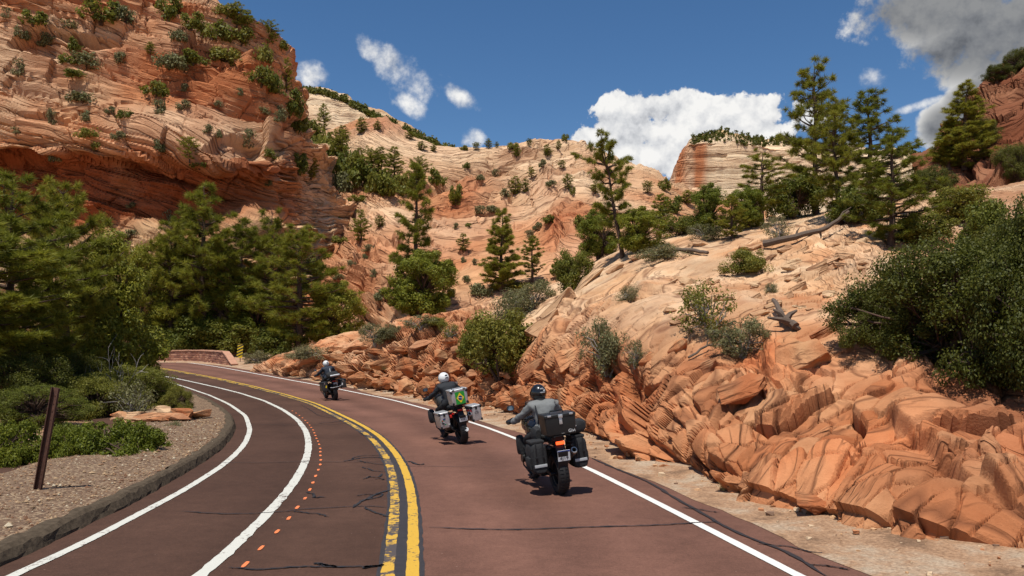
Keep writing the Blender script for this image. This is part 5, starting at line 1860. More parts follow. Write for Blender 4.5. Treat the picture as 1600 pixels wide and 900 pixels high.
def b_tube(bm, pts, rad, seg=8):
    pts = [Vector(p) for p in pts]
    if not isinstance(rad, (list, tuple)):
        rad = [rad] * len(pts)
    rings = []
    for i, p in enumerate(pts):
        d = (pts[min(i + 1, len(pts) - 1)] - pts[max(i - 1, 0)]).normalized()
        a = d.cross(Vector((0, 0, 1)) if abs(d.z) < 0.9 else Vector((1, 0, 0))).normalized()
        b = d.cross(a)
        rings.append([bm.verts.new(p + (a * math.cos(t) + b * math.sin(t)) * rad[i]) for t in [k * 2 * math.pi / seg for k in range(seg)]])
    for r0, r1 in zip(rings[:-1], rings[1:]):
        for k in range(seg):
            bm.faces.new((r0[k], r0[(k + 1) % seg], r1[(k + 1) % seg], r1[k]))
    bm.faces.new(rings[0][::-1])
    bm.faces.new(rings[-1])


def b_lathe(bm, prof, axis_mat, seg=28, closed=False):
    """prof: (radius, offset along axis)"""
    rings = []
    for r, z in prof:
        rings.append([bm.verts.new(axis_mat @ Vector((r * math.cos(t), r * math.sin(t), z))) for t in [k * 2 * math.pi / seg for k in range(seg)]])
    n = len(rings)
    for i in range(n if closed else n - 1):
        r0, r1 = rings[i], rings[(i + 1) % n]
        for k in range(seg):
            bm.faces.new((r0[k], r0[(k + 1) % seg], r1[(k + 1) % seg], r1[k]))


def b_loft(bm, sections, n=14, caps=True, sq=2.6):
    """sections: (centre, half width x, half height z, [direction y]) superellipse rings along y"""
    rings = []
    for c, hx, hz in sections:
        ring = []
        for k in range(n):
            t = k * 2 * math.pi / n
            cs, sn = math.cos(t), math.sin(t)
            ring.append(bm.verts.new((c[0] + hx * abs(cs) ** (2 / sq) * (1 if cs > 0 else -1), c[1], c[2] + hz * abs(sn) ** (2 / sq) * (1 if sn > 0 else -1))))
        rings.append(ring)
    for r0, r1 in zip(rings[:-1], rings[1:]):
        for k in range(n):
            bm.faces.new((r0[k], r0[(k + 1) % n], r1[(k + 1) % n], r1[k]))
    if caps:
        bm.faces.new(rings[0][::-1])
        bm.faces.new(rings[-1])


def fin(name, bm, mat, parent, smooth=True, angle=0.6, loc=None, rot=None):
    bmesh.ops.recalc_face_normals(bm, faces=bm.faces)
    me = bm_mesh(name, bm, mat, smooth, angle if smooth else None)
    return link(name, me, parent, loc, rot)


def text_mesh(name, txt, size, mat, parent, mtx, ext=0.0015, sx=1.0):
    cu = bpy.data.curves.new(name, 'FONT')
    cu.body = txt
    cu.size = size
    cu.extrude = ext
    cu.align_x = 'CENTER'
    cu.align_y = 'CENTER'
    t = bpy.data.objects.new(name, cu)
    COL.objects.link(t)
    dg = bpy.context.evaluated_depsgraph_get()
    dg.update()
    me = bpy.data.meshes.new_from_object(t.evaluated_get(dg))
    bpy.data.objects.remove(t)
    me.materials.clear()
    me.materials.append(mat)
    me.transform(mtx @ Matrix.Diagonal((sx, 1, 1, 1)))
    return link(name, me, parent)


K = dict(
    black=mat_plain('black_plastic', (0.012, 0.012, 0.013), 0.5, var=0.2),
    gloss=mat_plain('black_paint', (0.010, 0.010, 0.011), 0.25, var=0.1, coat=0.5),
    rubber=mat_plain('tyre_rubber', (0.014, 0.013, 0.013), 0.75, var=0.3, scale=40),
    fabric=mat_plain('black_bag_fabric', (0.018, 0.018, 0.019), 0.85, var=0.35, scale=30, bump=0.4),
    jacket_grey=mat_plain('grey_jacket_fabric', (0.165, 0.17, 0.165), 0.85, var=0.25, scale=14, bump=0.5),
    jacket_black=mat_plain('black_jacket_fabric', (0.016, 0.018, 0.022), 0.8, var=0.3, scale=14, bump=0.5),
    jacket_navy=mat_plain('navy_jacket_fabric', (0.020, 0.026, 0.040), 0.8, var=0.3, scale=14, bump=0.5),
    trousers=mat_plain('dark_trousers_fabric', (0.014, 0.014, 0.015), 0.85, var=0.3, scale=14, bump=0.5),
    alu=mat_plain('brushed_aluminium', (0.55, 0.55, 0.54), 0.42, 0.65, var=0.08, scale=30),
    alu_black=mat_plain('black_anodised_metal', (0.022, 0.022, 0.022), 0.38, 0.3, var=0.2),
    grey=mat_plain('dark_grey_case', (0.055, 0.055, 0.054), 0.45, 0.2, var=0.15),
    steel=mat_plain('dull_steel', (0.40, 0.38, 0.35), 0.35, 0.9, var=0.15),
    red=mat_plain('red_lens', (0.55, 0.02, 0.012), 0.2, var=0.1),
    amber=mat_plain('amber_lens', (0.55, 0.18, 0.01), 0.25, var=0.1),
    white_shell=mat_plain('white_helmet_shell', (0.72, 0.72, 0.70), 0.3, var=0.04, coat=0.4),
    plate=mat_plain('licence_plate_white', (0.62, 0.63, 0.62), 0.45, var=0.06),
    blue=mat_plain('plate_blue', (0.03, 0.06, 0.28), 0.45, var=0.05),
    ink=mat_plain('black_ink', (0.02, 0.02, 0.02), 0.6, var=0.05),
    reflect=mat_plain('grey_reflective_tape', (0.42, 0.43, 0.43), 0.4, var=0.08),
    green=mat_plain('flag_green', (0.02, 0.27, 0.03), 0.5, var=0.06),
    yellow=mat_plain('flag_yellow', (0.80, 0.58, 0.02), 0.5, var=0.06),
    navy=mat_plain('flag_blue', (0.015, 0.03, 0.16), 0.5, var=0.06),
    mirror=mat_plain('mirror_glass', (0.45, 0.60, 0.75), 0.06, 0.9, var=0.02),
    skin=mat_plain('skin', (0.45, 0.26, 0.18), 0.6, var=0.06),
    sticker=mat_plain('red_sticker', (0.55, 0.03, 0.03), 0.5, var=0.1),
    white=mat_plain('white_sticker', (0.72, 0.72, 0.70), 0.5, var=0.05),
)
lm, lnt, lb = new_mat('lit_tail_light')
lb.inputs['Base Color'].default_value = (0.6, 0.03, 0.01, 1)
lb.inputs['Emission Color'].default_value = (1.0, 0.10, 0.02, 1)
lb.inputs['Emission Strength'].default_value = 2.2
gm, gnt, gb = new_mat('tinted_screen')
gb.inputs['Base Color'].default_value = (0.35, 0.38, 0.40, 1)
gb.inputs['Transmission Weight'].default_value = 0.9
gb.inputs['Roughness'].default_value = 0.06
RX = Matrix.Rotation(math.pi / 2, 4, 'Y')        # lathe axis along x


def wheel(root, name, y, r, w):
    t = link(name, None, root, (0, y, r))
    bm = bmesh.new()
    pr = []
    rt = w / 2
    for k in range(13):
        a = -1.15 + 2.3 * k / 12
        pr.append((r - rt * 0.95 + rt * 0.95 * math.cos(a), rt * math.sin(a) * 1.05))
    pr += [(r - rt * 1.35, rt * 0.85), (r - rt * 1.5, rt * 0.6), (r - rt * 1.5, -rt * 0.6), (r - rt * 1.35, -rt * 0.85)]
    b_lathe(bm, pr, RX, 40, True)
    for k in range(36):                              # tread grooves as raised blocks
        a = k * math.pi / 18
        for s in (-1, 1):
            b_box(bm, (w * 0.30, 0.03, 0.008), (s * w * 0.22, math.sin(a) * (r - 0.004), math.cos(a) * (r - 0.004)), (-a, 0, s * 0.5))
    fin('tyre', bm, K['rubber'], t)
    bm = bmesh.new()
    b_lathe(bm, [(r - rt * 1.5, rt * .6), (r - rt * 1.75, rt * .5), (r - rt * 1.75, -rt * .5), (r - rt * 1.5, -rt * .6)], RX, 32, True)
    b_cyl(bm, (-0.05, 0, 0), (0.05, 0, 0), 0.045)
    for k in range(18):
        a = k * math.pi / 9
        b_cyl(bm, (0.03 * (-1) ** k, math.sin(a) * .04, math.cos(a) * .04), (0, math.sin(a + .12) * (r - rt * 1.7), math.cos(a + .12) * (r - rt * 1.7)), 0.005, seg=5)
    fin('rim', bm, K['black'], t)
    bm = bmesh.new()
    b_lathe(bm, [(0.13, 0.055), (0.10, 0.055), (0.10, 0.062), (0.13, 0.062)], RX, 24, True)
    fin('brake_disc', bm, K['steel'], t)
    return t


def soft_pannier(root, side):
    """roll-top fabric bag with a reflective stripe"""
    t = None
    bm = bmesh.new()
    x = side * 0.33
    vs = []
    b_loft(bm, [((x, -0.20, 0.62), 0.10, 0.20), ((x, -0.17, 0.63), 0.125, 0.235), ((x, -0.02, 0.64), 0.135, 0.245), ((x, 0.14, 0.64), 0.13, 0.235), ((x, 0.20, 0.64), 0.105, 0.20)], 18, sq=4.5)
    t = fin('pannier', bm, K['fabric'], root)
    t['label'] = 'black soft pannier bag with a grey reflective stripe'
    bm = bmesh.new()
    b_box(bm, (0.20, 0.012, 0.045), (x, -0.207, 0.525), (0, 0.0, 0), 0.004)
    fin('reflective_stripe', bm, K['reflect'], t)
    bm = bmesh.new()
    b_box(bm, (0.23, 0.30, 0.05), (x, -0.01, 0.885), (0, 0, 0), 0.02)
    fin('rolled_top', bm, K['fabric'], t)
    for dx in (-0.055, 0.055):
        bm = bmesh.new()
        b_box(bm, (0.022, 0.008, 0.30), (x + dx, -0.212, 0.72), (0.05, 0, 0), 0.002)
        b_box(bm, (0.034, 0.014, 0.03), (x + dx, -0.216, 0.66), (0, 0, 0), 0.004)
        fin('strap', bm, K['black'], t)
    bm = bmesh.new()
    b_loft(bm, [((side * 0.455, -0.12, 0.56), 0.03, 0.09), ((side * 0.47, 0, 0.56), 0.045, 0.11), ((side * 0.455, 0.12, 0.56), 0.03, 0.09)], 12, sq=4)
    fin('side_pocket', bm, K['fabric'], t)
    return t


def hard_pannier(root, side, mat, marks):
    x = side * 0.40
    bm = bmesh.new()
    b_box(bm, (0.25, 0.46, 0.33), (x, 0.0, 0.65), (0, 0, 0), 0.028, taper=(0.93, 1.0), seg=3)
    t = fin('pannier', bm, mat, root)
    bm = bmesh.new()
    b_box(bm, (0.262, 0.472, 0.05), (x, 0, 0.84), (0, 0, 0), 0.02, seg=3)
    fin('lid', bm, mat if marks != 'grey' else K['black'], t)
    for dx, dy in ((-.115, -.225), (.115, -.225), (-.115, .225), (.115, .225)):
        bm = bmesh.new()
        b_box(bm, (0.045, 0.045, 0.07), (x + dx, dy, 0.825), (0, 0, 0), 0.012)
        fin('corner_guard', bm, K['black'], t)
        bm = bmesh.new()
        b_box(bm, (0.045, 0.045, 0.06), (x + dx * .93, dy * .95, 0.51), (0, 0, 0), 0.012)
        fin('corner_guard', bm, K['black'], t)
    bm = bmesh.new()
    b_box(bm, (0.05, 0.012, 0.075), (x, -0.241, 0.80), (0, 0, 0), 0.004)
    fin('latch', bm, K['steel'] if marks == 'grey' else K['black'], t)
    rs = random.Random(5 + side)
    if marks == 'stickers':
        for k in range(11):
            bm = bmesh.new()
            b_box(bm, (rs.uniform(.02, .05), 0.002, rs.uniform(.015, .035)), (x + rs.uniform(-.085, .085), -0.2335, rs.uniform(.56, .73)), (0, rs.uniform(-.1, .1), 0))
            fin('sticker', bm, K[rs.choice(['sticker', 'sticker', 'white', 'navy', 'green', 'ink'])], t)
    if marks == 'mark':
        text_mesh('printed_mark', 'CF', 0.09, K['ink'], t, Matrix.Translation((x, -0.2325, 0.68)) @ Matrix.Rotation(math.pi / 2, 4, 'X'))
    if marks == 'grey':
        bm = bmesh.new()
        b_box(bm, (0.05, 0.002, 0.10), (x - side * .05, -0.2325, 0.66), (0, 0.2, 0))
        fin('sticker', bm, K['yellow'] if side < 0 else K['white'], t)
    return t


def make_bike(kind):
    names = {'a': ('adventure_motorcycle', 'black motorcycle with soft panniers and black top case, nearest the camera'),
             'b': ('adventure_motorcycle', 'motorcycle with silver cases, flag on its top case, middle of three'),
             'c': ('touring_motorcycle', 'motorcycle with dark grey hard panniers, farthest of the three')}
    root = link(names[kind][0], None)
    tag(root, names[kind][1], 'motorcycle', 'motorcycles riding up the right lane')
    wheel(root, 'rear_wheel', 0.0, 0.335, 0.185)
    wheel(root, 'front_wheel', 1.54, 0.345, 0.125)
    # swingarm, engine, frame
    bm = bmesh.new()
    b_tube(bm, [(0.11, 0, 0.335), (0.11, 0.25, 0.36), (0.08, 0.55, 0.42)], [0.035, 0.045, 0.05])
    b_tube(bm, [(-0.11, 0, 0.335), (-0.11, 0.25, 0.36), (-0.08, 0.55, 0.42)], [0.03, 0.035, 0.045])
    b_cyl(bm, (-0.14, 0, 0.335), (0.14, 0, 0.335), 0.03)
    fin('swingarm', bm, K['black'], root)
    bm = bmesh.new()
    b_loft(bm, [((0, 0.50, 0.48), 0.13, 0.17), ((0, 0.60, 0.47), 0.17, 0.22), ((0, 0.90, 0.46), 0.17, 0.23), ((0, 1.05, 0.50), 0.12, 0.16)], 16, sq=3.5)
    for s in (-1, 1):
        b_cyl(bm, (s * 0.14, 0.86, 0.50), (s * 0.36, 0.86, 0.52), 0.085, 0.075, 18)
        for k in range(4):
            b_cyl(bm, (s * (0.18 + k * .035), 0.86, 0.504), (s * (0.19 + k * .035), 0.86, 0.504), 0.098, seg=18)
    b_box(bm, (0.26, 0.40, 0.03), (0, 0.80, 0.215), (0, 0, 0), 0.01)
    fin('engine', bm, K['alu_black'], root)
    bm = bmesh.new()
    for s in (-1, 1):
        b_tube(bm, [(s * .10, 0.50, 0.50), (s * .12, 0.42, 0.80), (s * .10, -0.15, 0.88)], 0.018)
        b_tube(bm, [(s * .12, 0.45, 0.78), (s * .14, 0.75, 0.90), (s * .05, 1.18, 0.98)], 0.02)
        b_tube(bm, [(s * .16, 0.50, 0.42), (s * .26, 0.52, 0.38), (s * .33, 0.52, 0.38)], 0.014)
        b_tube(bm, [(s * .28, 0.66, 0.25), (s * .30, 1.02, 0.36), (s * .34, 0.98, 0.62), (s * .20, 1.05, 0.85)], 0.014)
        b_tube(bm, [(s * .12, 0.32, 0.83), (s * .24, 0.18, 0.84), (s * .24, -0.16, 0.80), (s * .10, -0.22, 0.86)], 0.010)
    fin('frame', bm, K['black'], root)
    for s in (-1, 1):
        bm = bmesh.new()
        b_cyl(bm, (s * 0.10, 1.54, 0.34), (s * 0.10, 1.36, 0.70), 0.030)
        b_cyl(bm, (s * 0.10, 1.36, 0.70), (s * 0.10, 1.21, 1.02), 0.024)
        fin('fork', bm, K['steel'] if kind == 'a' else K['black'], root)
    bm = bmesh.new()
    b_loft(bm, [((0, 1.30, 0.70), 0.05, 0.02), ((0, 1.40, 0.735), 0.075, 0.025), ((0, 1.55, 0.745), 0.075, 0.025), ((0, 1.75, 0.68), 0.05, 0.02)], 12)
    fin('front_mudguard', bm, K['gloss'], root)
    # tank, seat, fairing
    bm = bmesh.new()
    b_loft(bm, [((0, 0.62, 0.90), 0.10, 0.07), ((0, 0.70, 0.93), 0.15, 0.12), ((0, 0.88, 0.96), 0.21, 0.16), ((0, 1.05, 0.96), 0.21, 0.16), ((0, 1.20, 0.97), 0.12, 0.12)], 18, sq=2.8)
    fin('fuel_tank', bm, K['gloss'] if kind != 'b' else K['grey'], root)
    bm = bmesh.new()
    b_loft(bm, [((0, -0.18, 0.90), 0.11, 0.035), ((0, 0.05, 0.91), 0.14, 0.05), ((0, 0.28, 0.89), 0.15, 0.055), ((0, 0.50, 0.86), 0.14, 0.055), ((0, 0.68, 0.87), 0.09, 0.05)], 16, sq=3)
    fin('seat', bm, K['fabric'], root)
    bm = bmesh.new()
    b_loft(bm, [((0, 1.12, 1.00), 0.17, 0.14), ((0, 1.28, 1.02), 0.20, 0.15), ((0, 1.42, 1.00), 0.15, 0.12), ((0, 1.60, 0.93), 0.05, 0.03)], 16, sq=2.6)
    fin('fairing', bm, K['gloss'], root)
    bm = bmesh.new()
    n = 7
    rows = []
    for j in range(6):
        v = j / 5
        rows.append([bm.verts.new(((k / (n - 1) - .5) * (0.40 - 0.16 * v), 1.36 - 0.16 * v - 0.10 * ((k / (n - 1) - .5) * 2) ** 2, 1.12 + 0.30 * v)) for k in range(n)])
    for a, b in zip(rows[:-1], rows[1:]):
        for k in range(n - 1):
            bm.faces.new((a[k], a[k + 1], b[k + 1], b[k]))
    r = bmesh.ops.solidify(bm, geom=bm.faces[:], thickness=0.005)
    fin('windscreen', bm, gm, root)
    bm = bmesh.new()
    b_lathe(bm, [(0.001, 1.47), (0.06, 1.465), (0.075, 1.44), (0.075, 1.38)], Matrix.Translation((0, 0, 1.0)) @ Matrix.Rotation(-math.pi / 2, 4, 'X'), 20)
    fin('headlight', bm, K['alu'], root)
    # handlebar, grips, guards, mirrors
    bm = bmesh.new()
    b_tube(bm, [(-0.44, 1.02, 1.10), (-0.28, 1.08, 1.13), (-0.12, 1.16, 1.11), (0.12, 1.16, 1.11), (0.28, 1.08, 1.13), (0.44, 1.02, 1.10)], 0.013)
    hb = fin('handlebar', bm, K['black'], root)
    for s in (-1, 1):
        bm = bmesh.new()
        b_cyl(bm, (s * .32, 1.063, 1.122), (s * .45, 1.017, 1.098), 0.019)
        fin('grip', bm, K['rubber'], hb)
        bm = bmesh.new()
        b_tube(bm, [(s * .46, 1.03, 1.10), (s * .46, 1.13, 1.10), (s * .36, 1.17, 1.12), (s * .24, 1.14, 1.12)], [.02, .045, .05, .02])
        fin('hand_guard', bm, K['black'], hb)
        bm = bmesh.new()
        b_tube(bm, [(s * .28, 1.08, 1.13), (s * .33, 1.10, 1.24), (s * .38, 1.11, 1.31)], 0.008)
        b_loft(bm, [((s * .40, 1.075, 1.34), 0.06, 0.038), ((s * .40, 1.10, 1.34), 0.068, 0.045), ((s * .40, 1.13, 1.34), 0.03, 0.02)], 14, sq=2.8)
        mi = fin('mirror', bm, K['black'], root)
        bm = bmesh.new()
        b_loft(bm, [((s * .40, 1.068, 1.34), 0.056, 0.034), ((s * .40, 1.0745, 1.34), 0.056, 0.034)], 14, sq=2.8)
        fin('mirror_glass', bm, K['mirror'], mi)
    # tail: mudguard, lights, plate, exhaust
    bm = bmesh.new()
    b_loft(bm, [((0, -0.30, 0.62), 0.06, 0.012), ((0, -0.27, 0.72), 0.08, 0.03), ((0, -0.16, 0.83), 0.09, 0.05), ((0, 0.10, 0.84), 0.10, 0.05)], 12, sq=3)
    b_box(bm, (0.16, 0.012, 0.34), (0, -0.315, 0.56), (0.30, 0, 0), 0.004)
    b_loft(bm, [((0, -0.20, 0.60), 0.10, 0.02), ((0, -0.05, 0.71), 0.11, 0.02), ((0, 0.18, 0.72), 0.11, 0.02)], 12, sq=3)
    fin('rear_mudguard', bm, K['black'], root)
    bm = bmesh.new()
    b_box(bm, (0.135, 0.04, 0.05), (0, -0.265, 0.845), (0, 0, 0), 0.012)
    fin('tail_light', bm, lm if kind == 'a' else K['red'], root)
    for s in (-1, 1):
        bm = bmesh.new()
        b_tube(bm, [(s * .07, -0.24, 0.79), (s * .16, -0.25, 0.79)], 0.008)
        b_loft(bm, [((s * .185, -0.285, 0.79), 0.022, 0.018), ((s * .185, -0.25, 0.79), 0.032, 0.024), ((s * .185, -0.21, 0.79), 0.016, 0.012)], 10)
        fin('indicator', bm, K['red'] if kind == 'b' else K['black'], root)
    if kind != 'c':
        bm = bmesh.new()
        zc = 0.655 if kind == 'a' else 0.63
        ph, pw = (0.17, 0.20) if kind == 'a' else (0.115, 0.20)
        b_box(bm, (pw, 0.006, ph), (0.015, -0.345, zc), (0.12, 0, 0), 0.002, seg=1)
        pl = fin('licence_plate', bm, K['plate'], root, False)
        T = Matrix.Translation((0.015, -0.345, zc)) @ Matrix.Rotation(0.12, 4, 'X') @ Matrix.Translation((0, -0.0042, 0)) @ Matrix.Rotation(math.pi / 2, 4, 'X')
        if kind == 'a':
            pl['label'] = 'white licence plate with a blue band reading YMI 4J19'
            bm = bmesh.new()
            b_box(bm, (pw - 0.004, 0.002, 0.026), (0, 0, 0))
            bmesh.ops.transform(bm, matrix=T @ Matrix.Rotation(-math.pi / 2, 4, 'X') @ Matrix.Translation((0, 0, ph / 2 - 0.015)), verts=bm.verts)
            fin('blue_band', bm, K['blue'], pl, False)
            text_mesh('plate_letters', 'YMI', 0.072, K['ink'], pl, T @ Matrix.Translation((0, 0.022, 0)), sx=1.15)
            text_mesh('plate_letters', '4J19', 0.072, K['ink'], pl, T @ Matrix.Translation((0, -0.042, 0)), sx=1.12)
        else:
            text_mesh('plate_letters', '4083', 0.075, K['ink'], pl, T @ Matrix.Translation((0, -0.008, 0)))
    bm = bmesh.new()
    ex = [(0.16, 0.45, 0.36), (0.19, 0.25, 0.42), (0.20, 0.10, 0.50)]
    b_tube(bm, ex, [0.025, 0.028, 0.05])
    b_cyl(bm, (0.20, 0.10, 0.50), (0.20, -0.28, 0.70), 0.062, 0.055, 20, caps=False)
    b_cyl(bm, (0.20, -0.28, 0.70), (0.20, -0.31, 0.715), 0.060, 0.048, 20, caps=False)
    b_cyl(bm, (0.20, -0.31, 0.715), (0.20, -0.20, 0.66), 0.034, 0.034, 16, caps=False)
    b_lathe(bm, [(0.048, 0), (0.034, 0)], Matrix.Translation((0.20, -0.31, 0.715)) @ Vector((0, 0, 1)).rotation_difference(Vector((0, -.4, .21))).to_matrix().to_4x4(), 20)
    fin('exhaust', bm, K['steel'] if kind != 'c' else K['black'], root)
    # rack and top case
    bm = bmesh.new()
    for s in (-1, 1):
        b_tube(bm, [(s * .10, 0.10, 0.93), (s * .12, -0.15, 0.965), (s * .12, -0.42, 0.965)], 0.010)
    b_box(bm, (0.26, 0.34, 0.012), (0, -0.24, 0.975), (0, 0, 0), 0.004)
    fin('luggage_rack', bm, K['black'], root)
    if kind in 'ab':
        cm = K['alu_black'] if kind == 'a' else K['alu']
        W_, D_, H_ = (0.50, 0.38, 0.30) if kind == 'a' else (0.42, 0.36, 0.34)
        zc = 0.985 + H_ / 2
        bm = bmesh.new()
        b_box(bm, (W_, D_, H_), (0, -0.24, zc), (0, 0, 0), 0.03, taper=(0.93, 1.0), seg=3)
        tcase = fin('top_case', bm, cm, root)
        bm = bmesh.new()
        b_box(bm, (W_ + 0.012, D_ + 0.012, 0.06), (0, -0.24, zc + H_ / 2), (0, 0, 0), 0.025, seg=3)
        fin('lid', bm, cm, tcase)
        yb = -0.24 - D_ / 2
        bm = bmesh.new()
        b_tube(bm, [(-0.11, -0.24, zc + H_ / 2 + .03), (-0.10, -0.24, zc + H_ / 2 + .065), (0.10, -0.24, zc + H_ / 2 + .065), (0.11, -0.24, zc + H_ / 2 + .03)], 0.012)
        fin('carry_handle', bm, K['black'], tcase)
        for s in (-1, 1):
            bm = bmesh.new()
            b_box(bm, (0.06, 0.02, 0.03), (s * (W_ / 2 - .075), yb - 0.004, zc + H_ / 2 + .012), (0, 0, 0), 0.006)
            fin('corner_clip', bm, K['alu'] if kind == 'a' else K['black'], tcase)
        if kind == 'a':
            bm = bmesh.new()
            b_box(bm, (0.07, 0.02, 0.055), (0.0, yb - 0.012, zc + H_ / 2 - .005), (0, 0, 0), 0.008)
            b_box(bm, (0.05, 0.014, 0.10), (0.0, yb - 0.003, zc + H_ / 2 - .08), (0, 0, 0), 0.005)
            fin('latch', bm, K['alu'], tcase)
            text_mesh('maker_lettering', 'Givi', 0.07, K['white'], tcase, Matrix.Translation((0.165, yb + 0.010, zc - H_ / 2 + .05)) @ Matrix.Rotation(math.pi / 2, 4, 'X'))
            text_mesh('small_mark', '---', 0.05, K['reflect'], tcase, Matrix.Translation((0.02, yb + 0.010, zc - H_ / 2 + .03)) @ Matrix.Rotation(math.pi / 2, 4, 'X'))
        else:
            def quad(name, pts, mat, dy):
                bm = bmesh.new()
                bm.faces.new([bm.verts.new((x, yb - dy, z)) for x, z in pts])
                ext = bmesh.ops.extrude_face_region(bm, geom=bm.faces[:])
                bmesh.ops.translate(bm, vec=(0, -0.0015, 0), verts=[v for v in ext['geom'] if isinstance(v, bmesh.types.BMVert)])
                return fin(name, bm, mat, tcase, False)
            c = (0.01, zc - .01)
            fw, fh = 0.115, 0.145
            quad('flag', [(c[0] - fw, c[1] - fh), (c[0] + fw, c[1] - fh), (c[0] + fw, c[1] + fh), (c[0] - fw, c[1] + fh)], K['green'], 0.001)
            quad('flag_diamond', [(c[0], c[1] - fh * .84), (c[0] + fw * .80, c[1]), (c[0], c[1] + fh * .84), (c[0] - fw * .80, c[1])], K['yellow'], 0.004)
            quad('flag_disc', [(c[0] + 0.05 * math.cos(a), c[1] + 0.055 * math.sin(a)) for a in [k * math.pi / 10 for k in range(20)]], K['navy'], 0.007)
            quad('flag_band', [(c[0] - .045, c[1] + .012), (c[0] + .046, c[1] - .022), (c[0] + .047, c[1] - .010), (c[0] - .043, c[1] + .024)], K['white'], 0.010)
            for sx in (-1, 1):
                for sz in (-1, 1):
                    bm = bmesh.new()
                    b_box(bm, (0.05, 0.03, 0.07), (sx * (W_ / 2 - .022 - (.012 if sz < 0 else 0)), yb + .008, zc + sz * (H_ / 2 - .03)), (0, sx * sz * 0.4, 0), 0.01)
                    fin('corner_guard', bm, K['black'], tcase)
    if kind == 'a':
        soft_pannier(root, -1)
        soft_pannier(root, 1)
        bm = bmesh.new()
        b_loft(bm, [((0.30, -0.16, 1.02), 0.05, 0.05), ((0.33, -0.12, 1.03), 0.16, 0.10), ((0.36, 0.02, 1.03), 0.19, 0.12), ((0.34, 0.16, 1.02), 0.16, 0.10), ((0.30, 0.22, 1.0), 0.05, 0.05)], 16, sq=2.6)
        db = fin('dry_bag', bm, K['fabric'], root)
        bm = bmesh.new()
        b_box(bm, (0.035, 0.004, 0.028), (0.31, -0.165, 1.06), (0.3, 0.5, 0))
        fin('sticker', bm, K['white'], db, False)
        bm = bmesh.new()
        b_loft(bm, [((-0.34, 0.80, 0.72), 0.05, 0.14), ((-0.35, 0.90, 0.73), 0.07, 0.17), ((-0.34, 1.0, 0.72), 0.05, 0.14)], 12, sq=4)
        fin('crash_bar_bag', bm, K['fabric'], root)
        bm = bmesh.new()
        b_loft(bm, [((-0.24, 0.06, 0.95), 0.04, 0.10), ((-0.24, 0.20, 0.96), 0.08, 0.14), ((-0.24, 0.32, 0.96), 0.06, 0.10)], 12, sq=3)
        fin('tail_bag', bm, K['fabric'], root)
    elif kind == 'b':
        hard_pannier(root, -1, K['alu'], 'stickers')
        hard_pannier(root, 1, K['alu'], 'mark')
        for s in (-1, 1):
            bm = bmesh.new()
            b_box(bm, (0.05, 0.03, 0.075), (s * 0.245, -0.235, 0.74), (0, 0, 0), 0.01)
            fin('side_marker', bm, K['red'], root)
        bm = bmesh.new()
        b_loft(bm, [((-0.36, 0.86, 0.66), 0.05, 0.12), ((-0.40, 0.96, 0.68), 0.09, 0.18), ((-0.38, 1.08, 0.67), 0.06, 0.12)], 12, sq=3.5)
        fin('crash_bar_bag', bm, K['fabric'], root)
        bm = bmesh.new()
        b_tube(bm, [(-0.30, 0.55, 0.75), (-0.30, 0.55, 1.30)], 0.006)
        fin('antenna', bm, K['black'], root)
        bm = bmesh.new()
        b_cyl(bm, (0.05, -0.30, 0.36), (0.05, -0.33, 0.37), 0.055, 0.05, 18)
        fin('number_disc', bm, K['plate'], root)
    else:
        hard_pannier(root, -1, K['grey'], 'grey')
        hard_pannier(root, 1, K['grey'], 'grey')
        bm = bmesh.new()
        b_loft(bm, [((0, -0.40, 1.08), 0.18, 0.08), ((0, -0.34, 1.10), 0.25, 0.12), ((0, -0.10, 1.12), 0.26, 0.14), ((0, 0.0, 1.10), 0.2, 0.1)], 16, sq=3)
        fin('tail_bag', bm, K['fabric'], root)
        bm = bmesh.new()
        b_cyl(bm, (-0.16, -0.40, 1.09), (0.24, -0.40, 1.09), 0.045, seg=16)
        fin('bed_roll', bm, K['alu'], root)
        bm = bmesh.new()
        b_tube(bm, [(-0.20, -0.30, 0.60), (-0.10, -0.36, 0.58), (0.22, -0.36, 0.60), (0.32, -0.28, 0.66)], 0.012)
        fin('rear_bar', bm, K['alu'], root)
        bm = bmesh.new()
        b_box(bm, (0.17, 0.006, 0.13), (0.03, -0.345, 0.72), (0.1, 0, 0), 0.002)
        fin('licence_plate', bm, K['reflect'], root, False)
    return root


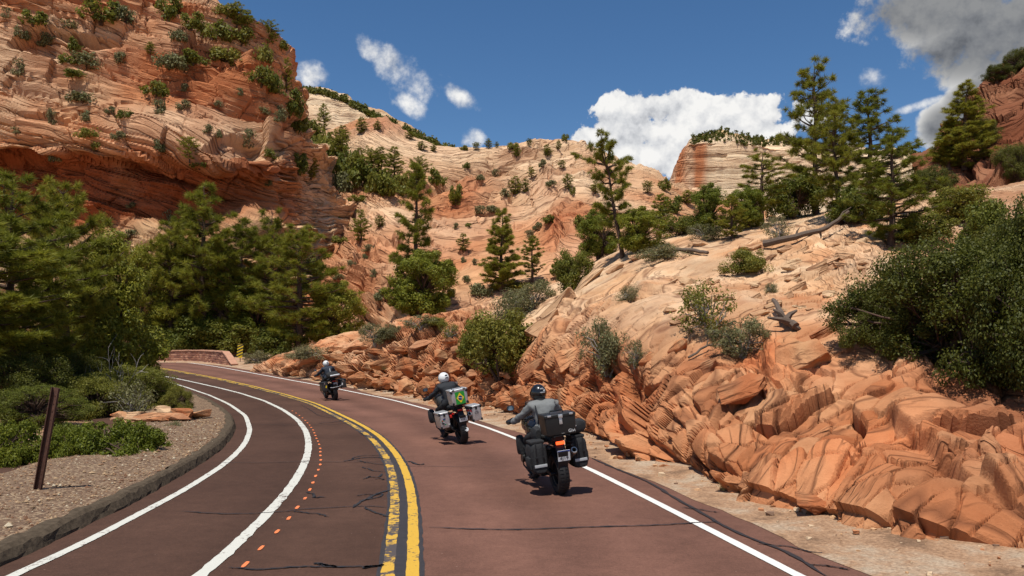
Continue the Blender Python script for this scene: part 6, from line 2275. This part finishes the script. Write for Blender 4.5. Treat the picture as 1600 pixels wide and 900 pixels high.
def make_rider(kind):
    jk = {'a': K['jacket_grey'], 'b': K['jacket_black'], 'c': K['jacket_navy']}[kind]
    lab = {'a': 'person in grey jacket and black helmet riding the nearest motorcycle', 'b': 'person in black jacket and white helmet riding the middle motorcycle',
           'c': 'person in dark jacket and white helmet riding the farthest motorcycle'}[kind]
    # one continuous body grown over a skeleton
    J = {'pelvis': ((0, .40, .98), .155), 'waist': ((0, .43, 1.10), .145), 'chest': ((0, .50, 1.27), .175), 'uchest': ((0, .56, 1.38), .145), 'neck': ((0, .60, 1.455), .062), 'head': ((0, .635, 1.55), .085), 'crown': ((0, .645, 1.62), .075)}
    E_ = [('pelvis', 'waist'), ('waist', 'chest'), ('chest', 'uchest'), ('uchest', 'neck'), ('neck', 'head'), ('head', 'crown')]
    for s, n in ((-1, 'l'), (1, 'r')):
        J[n + 'sh'] = ((s * .185, .56, 1.375), .088)
        J[n + 'ua'] = ((s * .30, .66, 1.25), .066)
        J[n + 'el'] = ((s * .40, .80, 1.155), .055)
        J[n + 'fa'] = ((s * .41, .93, 1.135), .046)
        J[n + 'wr'] = ((s * .395, 1.00, 1.125), .034)
        J[n + 'hip'] = ((s * .13, .46, .93), .118)
        J[n + 'th'] = ((s * .215, .66, .86), .092)
        J[n + 'kn'] = ((s * .265, .86, .78), .072)
        J[n + 'ca'] = ((s * .255, .72, .58), .066)
        J[n + 'an'] = ((s * .25, .60, .445), .048)
        J[n + 'he'] = ((s * .25, .55, .40), .045)
        J[n + 'to'] = ((s * .26, .76, .405), .040)
        E_ += [('uchest', n + 'sh'), (n + 'sh', n + 'ua'), (n + 'ua', n + 'el'), (n + 'el', n + 'fa'), (n + 'fa', n + 'wr'), ('pelvis', n + 'hip'), (n + 'hip', n + 'th'), (n + 'th', n + 'kn'), (n + 'kn', n + 'ca'), (n + 'ca', n + 'an'), (n + 'an', n + 'he'), (n + 'an', n + 'to')]
    ks = list(J)
    me = bpy.data.meshes.new('body')
    me.from_pydata([J[k][0] for k in ks], [(ks.index(a), ks.index(b)) for a, b in E_], [])
    o = bpy.data.objects.new('body', me)
    COL.objects.link(o)
    md = o.modifiers.new('skin', 'SKIN')
    md.use_smooth_shade = True
    sk = me.skin_vertices[0].data
    for i, k in enumerate(ks):
        r = J[k][1]
        sk[i].radius = (r * (1.15 if k in ('chest', 'uchest', 'pelvis', 'waist') else 1), r)
        sk[i].use_root = (k == 'pelvis')
    sd = o.modifiers.new('sub', 'SUBSURF')
    sd.levels = 2
    dg = bpy.context.evaluated_depsgraph_get()
    dg.update()
    bme = bpy.data.meshes.new_from_object(o.evaluated_get(dg))
    bpy.data.objects.remove(o)
    V = np.empty(len(bme.vertices) * 3, np.float32)
    bme.vertices.foreach_get('co', V)
    V = V.reshape(-1, 3)
    # cloth folds
    nn = np.empty(len(V) * 3, np.float32)
    bme.vertices.foreach_get('normal', nn)
    f = fbm(V.astype(float) * np.array([9, 9, 14]), 3, 7) * 0.03
    V2 = V + nn.reshape(-1, 3) * f[:, None] * (V[:, 2:3] < 1.44)
    bme.vertices.foreach_set('co', V2.astype(np.float32).ravel())
    bme.name = 'body'
    bme.materials.clear()
    for m in (jk, K['trousers'], K['skin']):
        bme.materials.append(m)
    for p in bme.polygons:
        c = p.center
        p.use_smooth = True
        p.material_index = 2 if c.z > 1.475 and abs(c.x) < .12 else (0 if (c.z > 1.0 and (c.y < .62 or abs(c.x) > .27 or c.z > 1.12)) else 1)
    root = link('person', bme)
    tag(root, lab, 'person', 'riders on the motorcycles')
    # helmet
    hm = K['gloss'] if kind == 'a' else K['white_shell']
    bm = bmesh.new()
    bmesh.ops.create_uvsphere(bm, u_segments=28, v_segments=20, radius=0.145)
    for v in bm.verts:
        x, y, z = v.co
        v.co.x = x * 0.90
        v.co.y = y * (1.08 if y > 0 else 1.0) + (0.02 if z < -0.03 and y > 0 else 0)
        v.co.z = z * (1.0 if z > 0 else 0.98)
        if v.co.z < -0.115:
            v.co.z = -0.115
        if z < -.06:
            v.co.x *= 0.93
    h = fin('helmet', bm, hm, root, True, 1.0, (0, .645, 1.575), (-0.12, 0, 0.22 if kind == 'a' else 0.25))
    h['label'] = 'black full-face helmet' if kind == 'a' else 'white helmet'
    bm = bmesh.new()
    rows = []
    for j in range(5):
        z = -0.035 + 0.075 * j / 4
        rows.append([bm.verts.new((0.137 * math.sin(a) * math.sqrt(max(0, 1 - (z / .15) ** 2)), 0.165 * math.cos(a) * math.sqrt(max(0, 1 - (z / .16) ** 2)), z)) for a in [-1.25 + 2.5 * k / 12 for k in range(13)]])
    for a, b in zip(rows[:-1], rows[1:]):
        for k in range(12):
            bm.faces.new((a[k], a[k + 1], b[k + 1], b[k]))
    bmesh.ops.solidify(bm, geom=bm.faces[:], thickness=0.004)
    fin('visor', bm, K['black'], h)
    bm = bmesh.new()
    b_box(bm, (0.06, 0.03, 0.022), (0.0, -0.135, 0.055), (0.4, 0, 0), 0.006)
    b_box(bm, (0.085, 0.02, 0.018), (0.0, -0.142, -0.005), (0, 0, 0), 0.006)
    fin('rear_vent', bm, K['alu'] if kind == 'a' else K['black'], h)
    if kind == 'a':
        bm = bmesh.new()
        bmesh.ops.create_circle(bm, cap_ends=True, segments=16, radius=0.017)
        bmesh.ops.transform(bm, matrix=Matrix.Translation((0.035, -0.141, 0.028)) @ Matrix.Rotation(math.pi / 2 - .2, 4, 'X'), verts=bm.verts)
        fin('round_sticker', bm, K['reflect'], h, False)
    bm = bmesh.new()
    b_lathe(bm, [(0.102, -0.02), (0.085, 0.02), (0.078, 0.055), (0.088, 0.058), (0.112, -0.02)], Matrix.Translation((0, .60, 1.425)) @ Matrix.Rotation(-0.25, 4, 'X'), 20, True)
    fin('collar', bm, jk if kind != 'a' else K['trousers'], root)
    # gloved hands closed round the grips
    for s in (-1, 1):
        bm = bmesh.new()
        g0, g1 = Vector((s * .34, 1.056, 1.119)), Vector((s * .44, 1.021, 1.100))
        ax = (g1 - g0)
        pc = (g0 + g1) / 2 + Vector((0, -0.035, 0.022))
        b_loft(bm, [((pc.x, pc.y - .045, pc.z - .004), .034, .022), ((pc.x, pc.y - .01, pc.z + .004), .048, .024), ((pc.x, pc.y + .025, pc.z + .006), .050, .020)], 12, sq=2.6)
        for i, ln in enumerate((.95, 1.05, 1.0, .85)):
            c = g0 + ax * (0.08 + 0.28 * i)
            pts = []
            for k in range(6):
                a = 2.2 - k * 0.68 * ln
                pts.append(c + Vector((0, -math.cos(a) * .031, math.sin(a) * .031)))
            b_tube(bm, pts, [.0115, .012, .0115, .011, .0105, .009], 7)
        th = g0 + ax * (-0.02)
        b_tube(bm, [pc + Vector((-s * .03, -.02, -.005)), th + Vector((-s * .005, -.034, -.01)), th + Vector((0, -.012, -.032)), th + Vector((s * .01, .014, -.03))], [.014, .0135, .0125, .010], 7)
        fin('glove', bm, K['fabric'], root)
        bm = bmesh.new()
        b_tube(bm, [(s * .403, .965, 1.13), (s * .398, 1.0, 1.127), (s * .393, 1.03, 1.13)], [.047, .043, .036], 10)
        fin('glove_cuff', bm, K['fabric'], root)
        bm = bmesh.new()
        b_loft(bm, [((s * .25, .49, .395), .035, .03), ((s * .25, .53, .40), .05, .055), ((s * .252, .62, .395), .052, .05), ((s * .258, .74, .388), .054, .04), ((s * .26, .82, .382), .035, .025)], 14, sq=2.8)
        b_tube(bm, [(s * .25, .575, .40), (s * .252, .60, .46), (s * .255, .66, .55)], [.055, .058, .066], 12)
        fin('boot', bm, K['black'], root)
    if kind == 'c':
        bm = bmesh.new()
        b_box(bm, (0.02, 0.006, 0.16), (0.05, .318, 1.30), (-0.35, 0.12, 0), 0.003)
        fin('reflective_stripe', bm, K['white'], root)
    if kind == 'a':
        bm = bmesh.new()
        b_tube(bm, [(-.15, .36, 1.10), (-.14, .315, 1.22), (-.15, .40, 1.40)], 0.010)
        fin('pack_strap', bm, K['black'], root)
    return root


def ride(kind, px, py, head, lean):
    p = ground_at(px, py)
    for o in (make_bike(kind), make_rider(kind)):
        o.rotation_mode = 'ZXY'
        M_ = Matrix.Translation((p[0], p[1], p[2] + 0.004)) @ Matrix.Rotation(math.radians(head), 4, 'Z') @ Matrix.Rotation(math.radians(-lean), 4, 'Y')
        o.matrix_world = M_


ride('a', 877, 772, 14, 7)
ride('b', 724, 693, 21, 11)
ride('c', 524, 625.5, 27, 9)


# ================================================================== street furniture
M_RUST = mat_plain('rusty_brown_steel', (0.085, 0.036, 0.022), 0.8, var=0.45, scale=18, bump=0.4)
b0, t0 = ground_at(55, 786), None
Yp = b0[1]
t0 = pix(87, 606, Yp)
root = link('marker_post', None, None, b0)
tag(root, 'leaning rusty brown metal post on the gravel verge', 'post')
bm = bmesh.new()
d = Vector(t0) - Vector(b0) - Vector((0, 0, 0))
L_ = d.length + 0.3
b_box(bm, (0.105, 0.012, L_), (0, 0.022, L_ / 2 - 0.3), (0, 0, 0), 0.003)
for s in (-1, 1):
    b_box(bm, (0.012, 0.05, L_), (s * 0.05, 0, L_ / 2 - 0.3), (0, 0, 0), 0.003)
q = Vector((0, 0, 1)).rotation_difference(d.normalized()).to_matrix().to_4x4()
bmesh.ops.transform(bm, matrix=q, verts=bm.verts)
fin('shaft', bm, M_RUST, root)
for k in range(4):
    bm = bmesh.new()
    b_cyl(bm, q @ Vector((0, 0.03, L_ - .42 - k * .12)), q @ Vector((0, 0.010, L_ - .42 - k * .12)), 0.008, seg=8)
    fin('bolt', bm, M_RUST, root)


# chevron object marker
p = pix(375, 562, 69)
p[2] = float(road_z(p[0], p[1]))
ct = pix(375, 548, 69)
root = link('chevron_marker', None, None, p)
tag(root, 'yellow and black diagonally striped object marker beyond the parapet end', 'sign')
bm = bmesh.new()
b_box(bm, (0.06, 0.05, ct[2] - p[2] + 1.0), (0, 0.04, (ct[2] - p[2] + 1.0) / 2 - 0.45), (0, 0, 0), 0.006)
fin('post', bm, M_RUST, root)
zc = ct[2] - p[2]
bm = bmesh.new()
b_box(bm, (0.50, 0.006, 1.22), (0, 0, zc), (0, 0.10, 0), 0.002)
pan = fin('panel', bm, mat_plain('sign_yellow', (0.72, 0.48, 0.02), 0.5, var=0.08), root, False)
for k in range(5):
    z0 = -0.62 + k * 0.27
    bm = bmesh.new()
    pts = [(-0.25, z0), (0.25, z0 + 0.30), (0.25, z0 + 0.43), (-0.25, z0 + 0.13)]
    pts = [(x, max(-0.61, min(0.61, z))) for x, z in pts]
    bm.faces.new([bm.verts.new((x, -0.006, z)) for x, z in pts])
    ext = bmesh.ops.extrude_face_region(bm, geom=bm.faces[:])
    bmesh.ops.translate(bm, vec=(0, -0.002, 0), verts=[v for v in ext['geom'] if isinstance(v, bmesh.types.BMVert)])
    bmesh.ops.transform(bm, matrix=Matrix.Translation((0, 0, zc)) @ Matrix.Rotation(0.10, 4, 'Y'), verts=bm.verts)
    fin('stripe', bm, K['ink'], pan, False)


# stone parapet along the outside of the bend
def parapet():
    M_ST = [mat_plain('red_wall_stone', (0.34, 0.145, 0.085), 0.9, var=0.3, scale=5, bump=0.7), mat_plain('pink_wall_stone', (0.42, 0.21, 0.13), 0.9, var=0.3, scale=5, bump=0.7), mat_plain('brown_wall_stone', (0.24, 0.10, 0.065), 0.9, var=0.3, scale=5, bump=0.7)]
    M_CO = mat_plain('parapet_coping_stone', (0.46, 0.24, 0.15), 0.9, var=0.2, scale=3, bump=0.5)
    M_MO = mat_plain('mortar', (0.30, 0.19, 0.13), 0.95, var=0.2, scale=20)
    rw = world_line(PX_RW, 500, 2.5, 46, 26)
    Nn_ = normals2(rw)
    line = rw + Nn_ * 1.35
    qx = 800 + FPX * line[:, 0] / line[:, 1]
    i0 = int(np.argmin(np.abs(qx - 366) + (line[:, 1] < 20) * 999))
    s = np.concatenate([[0], np.cumsum(np.linalg.norm(np.diff(line[i0:], axis=0), axis=1))])

    def at(d):
        x, y = np.interp(d, s, line[i0:, 0]), np.interp(d, s, line[i0:, 1])
        x2, y2 = np.interp(d + .1, s, line[i0:, 0]), np.interp(d + .1, s, line[i0:, 1])
        return Vector((x, y, float(road_z(x, y)))), math.atan2(y2 - y, x2 - x)
    Lw = min(26.0, s[-1] - 1)
    H_ = 1.02
    root = link('stone_parapet', None, None, at(0)[0])
    tag(root, 'low red stone parapet wall with pale coping along the outer bend', 'wall')
    bm = bmesh.new()
    o = at(0)[0]
    # mortar core, ramping down at the near end
    prev = None
    for k in range(54):
        d_ = Lw * k / 53
        p, a = at(d_)
        h = H_ * min(1, 0.06 + d_ / 3.0)
        n = Vector((-math.sin(a), math.cos(a), 0))
        ring = [bm.verts.new(p - o + n * sx + Vector((0, 0, z))) for sx, z in ((-.17, -.3), (.17, -.3), (.17, h), (-.17, h))]
        if prev:
            for j in range(4):
                bm.faces.new((prev[j], prev[(j + 1) % 4], ring[(j + 1) % 4], ring[j]))
        else:
            bm.faces.new(ring)
        prev = ring
    bm.faces.new(prev[::-1])
    fin('core', bm, M_MO, root, False)
    rs = random.Random(4)
    protos = []
    for k in range(9):
        bm = bmesh.new()
        b_box(bm, (0.56, 0.46, 0.185), (0, 0, 0), (0, 0, 0), 0.02, seg=1)
        for v in bm.verts:
            v.co += Vector((rs.uniform(-.012, .012), rs.uniform(-.02, .02), rs.uniform(-.01, .01)))
        protos.append(bm_mesh('stone', bm, M_ST[k % 3]))
    for row in range(5):
        d_ = 0.3 + 0.3 * (row % 2)
        z = 0.08 + row * 0.2
        while d_ < Lw - .4:
            w = rs.uniform(0.75, 1.35)
            h = H_ * min(1, 0.06 + d_ / 3.0)
            if z + .11 < h:
                p, a = at(d_ + .28 * w)
                st = link('stone', protos[rs.randrange(9)], root, p - o + Vector((0, 0, z)), (0, 0, a + rs.uniform(-.02, .02)))
                st.scale = (w, rs.uniform(.94, 1.05), rs.uniform(.88, 1.0))
            d_ += .59 * w
    bmc = []
    for k in range(3):
        bm = bmesh.new()
        b_box(bm, (1.0, 0.58, 0.13), (0, 0, 0), (0, 0, 0), 0.025, seg=1)
        for v in bm.verts:
            v.co += Vector((0, rs.uniform(-.01, .01), rs.uniform(-.008, .008)))
        bmc.append(bm_mesh('coping_stone', bm, M_CO))
    d_ = 0.0
    while d_ < Lw - .6:
        p, a = at(d_ + .5)
        h0, h1 = [H_ * min(1, 0.06 + q_ / 3.0) for q_ in (d_, d_ + 1)]
        c = link('coping_stone', bmc[rs.randrange(3)], root, p - o + Vector((0, 0, (h0 + h1) / 2 + .05)))
        c.rotation_euler = Euler((0, -math.atan2(h1 - h0, 1.0), a))
        c.scale = (1.0 if h0 == h1 else 1.08, 1, 1)
        d_ += 1.015


parapet()


# ================================================================== fallen wood
def log(name, pts, r0, r1, label, branches=(), mat=M_GREY):
    P = [Vector(hit('roadside_outcrop', x, y)) + Vector((0, -0.05, up)) for x, y, up in pts]
    root = link(name, None, None, P[0])
    tag(root, label, 'log')
    rs = random.Random(len(label))
    Q = []
    for a, b in zip(P[:-1], P[1:]):
        for k in range(4):
            Q.append(a.lerp(b, k / 4) + Vector((rs.uniform(-.02, .02), rs.uniform(-.02, .02), rs.uniform(-.02, .02))))
    Q.append(P[-1])
    bm = bmesh.new()
    b_tube(bm, [q - P[0] for q in Q], [r0 + (r1 - r0) * i / (len(Q) - 1) for i in range(len(Q))], 8)
    fin('stem', bm, mat, root)
    for f, dx, dz, ln in branches:
        q = Q[int(f * (len(Q) - 1))] - P[0]
        bm = bmesh.new()
        b_tube(bm, [q, q + Vector((dx * ln * .5, rs.uniform(-.1, .1), dz * ln * .5)), q + Vector((dx * ln + rs.uniform(-.1, .1), 0, dz * ln * .8))], [r1 * .9, r1 * .6, r1 * .25], 6)
        fin('branch', bm, mat, root)


M_DKW = mat_plain('weathered_dark_wood', (0.12, 0.085, 0.062), 0.9, var=0.4, scale=12, bump=0.5)
log('fallen_log', [(1192, 388, .15), (1240, 380, .25), (1290, 370, .35), (1325, 352, .5)], 0.13, 0.05, 'long grey fallen log lying across the crest below the pines', ((.4, .3, .8, .5), (.65, .2, -.7, .5), (.85, .5, .8, .7)), M_DKW)
log('fallen_log', [(1052, 393, .08), (1080, 394, .1), (1105, 397, .1)], 0.09, 0.06, 'short dark log on the pale crest slab', ((.5, .2, .8, .3),), M_DKW)
log('driftwood_stump', [(1208, 488, .35), (1222, 508, .18), (1240, 515, .1)], 0.05, 0.10, 'twisted dead stump on the outcrop left of the huge bush', ((.8, -.9, .3, .5), (.7, .5, .7, .4), (.9, .4, -.5, .4), (.5, -.5, .7, .35)), M_DKW)
log('dead_branch', [(1075, 560, .05), (1100, 548, .12), (1112, 545, .15)], 0.03, 0.02, 'dead branch lying below the sparse twiggy bush', ((.6, .3, .9, .35),), M_DKW)


# ================================================================== loose rocks: pieces of the outcrop
def rock_mesh(seed, flat=0.5, cuts=9, sub=2, mat=None, tone=None):
    rs = np.random.RandomState(seed)
    bm = bmesh.new()
    pts = rs.normal(0, 1, (12, 3))
    pts /= np.linalg.norm(pts, axis=1)[:, None]
    pts *= np.array([1.0, 0.75, flat]) * rs.uniform(0.8, 1.0, (12, 1))
    # slabby: press top and bottom flat
    pts[:, 2] = np.clip(pts[:, 2], -flat * 0.62, flat * 0.62)
    for q in pts:
        bm.verts.new(q)
    r = bmesh.ops.convex_hull(bm, input=bm.verts)
    for v in [v for v in bm.verts if not v.link_faces]:
        bm.verts.remove(v)
    bmesh.ops.bevel(bm, geom=bm.edges[:], offset=0.022, segments=1, affect='EDGES')
    if sub:
        bmesh.ops.triangulate(bm, faces=bm.faces[:])
        for _ in range(sub):
            bmesh.ops.subdivide_edges(bm, edges=[e for e in bm.edges if e.calc_length() > 0.22], cuts=1)
            bmesh.ops.triangulate(bm, faces=bm.faces[:])
    bmesh.ops.recalc_face_normals(bm, faces=bm.faces)
    bm.normal_update()
    P = np.array([v.co[:] for v in bm.verts])
    N_ = np.array([v.normal[:] for v in bm.verts])
    s, g, k = strata(P[:, 2] / (0.22 * flat * 2) + 0.15 * fbm(P * 1.5, 2, seed), P, 1.2, seed)
    d_ = 0.10 * s * flat - 0.03 * g * flat + 0.025 * fbm(P * 3, 3, seed + 1)
    for v, n, q in zip(bm.verts, N_, d_):
        v.co += Vector(n) * q
    c = mixc(ORANGE * 0.95, TAN, np.clip(0.45 + 0.9 * fbm(P * 1.2, 3, seed + 2) + rs.uniform(-.3, .3), 0, 1))
    c = mixc(c, CREAM, np.full(len(P), max(0, rs.uniform(-.3, .45))))
    c = mixc(c, RED, np.full(len(P), max(0, rs.uniform(-.4, .4))))
    if tone is not None:
        c = mixc(c, tone, np.full(len(P), .6))
    me = bm_mesh('rock', bm, M_R)
    ab = me.attributes.new('bed', 'FLOAT', 'POINT')
    ab.data.foreach_set('value', (P[:, 2] * 0.6 + seed).astype(np.float32))
    a = me.color_attributes.new('col', 'FLOAT_COLOR', 'POINT')
    a.data.foreach_set('color', np.column_stack([c, np.ones(len(c))]).astype(np.float32).ravel())
    return me


ROCKS = [rock_mesh(s, f, sub=1) for s, f in ((1, .5), (2, .42), (3, .6), (4, .35), (5, .55), (6, .7), (7, .4), (8, .5))]
CREAMR = [rock_mesh(s, f, sub=1, tone=np.array([0.66, 0.46, 0.27])) for s, f in ((11, .5), (12, .42), (13, .6), (14, .35))]
SLABS = [rock_mesh(s, f, sub=3) for s, f in ((21, .3), (22, .35), (23, .42), (24, .28))]


def rock(px, py, wpx, hpx, me, tilt=0.0, rz=None, roll=None, rs=random.Random(9), out=0.25):
    p = Vector(hit('roadside_outcrop', px, py))
    w = wpx / FPX * p.y / 2
    h = hpx / FPX * p.y
    bb = [v for v in me.vertices[0:1]]
    o = link('rock', me, OUTCROP, p + Vector((0, -w * out, 0)))
    zr = max(abs(v.co.z) for v in me.vertices)
    o.scale = (w, w * rs.uniform(0.7, 1.1), h / (2 * zr))
    o.rotation_euler = Euler((rs.uniform(-.25, .15) if roll is None else roll, tilt, rs.uniform(-.5, .5) if rz is None else rz))
    return o


rr = random.Random(21)
# rubble beside the road behind the far riders
for px, py, w, h in [(560, 588, 40, 16), (605, 596, 44, 20), (640, 608, 56, 30), (665, 600, 34, 26), (690, 615, 50, 30), (648, 570, 60, 34), (600, 566, 50, 20), (575, 572, 34, 14), (700, 575, 46, 30), (725, 600, 40, 30), (728, 560, 30, 18), (690, 552, 40, 18),
                     (660, 540, 50, 16), (630, 545, 40, 14), (590, 550, 50, 12), (540, 575, 50, 14), (510, 580, 44, 14), (470, 575, 50, 12), (480, 562, 60, 10), (530, 556, 60, 12), (560, 545, 60, 12), (745, 625, 40, 22), (760, 605, 36, 26), (785, 625, 44, 24), (810, 610, 40, 26),
                     (715, 635, 34, 16), (680, 632, 30, 14), (620, 620, 26, 12), (660, 622, 28, 13), (740, 585, 24, 16), (712, 545, 22, 14), (670, 580, 26, 18), (625, 585, 24, 14), (735, 535, 30, 12), (700, 530, 26, 10), (765, 640, 26, 14), (840, 640, 40, 22), (870, 650, 36, 26)]:
    rock(px + rr.uniform(-4, 4), py, w * 1.05, h * 1.1, ROCKS[rr.randrange(8)], tilt=rr.uniform(-.35, .1), rs=rr)
for k in range(90):
    px = rr.uniform(440, 860)
    py = rr.uniform(545, 600) + (px - 440) * 0.07 + (10 if px > 560 else -10)
    s = rr.uniform(7, 18)
    rock(px, py, s * 1.5, s * rr.uniform(.45, .8), ROCKS[rr.randrange(8)], tilt=rr.uniform(-.5, .2), rs=rr)
# slabs and blocks of the nearer outcrop
for px, py, w, h, t in [(870, 475, 120, 20, -.75), (850, 505, 110, 22, -.6), (915, 440, 80, 16, -.75), (880, 560, 80, 30, -.5), (905, 530, 80, 24, -.55), (830, 575, 60, 24, -.5), (1230, 560, 140, 62, -.35), (1290, 520, 70, 30, -.4), (1340, 520, 60, 26, -.3), (1150, 610, 110, 34, -.35), (1265, 785, 90, 36, .1),
                        (1060, 500, 40, 18, -.4), (1090, 480, 40, 16, -.2), (1210, 480, 50, 20, -.3), (1250, 450, 46, 20, -.5), (1280, 420, 60, 22, -.4), (1130, 465, 40, 16, .2), (1320, 400, 50, 20, .3), (1240, 410, 40, 16, -.3), (960, 420, 40, 16, -.4), (1000, 400, 50, 14, 0), (1150, 395, 40, 14, -.3),
                        (1075, 440, 36, 16, .3), (1180, 445, 30, 14, .2), (1060, 540, 44, 22, -.6), (1105, 575, 50, 26, -.5), (1010, 560, 40, 20, -.5), (1300, 460, 40, 18, .2), (1345, 470, 36, 16, -.4)]:
    rock(px, py, w, h, SLABS[rr.randrange(4)] if py > 505 else CREAMR[rr.randrange(4)], tilt=t, rs=rr, out=0.05)
for k in range(60):
    px = rr.uniform(1040, 1360)
    py = rr.uniform(375, 500)
    s = rr.uniform(8, 22)
    rock(px, py, s * 1.7, s * rr.uniform(.5, .7), CREAMR[rr.randrange(4)], tilt=rr.uniform(-.5, .3), rs=rr, out=0.0)
# fallen stones along the shoulder
for k in range(40):
    px = rr.uniform(930, 1590)
    py = np.interp(px, [930, 1000, 1100, 1250, 1420, 1590], [694, 720, 768, 812, 855, 890]) + rr.uniform(-6, 10)
    s = rr.uniform(6, 20)
    rock(px, py, s * 1.4, s * .7, ROCKS[rr.randrange(8)], tilt=rr.uniform(-.3, .3), rs=rr)
# flat red rock on the verge, behind the gravel
g0 = Vector(ground_at(245, 668)) + Vector((0, 0, 0.26))
root = link('flat_red_rock', None, None, g0)
tag(root, 'flat layered red rock beside the small shrub on the verge', 'rock')
for k, (dx, dy, dz, sx, sy, sz) in enumerate([(0, 0, .02, .8, .6, .55), (.5, .5, .10, .6, .5, .5), (-.7, .1, .0, .55, .5, .5), (.95, .9, .06, .5, .5, .5), (-.2, .9, .1, .7, .6, .6), (-1.2, .5, .02, .5, .4, .5), (.2, -.35, 0, .35, .3, .35), (-.5, -.4, 0, .3, .25, .3), (.7, -.1, .02, .4, .3, .4), (-1.0, -.2, 0, .3, .3, .3)]):
    link('slab', (ROCKS + CREAMR)[(k * 5) % 12], root, (dx, dy, dz), (rr.uniform(-.15, .15), rr.uniform(-.15, .15), rr.uniform(-1, 1)), (sx, sy, sz))
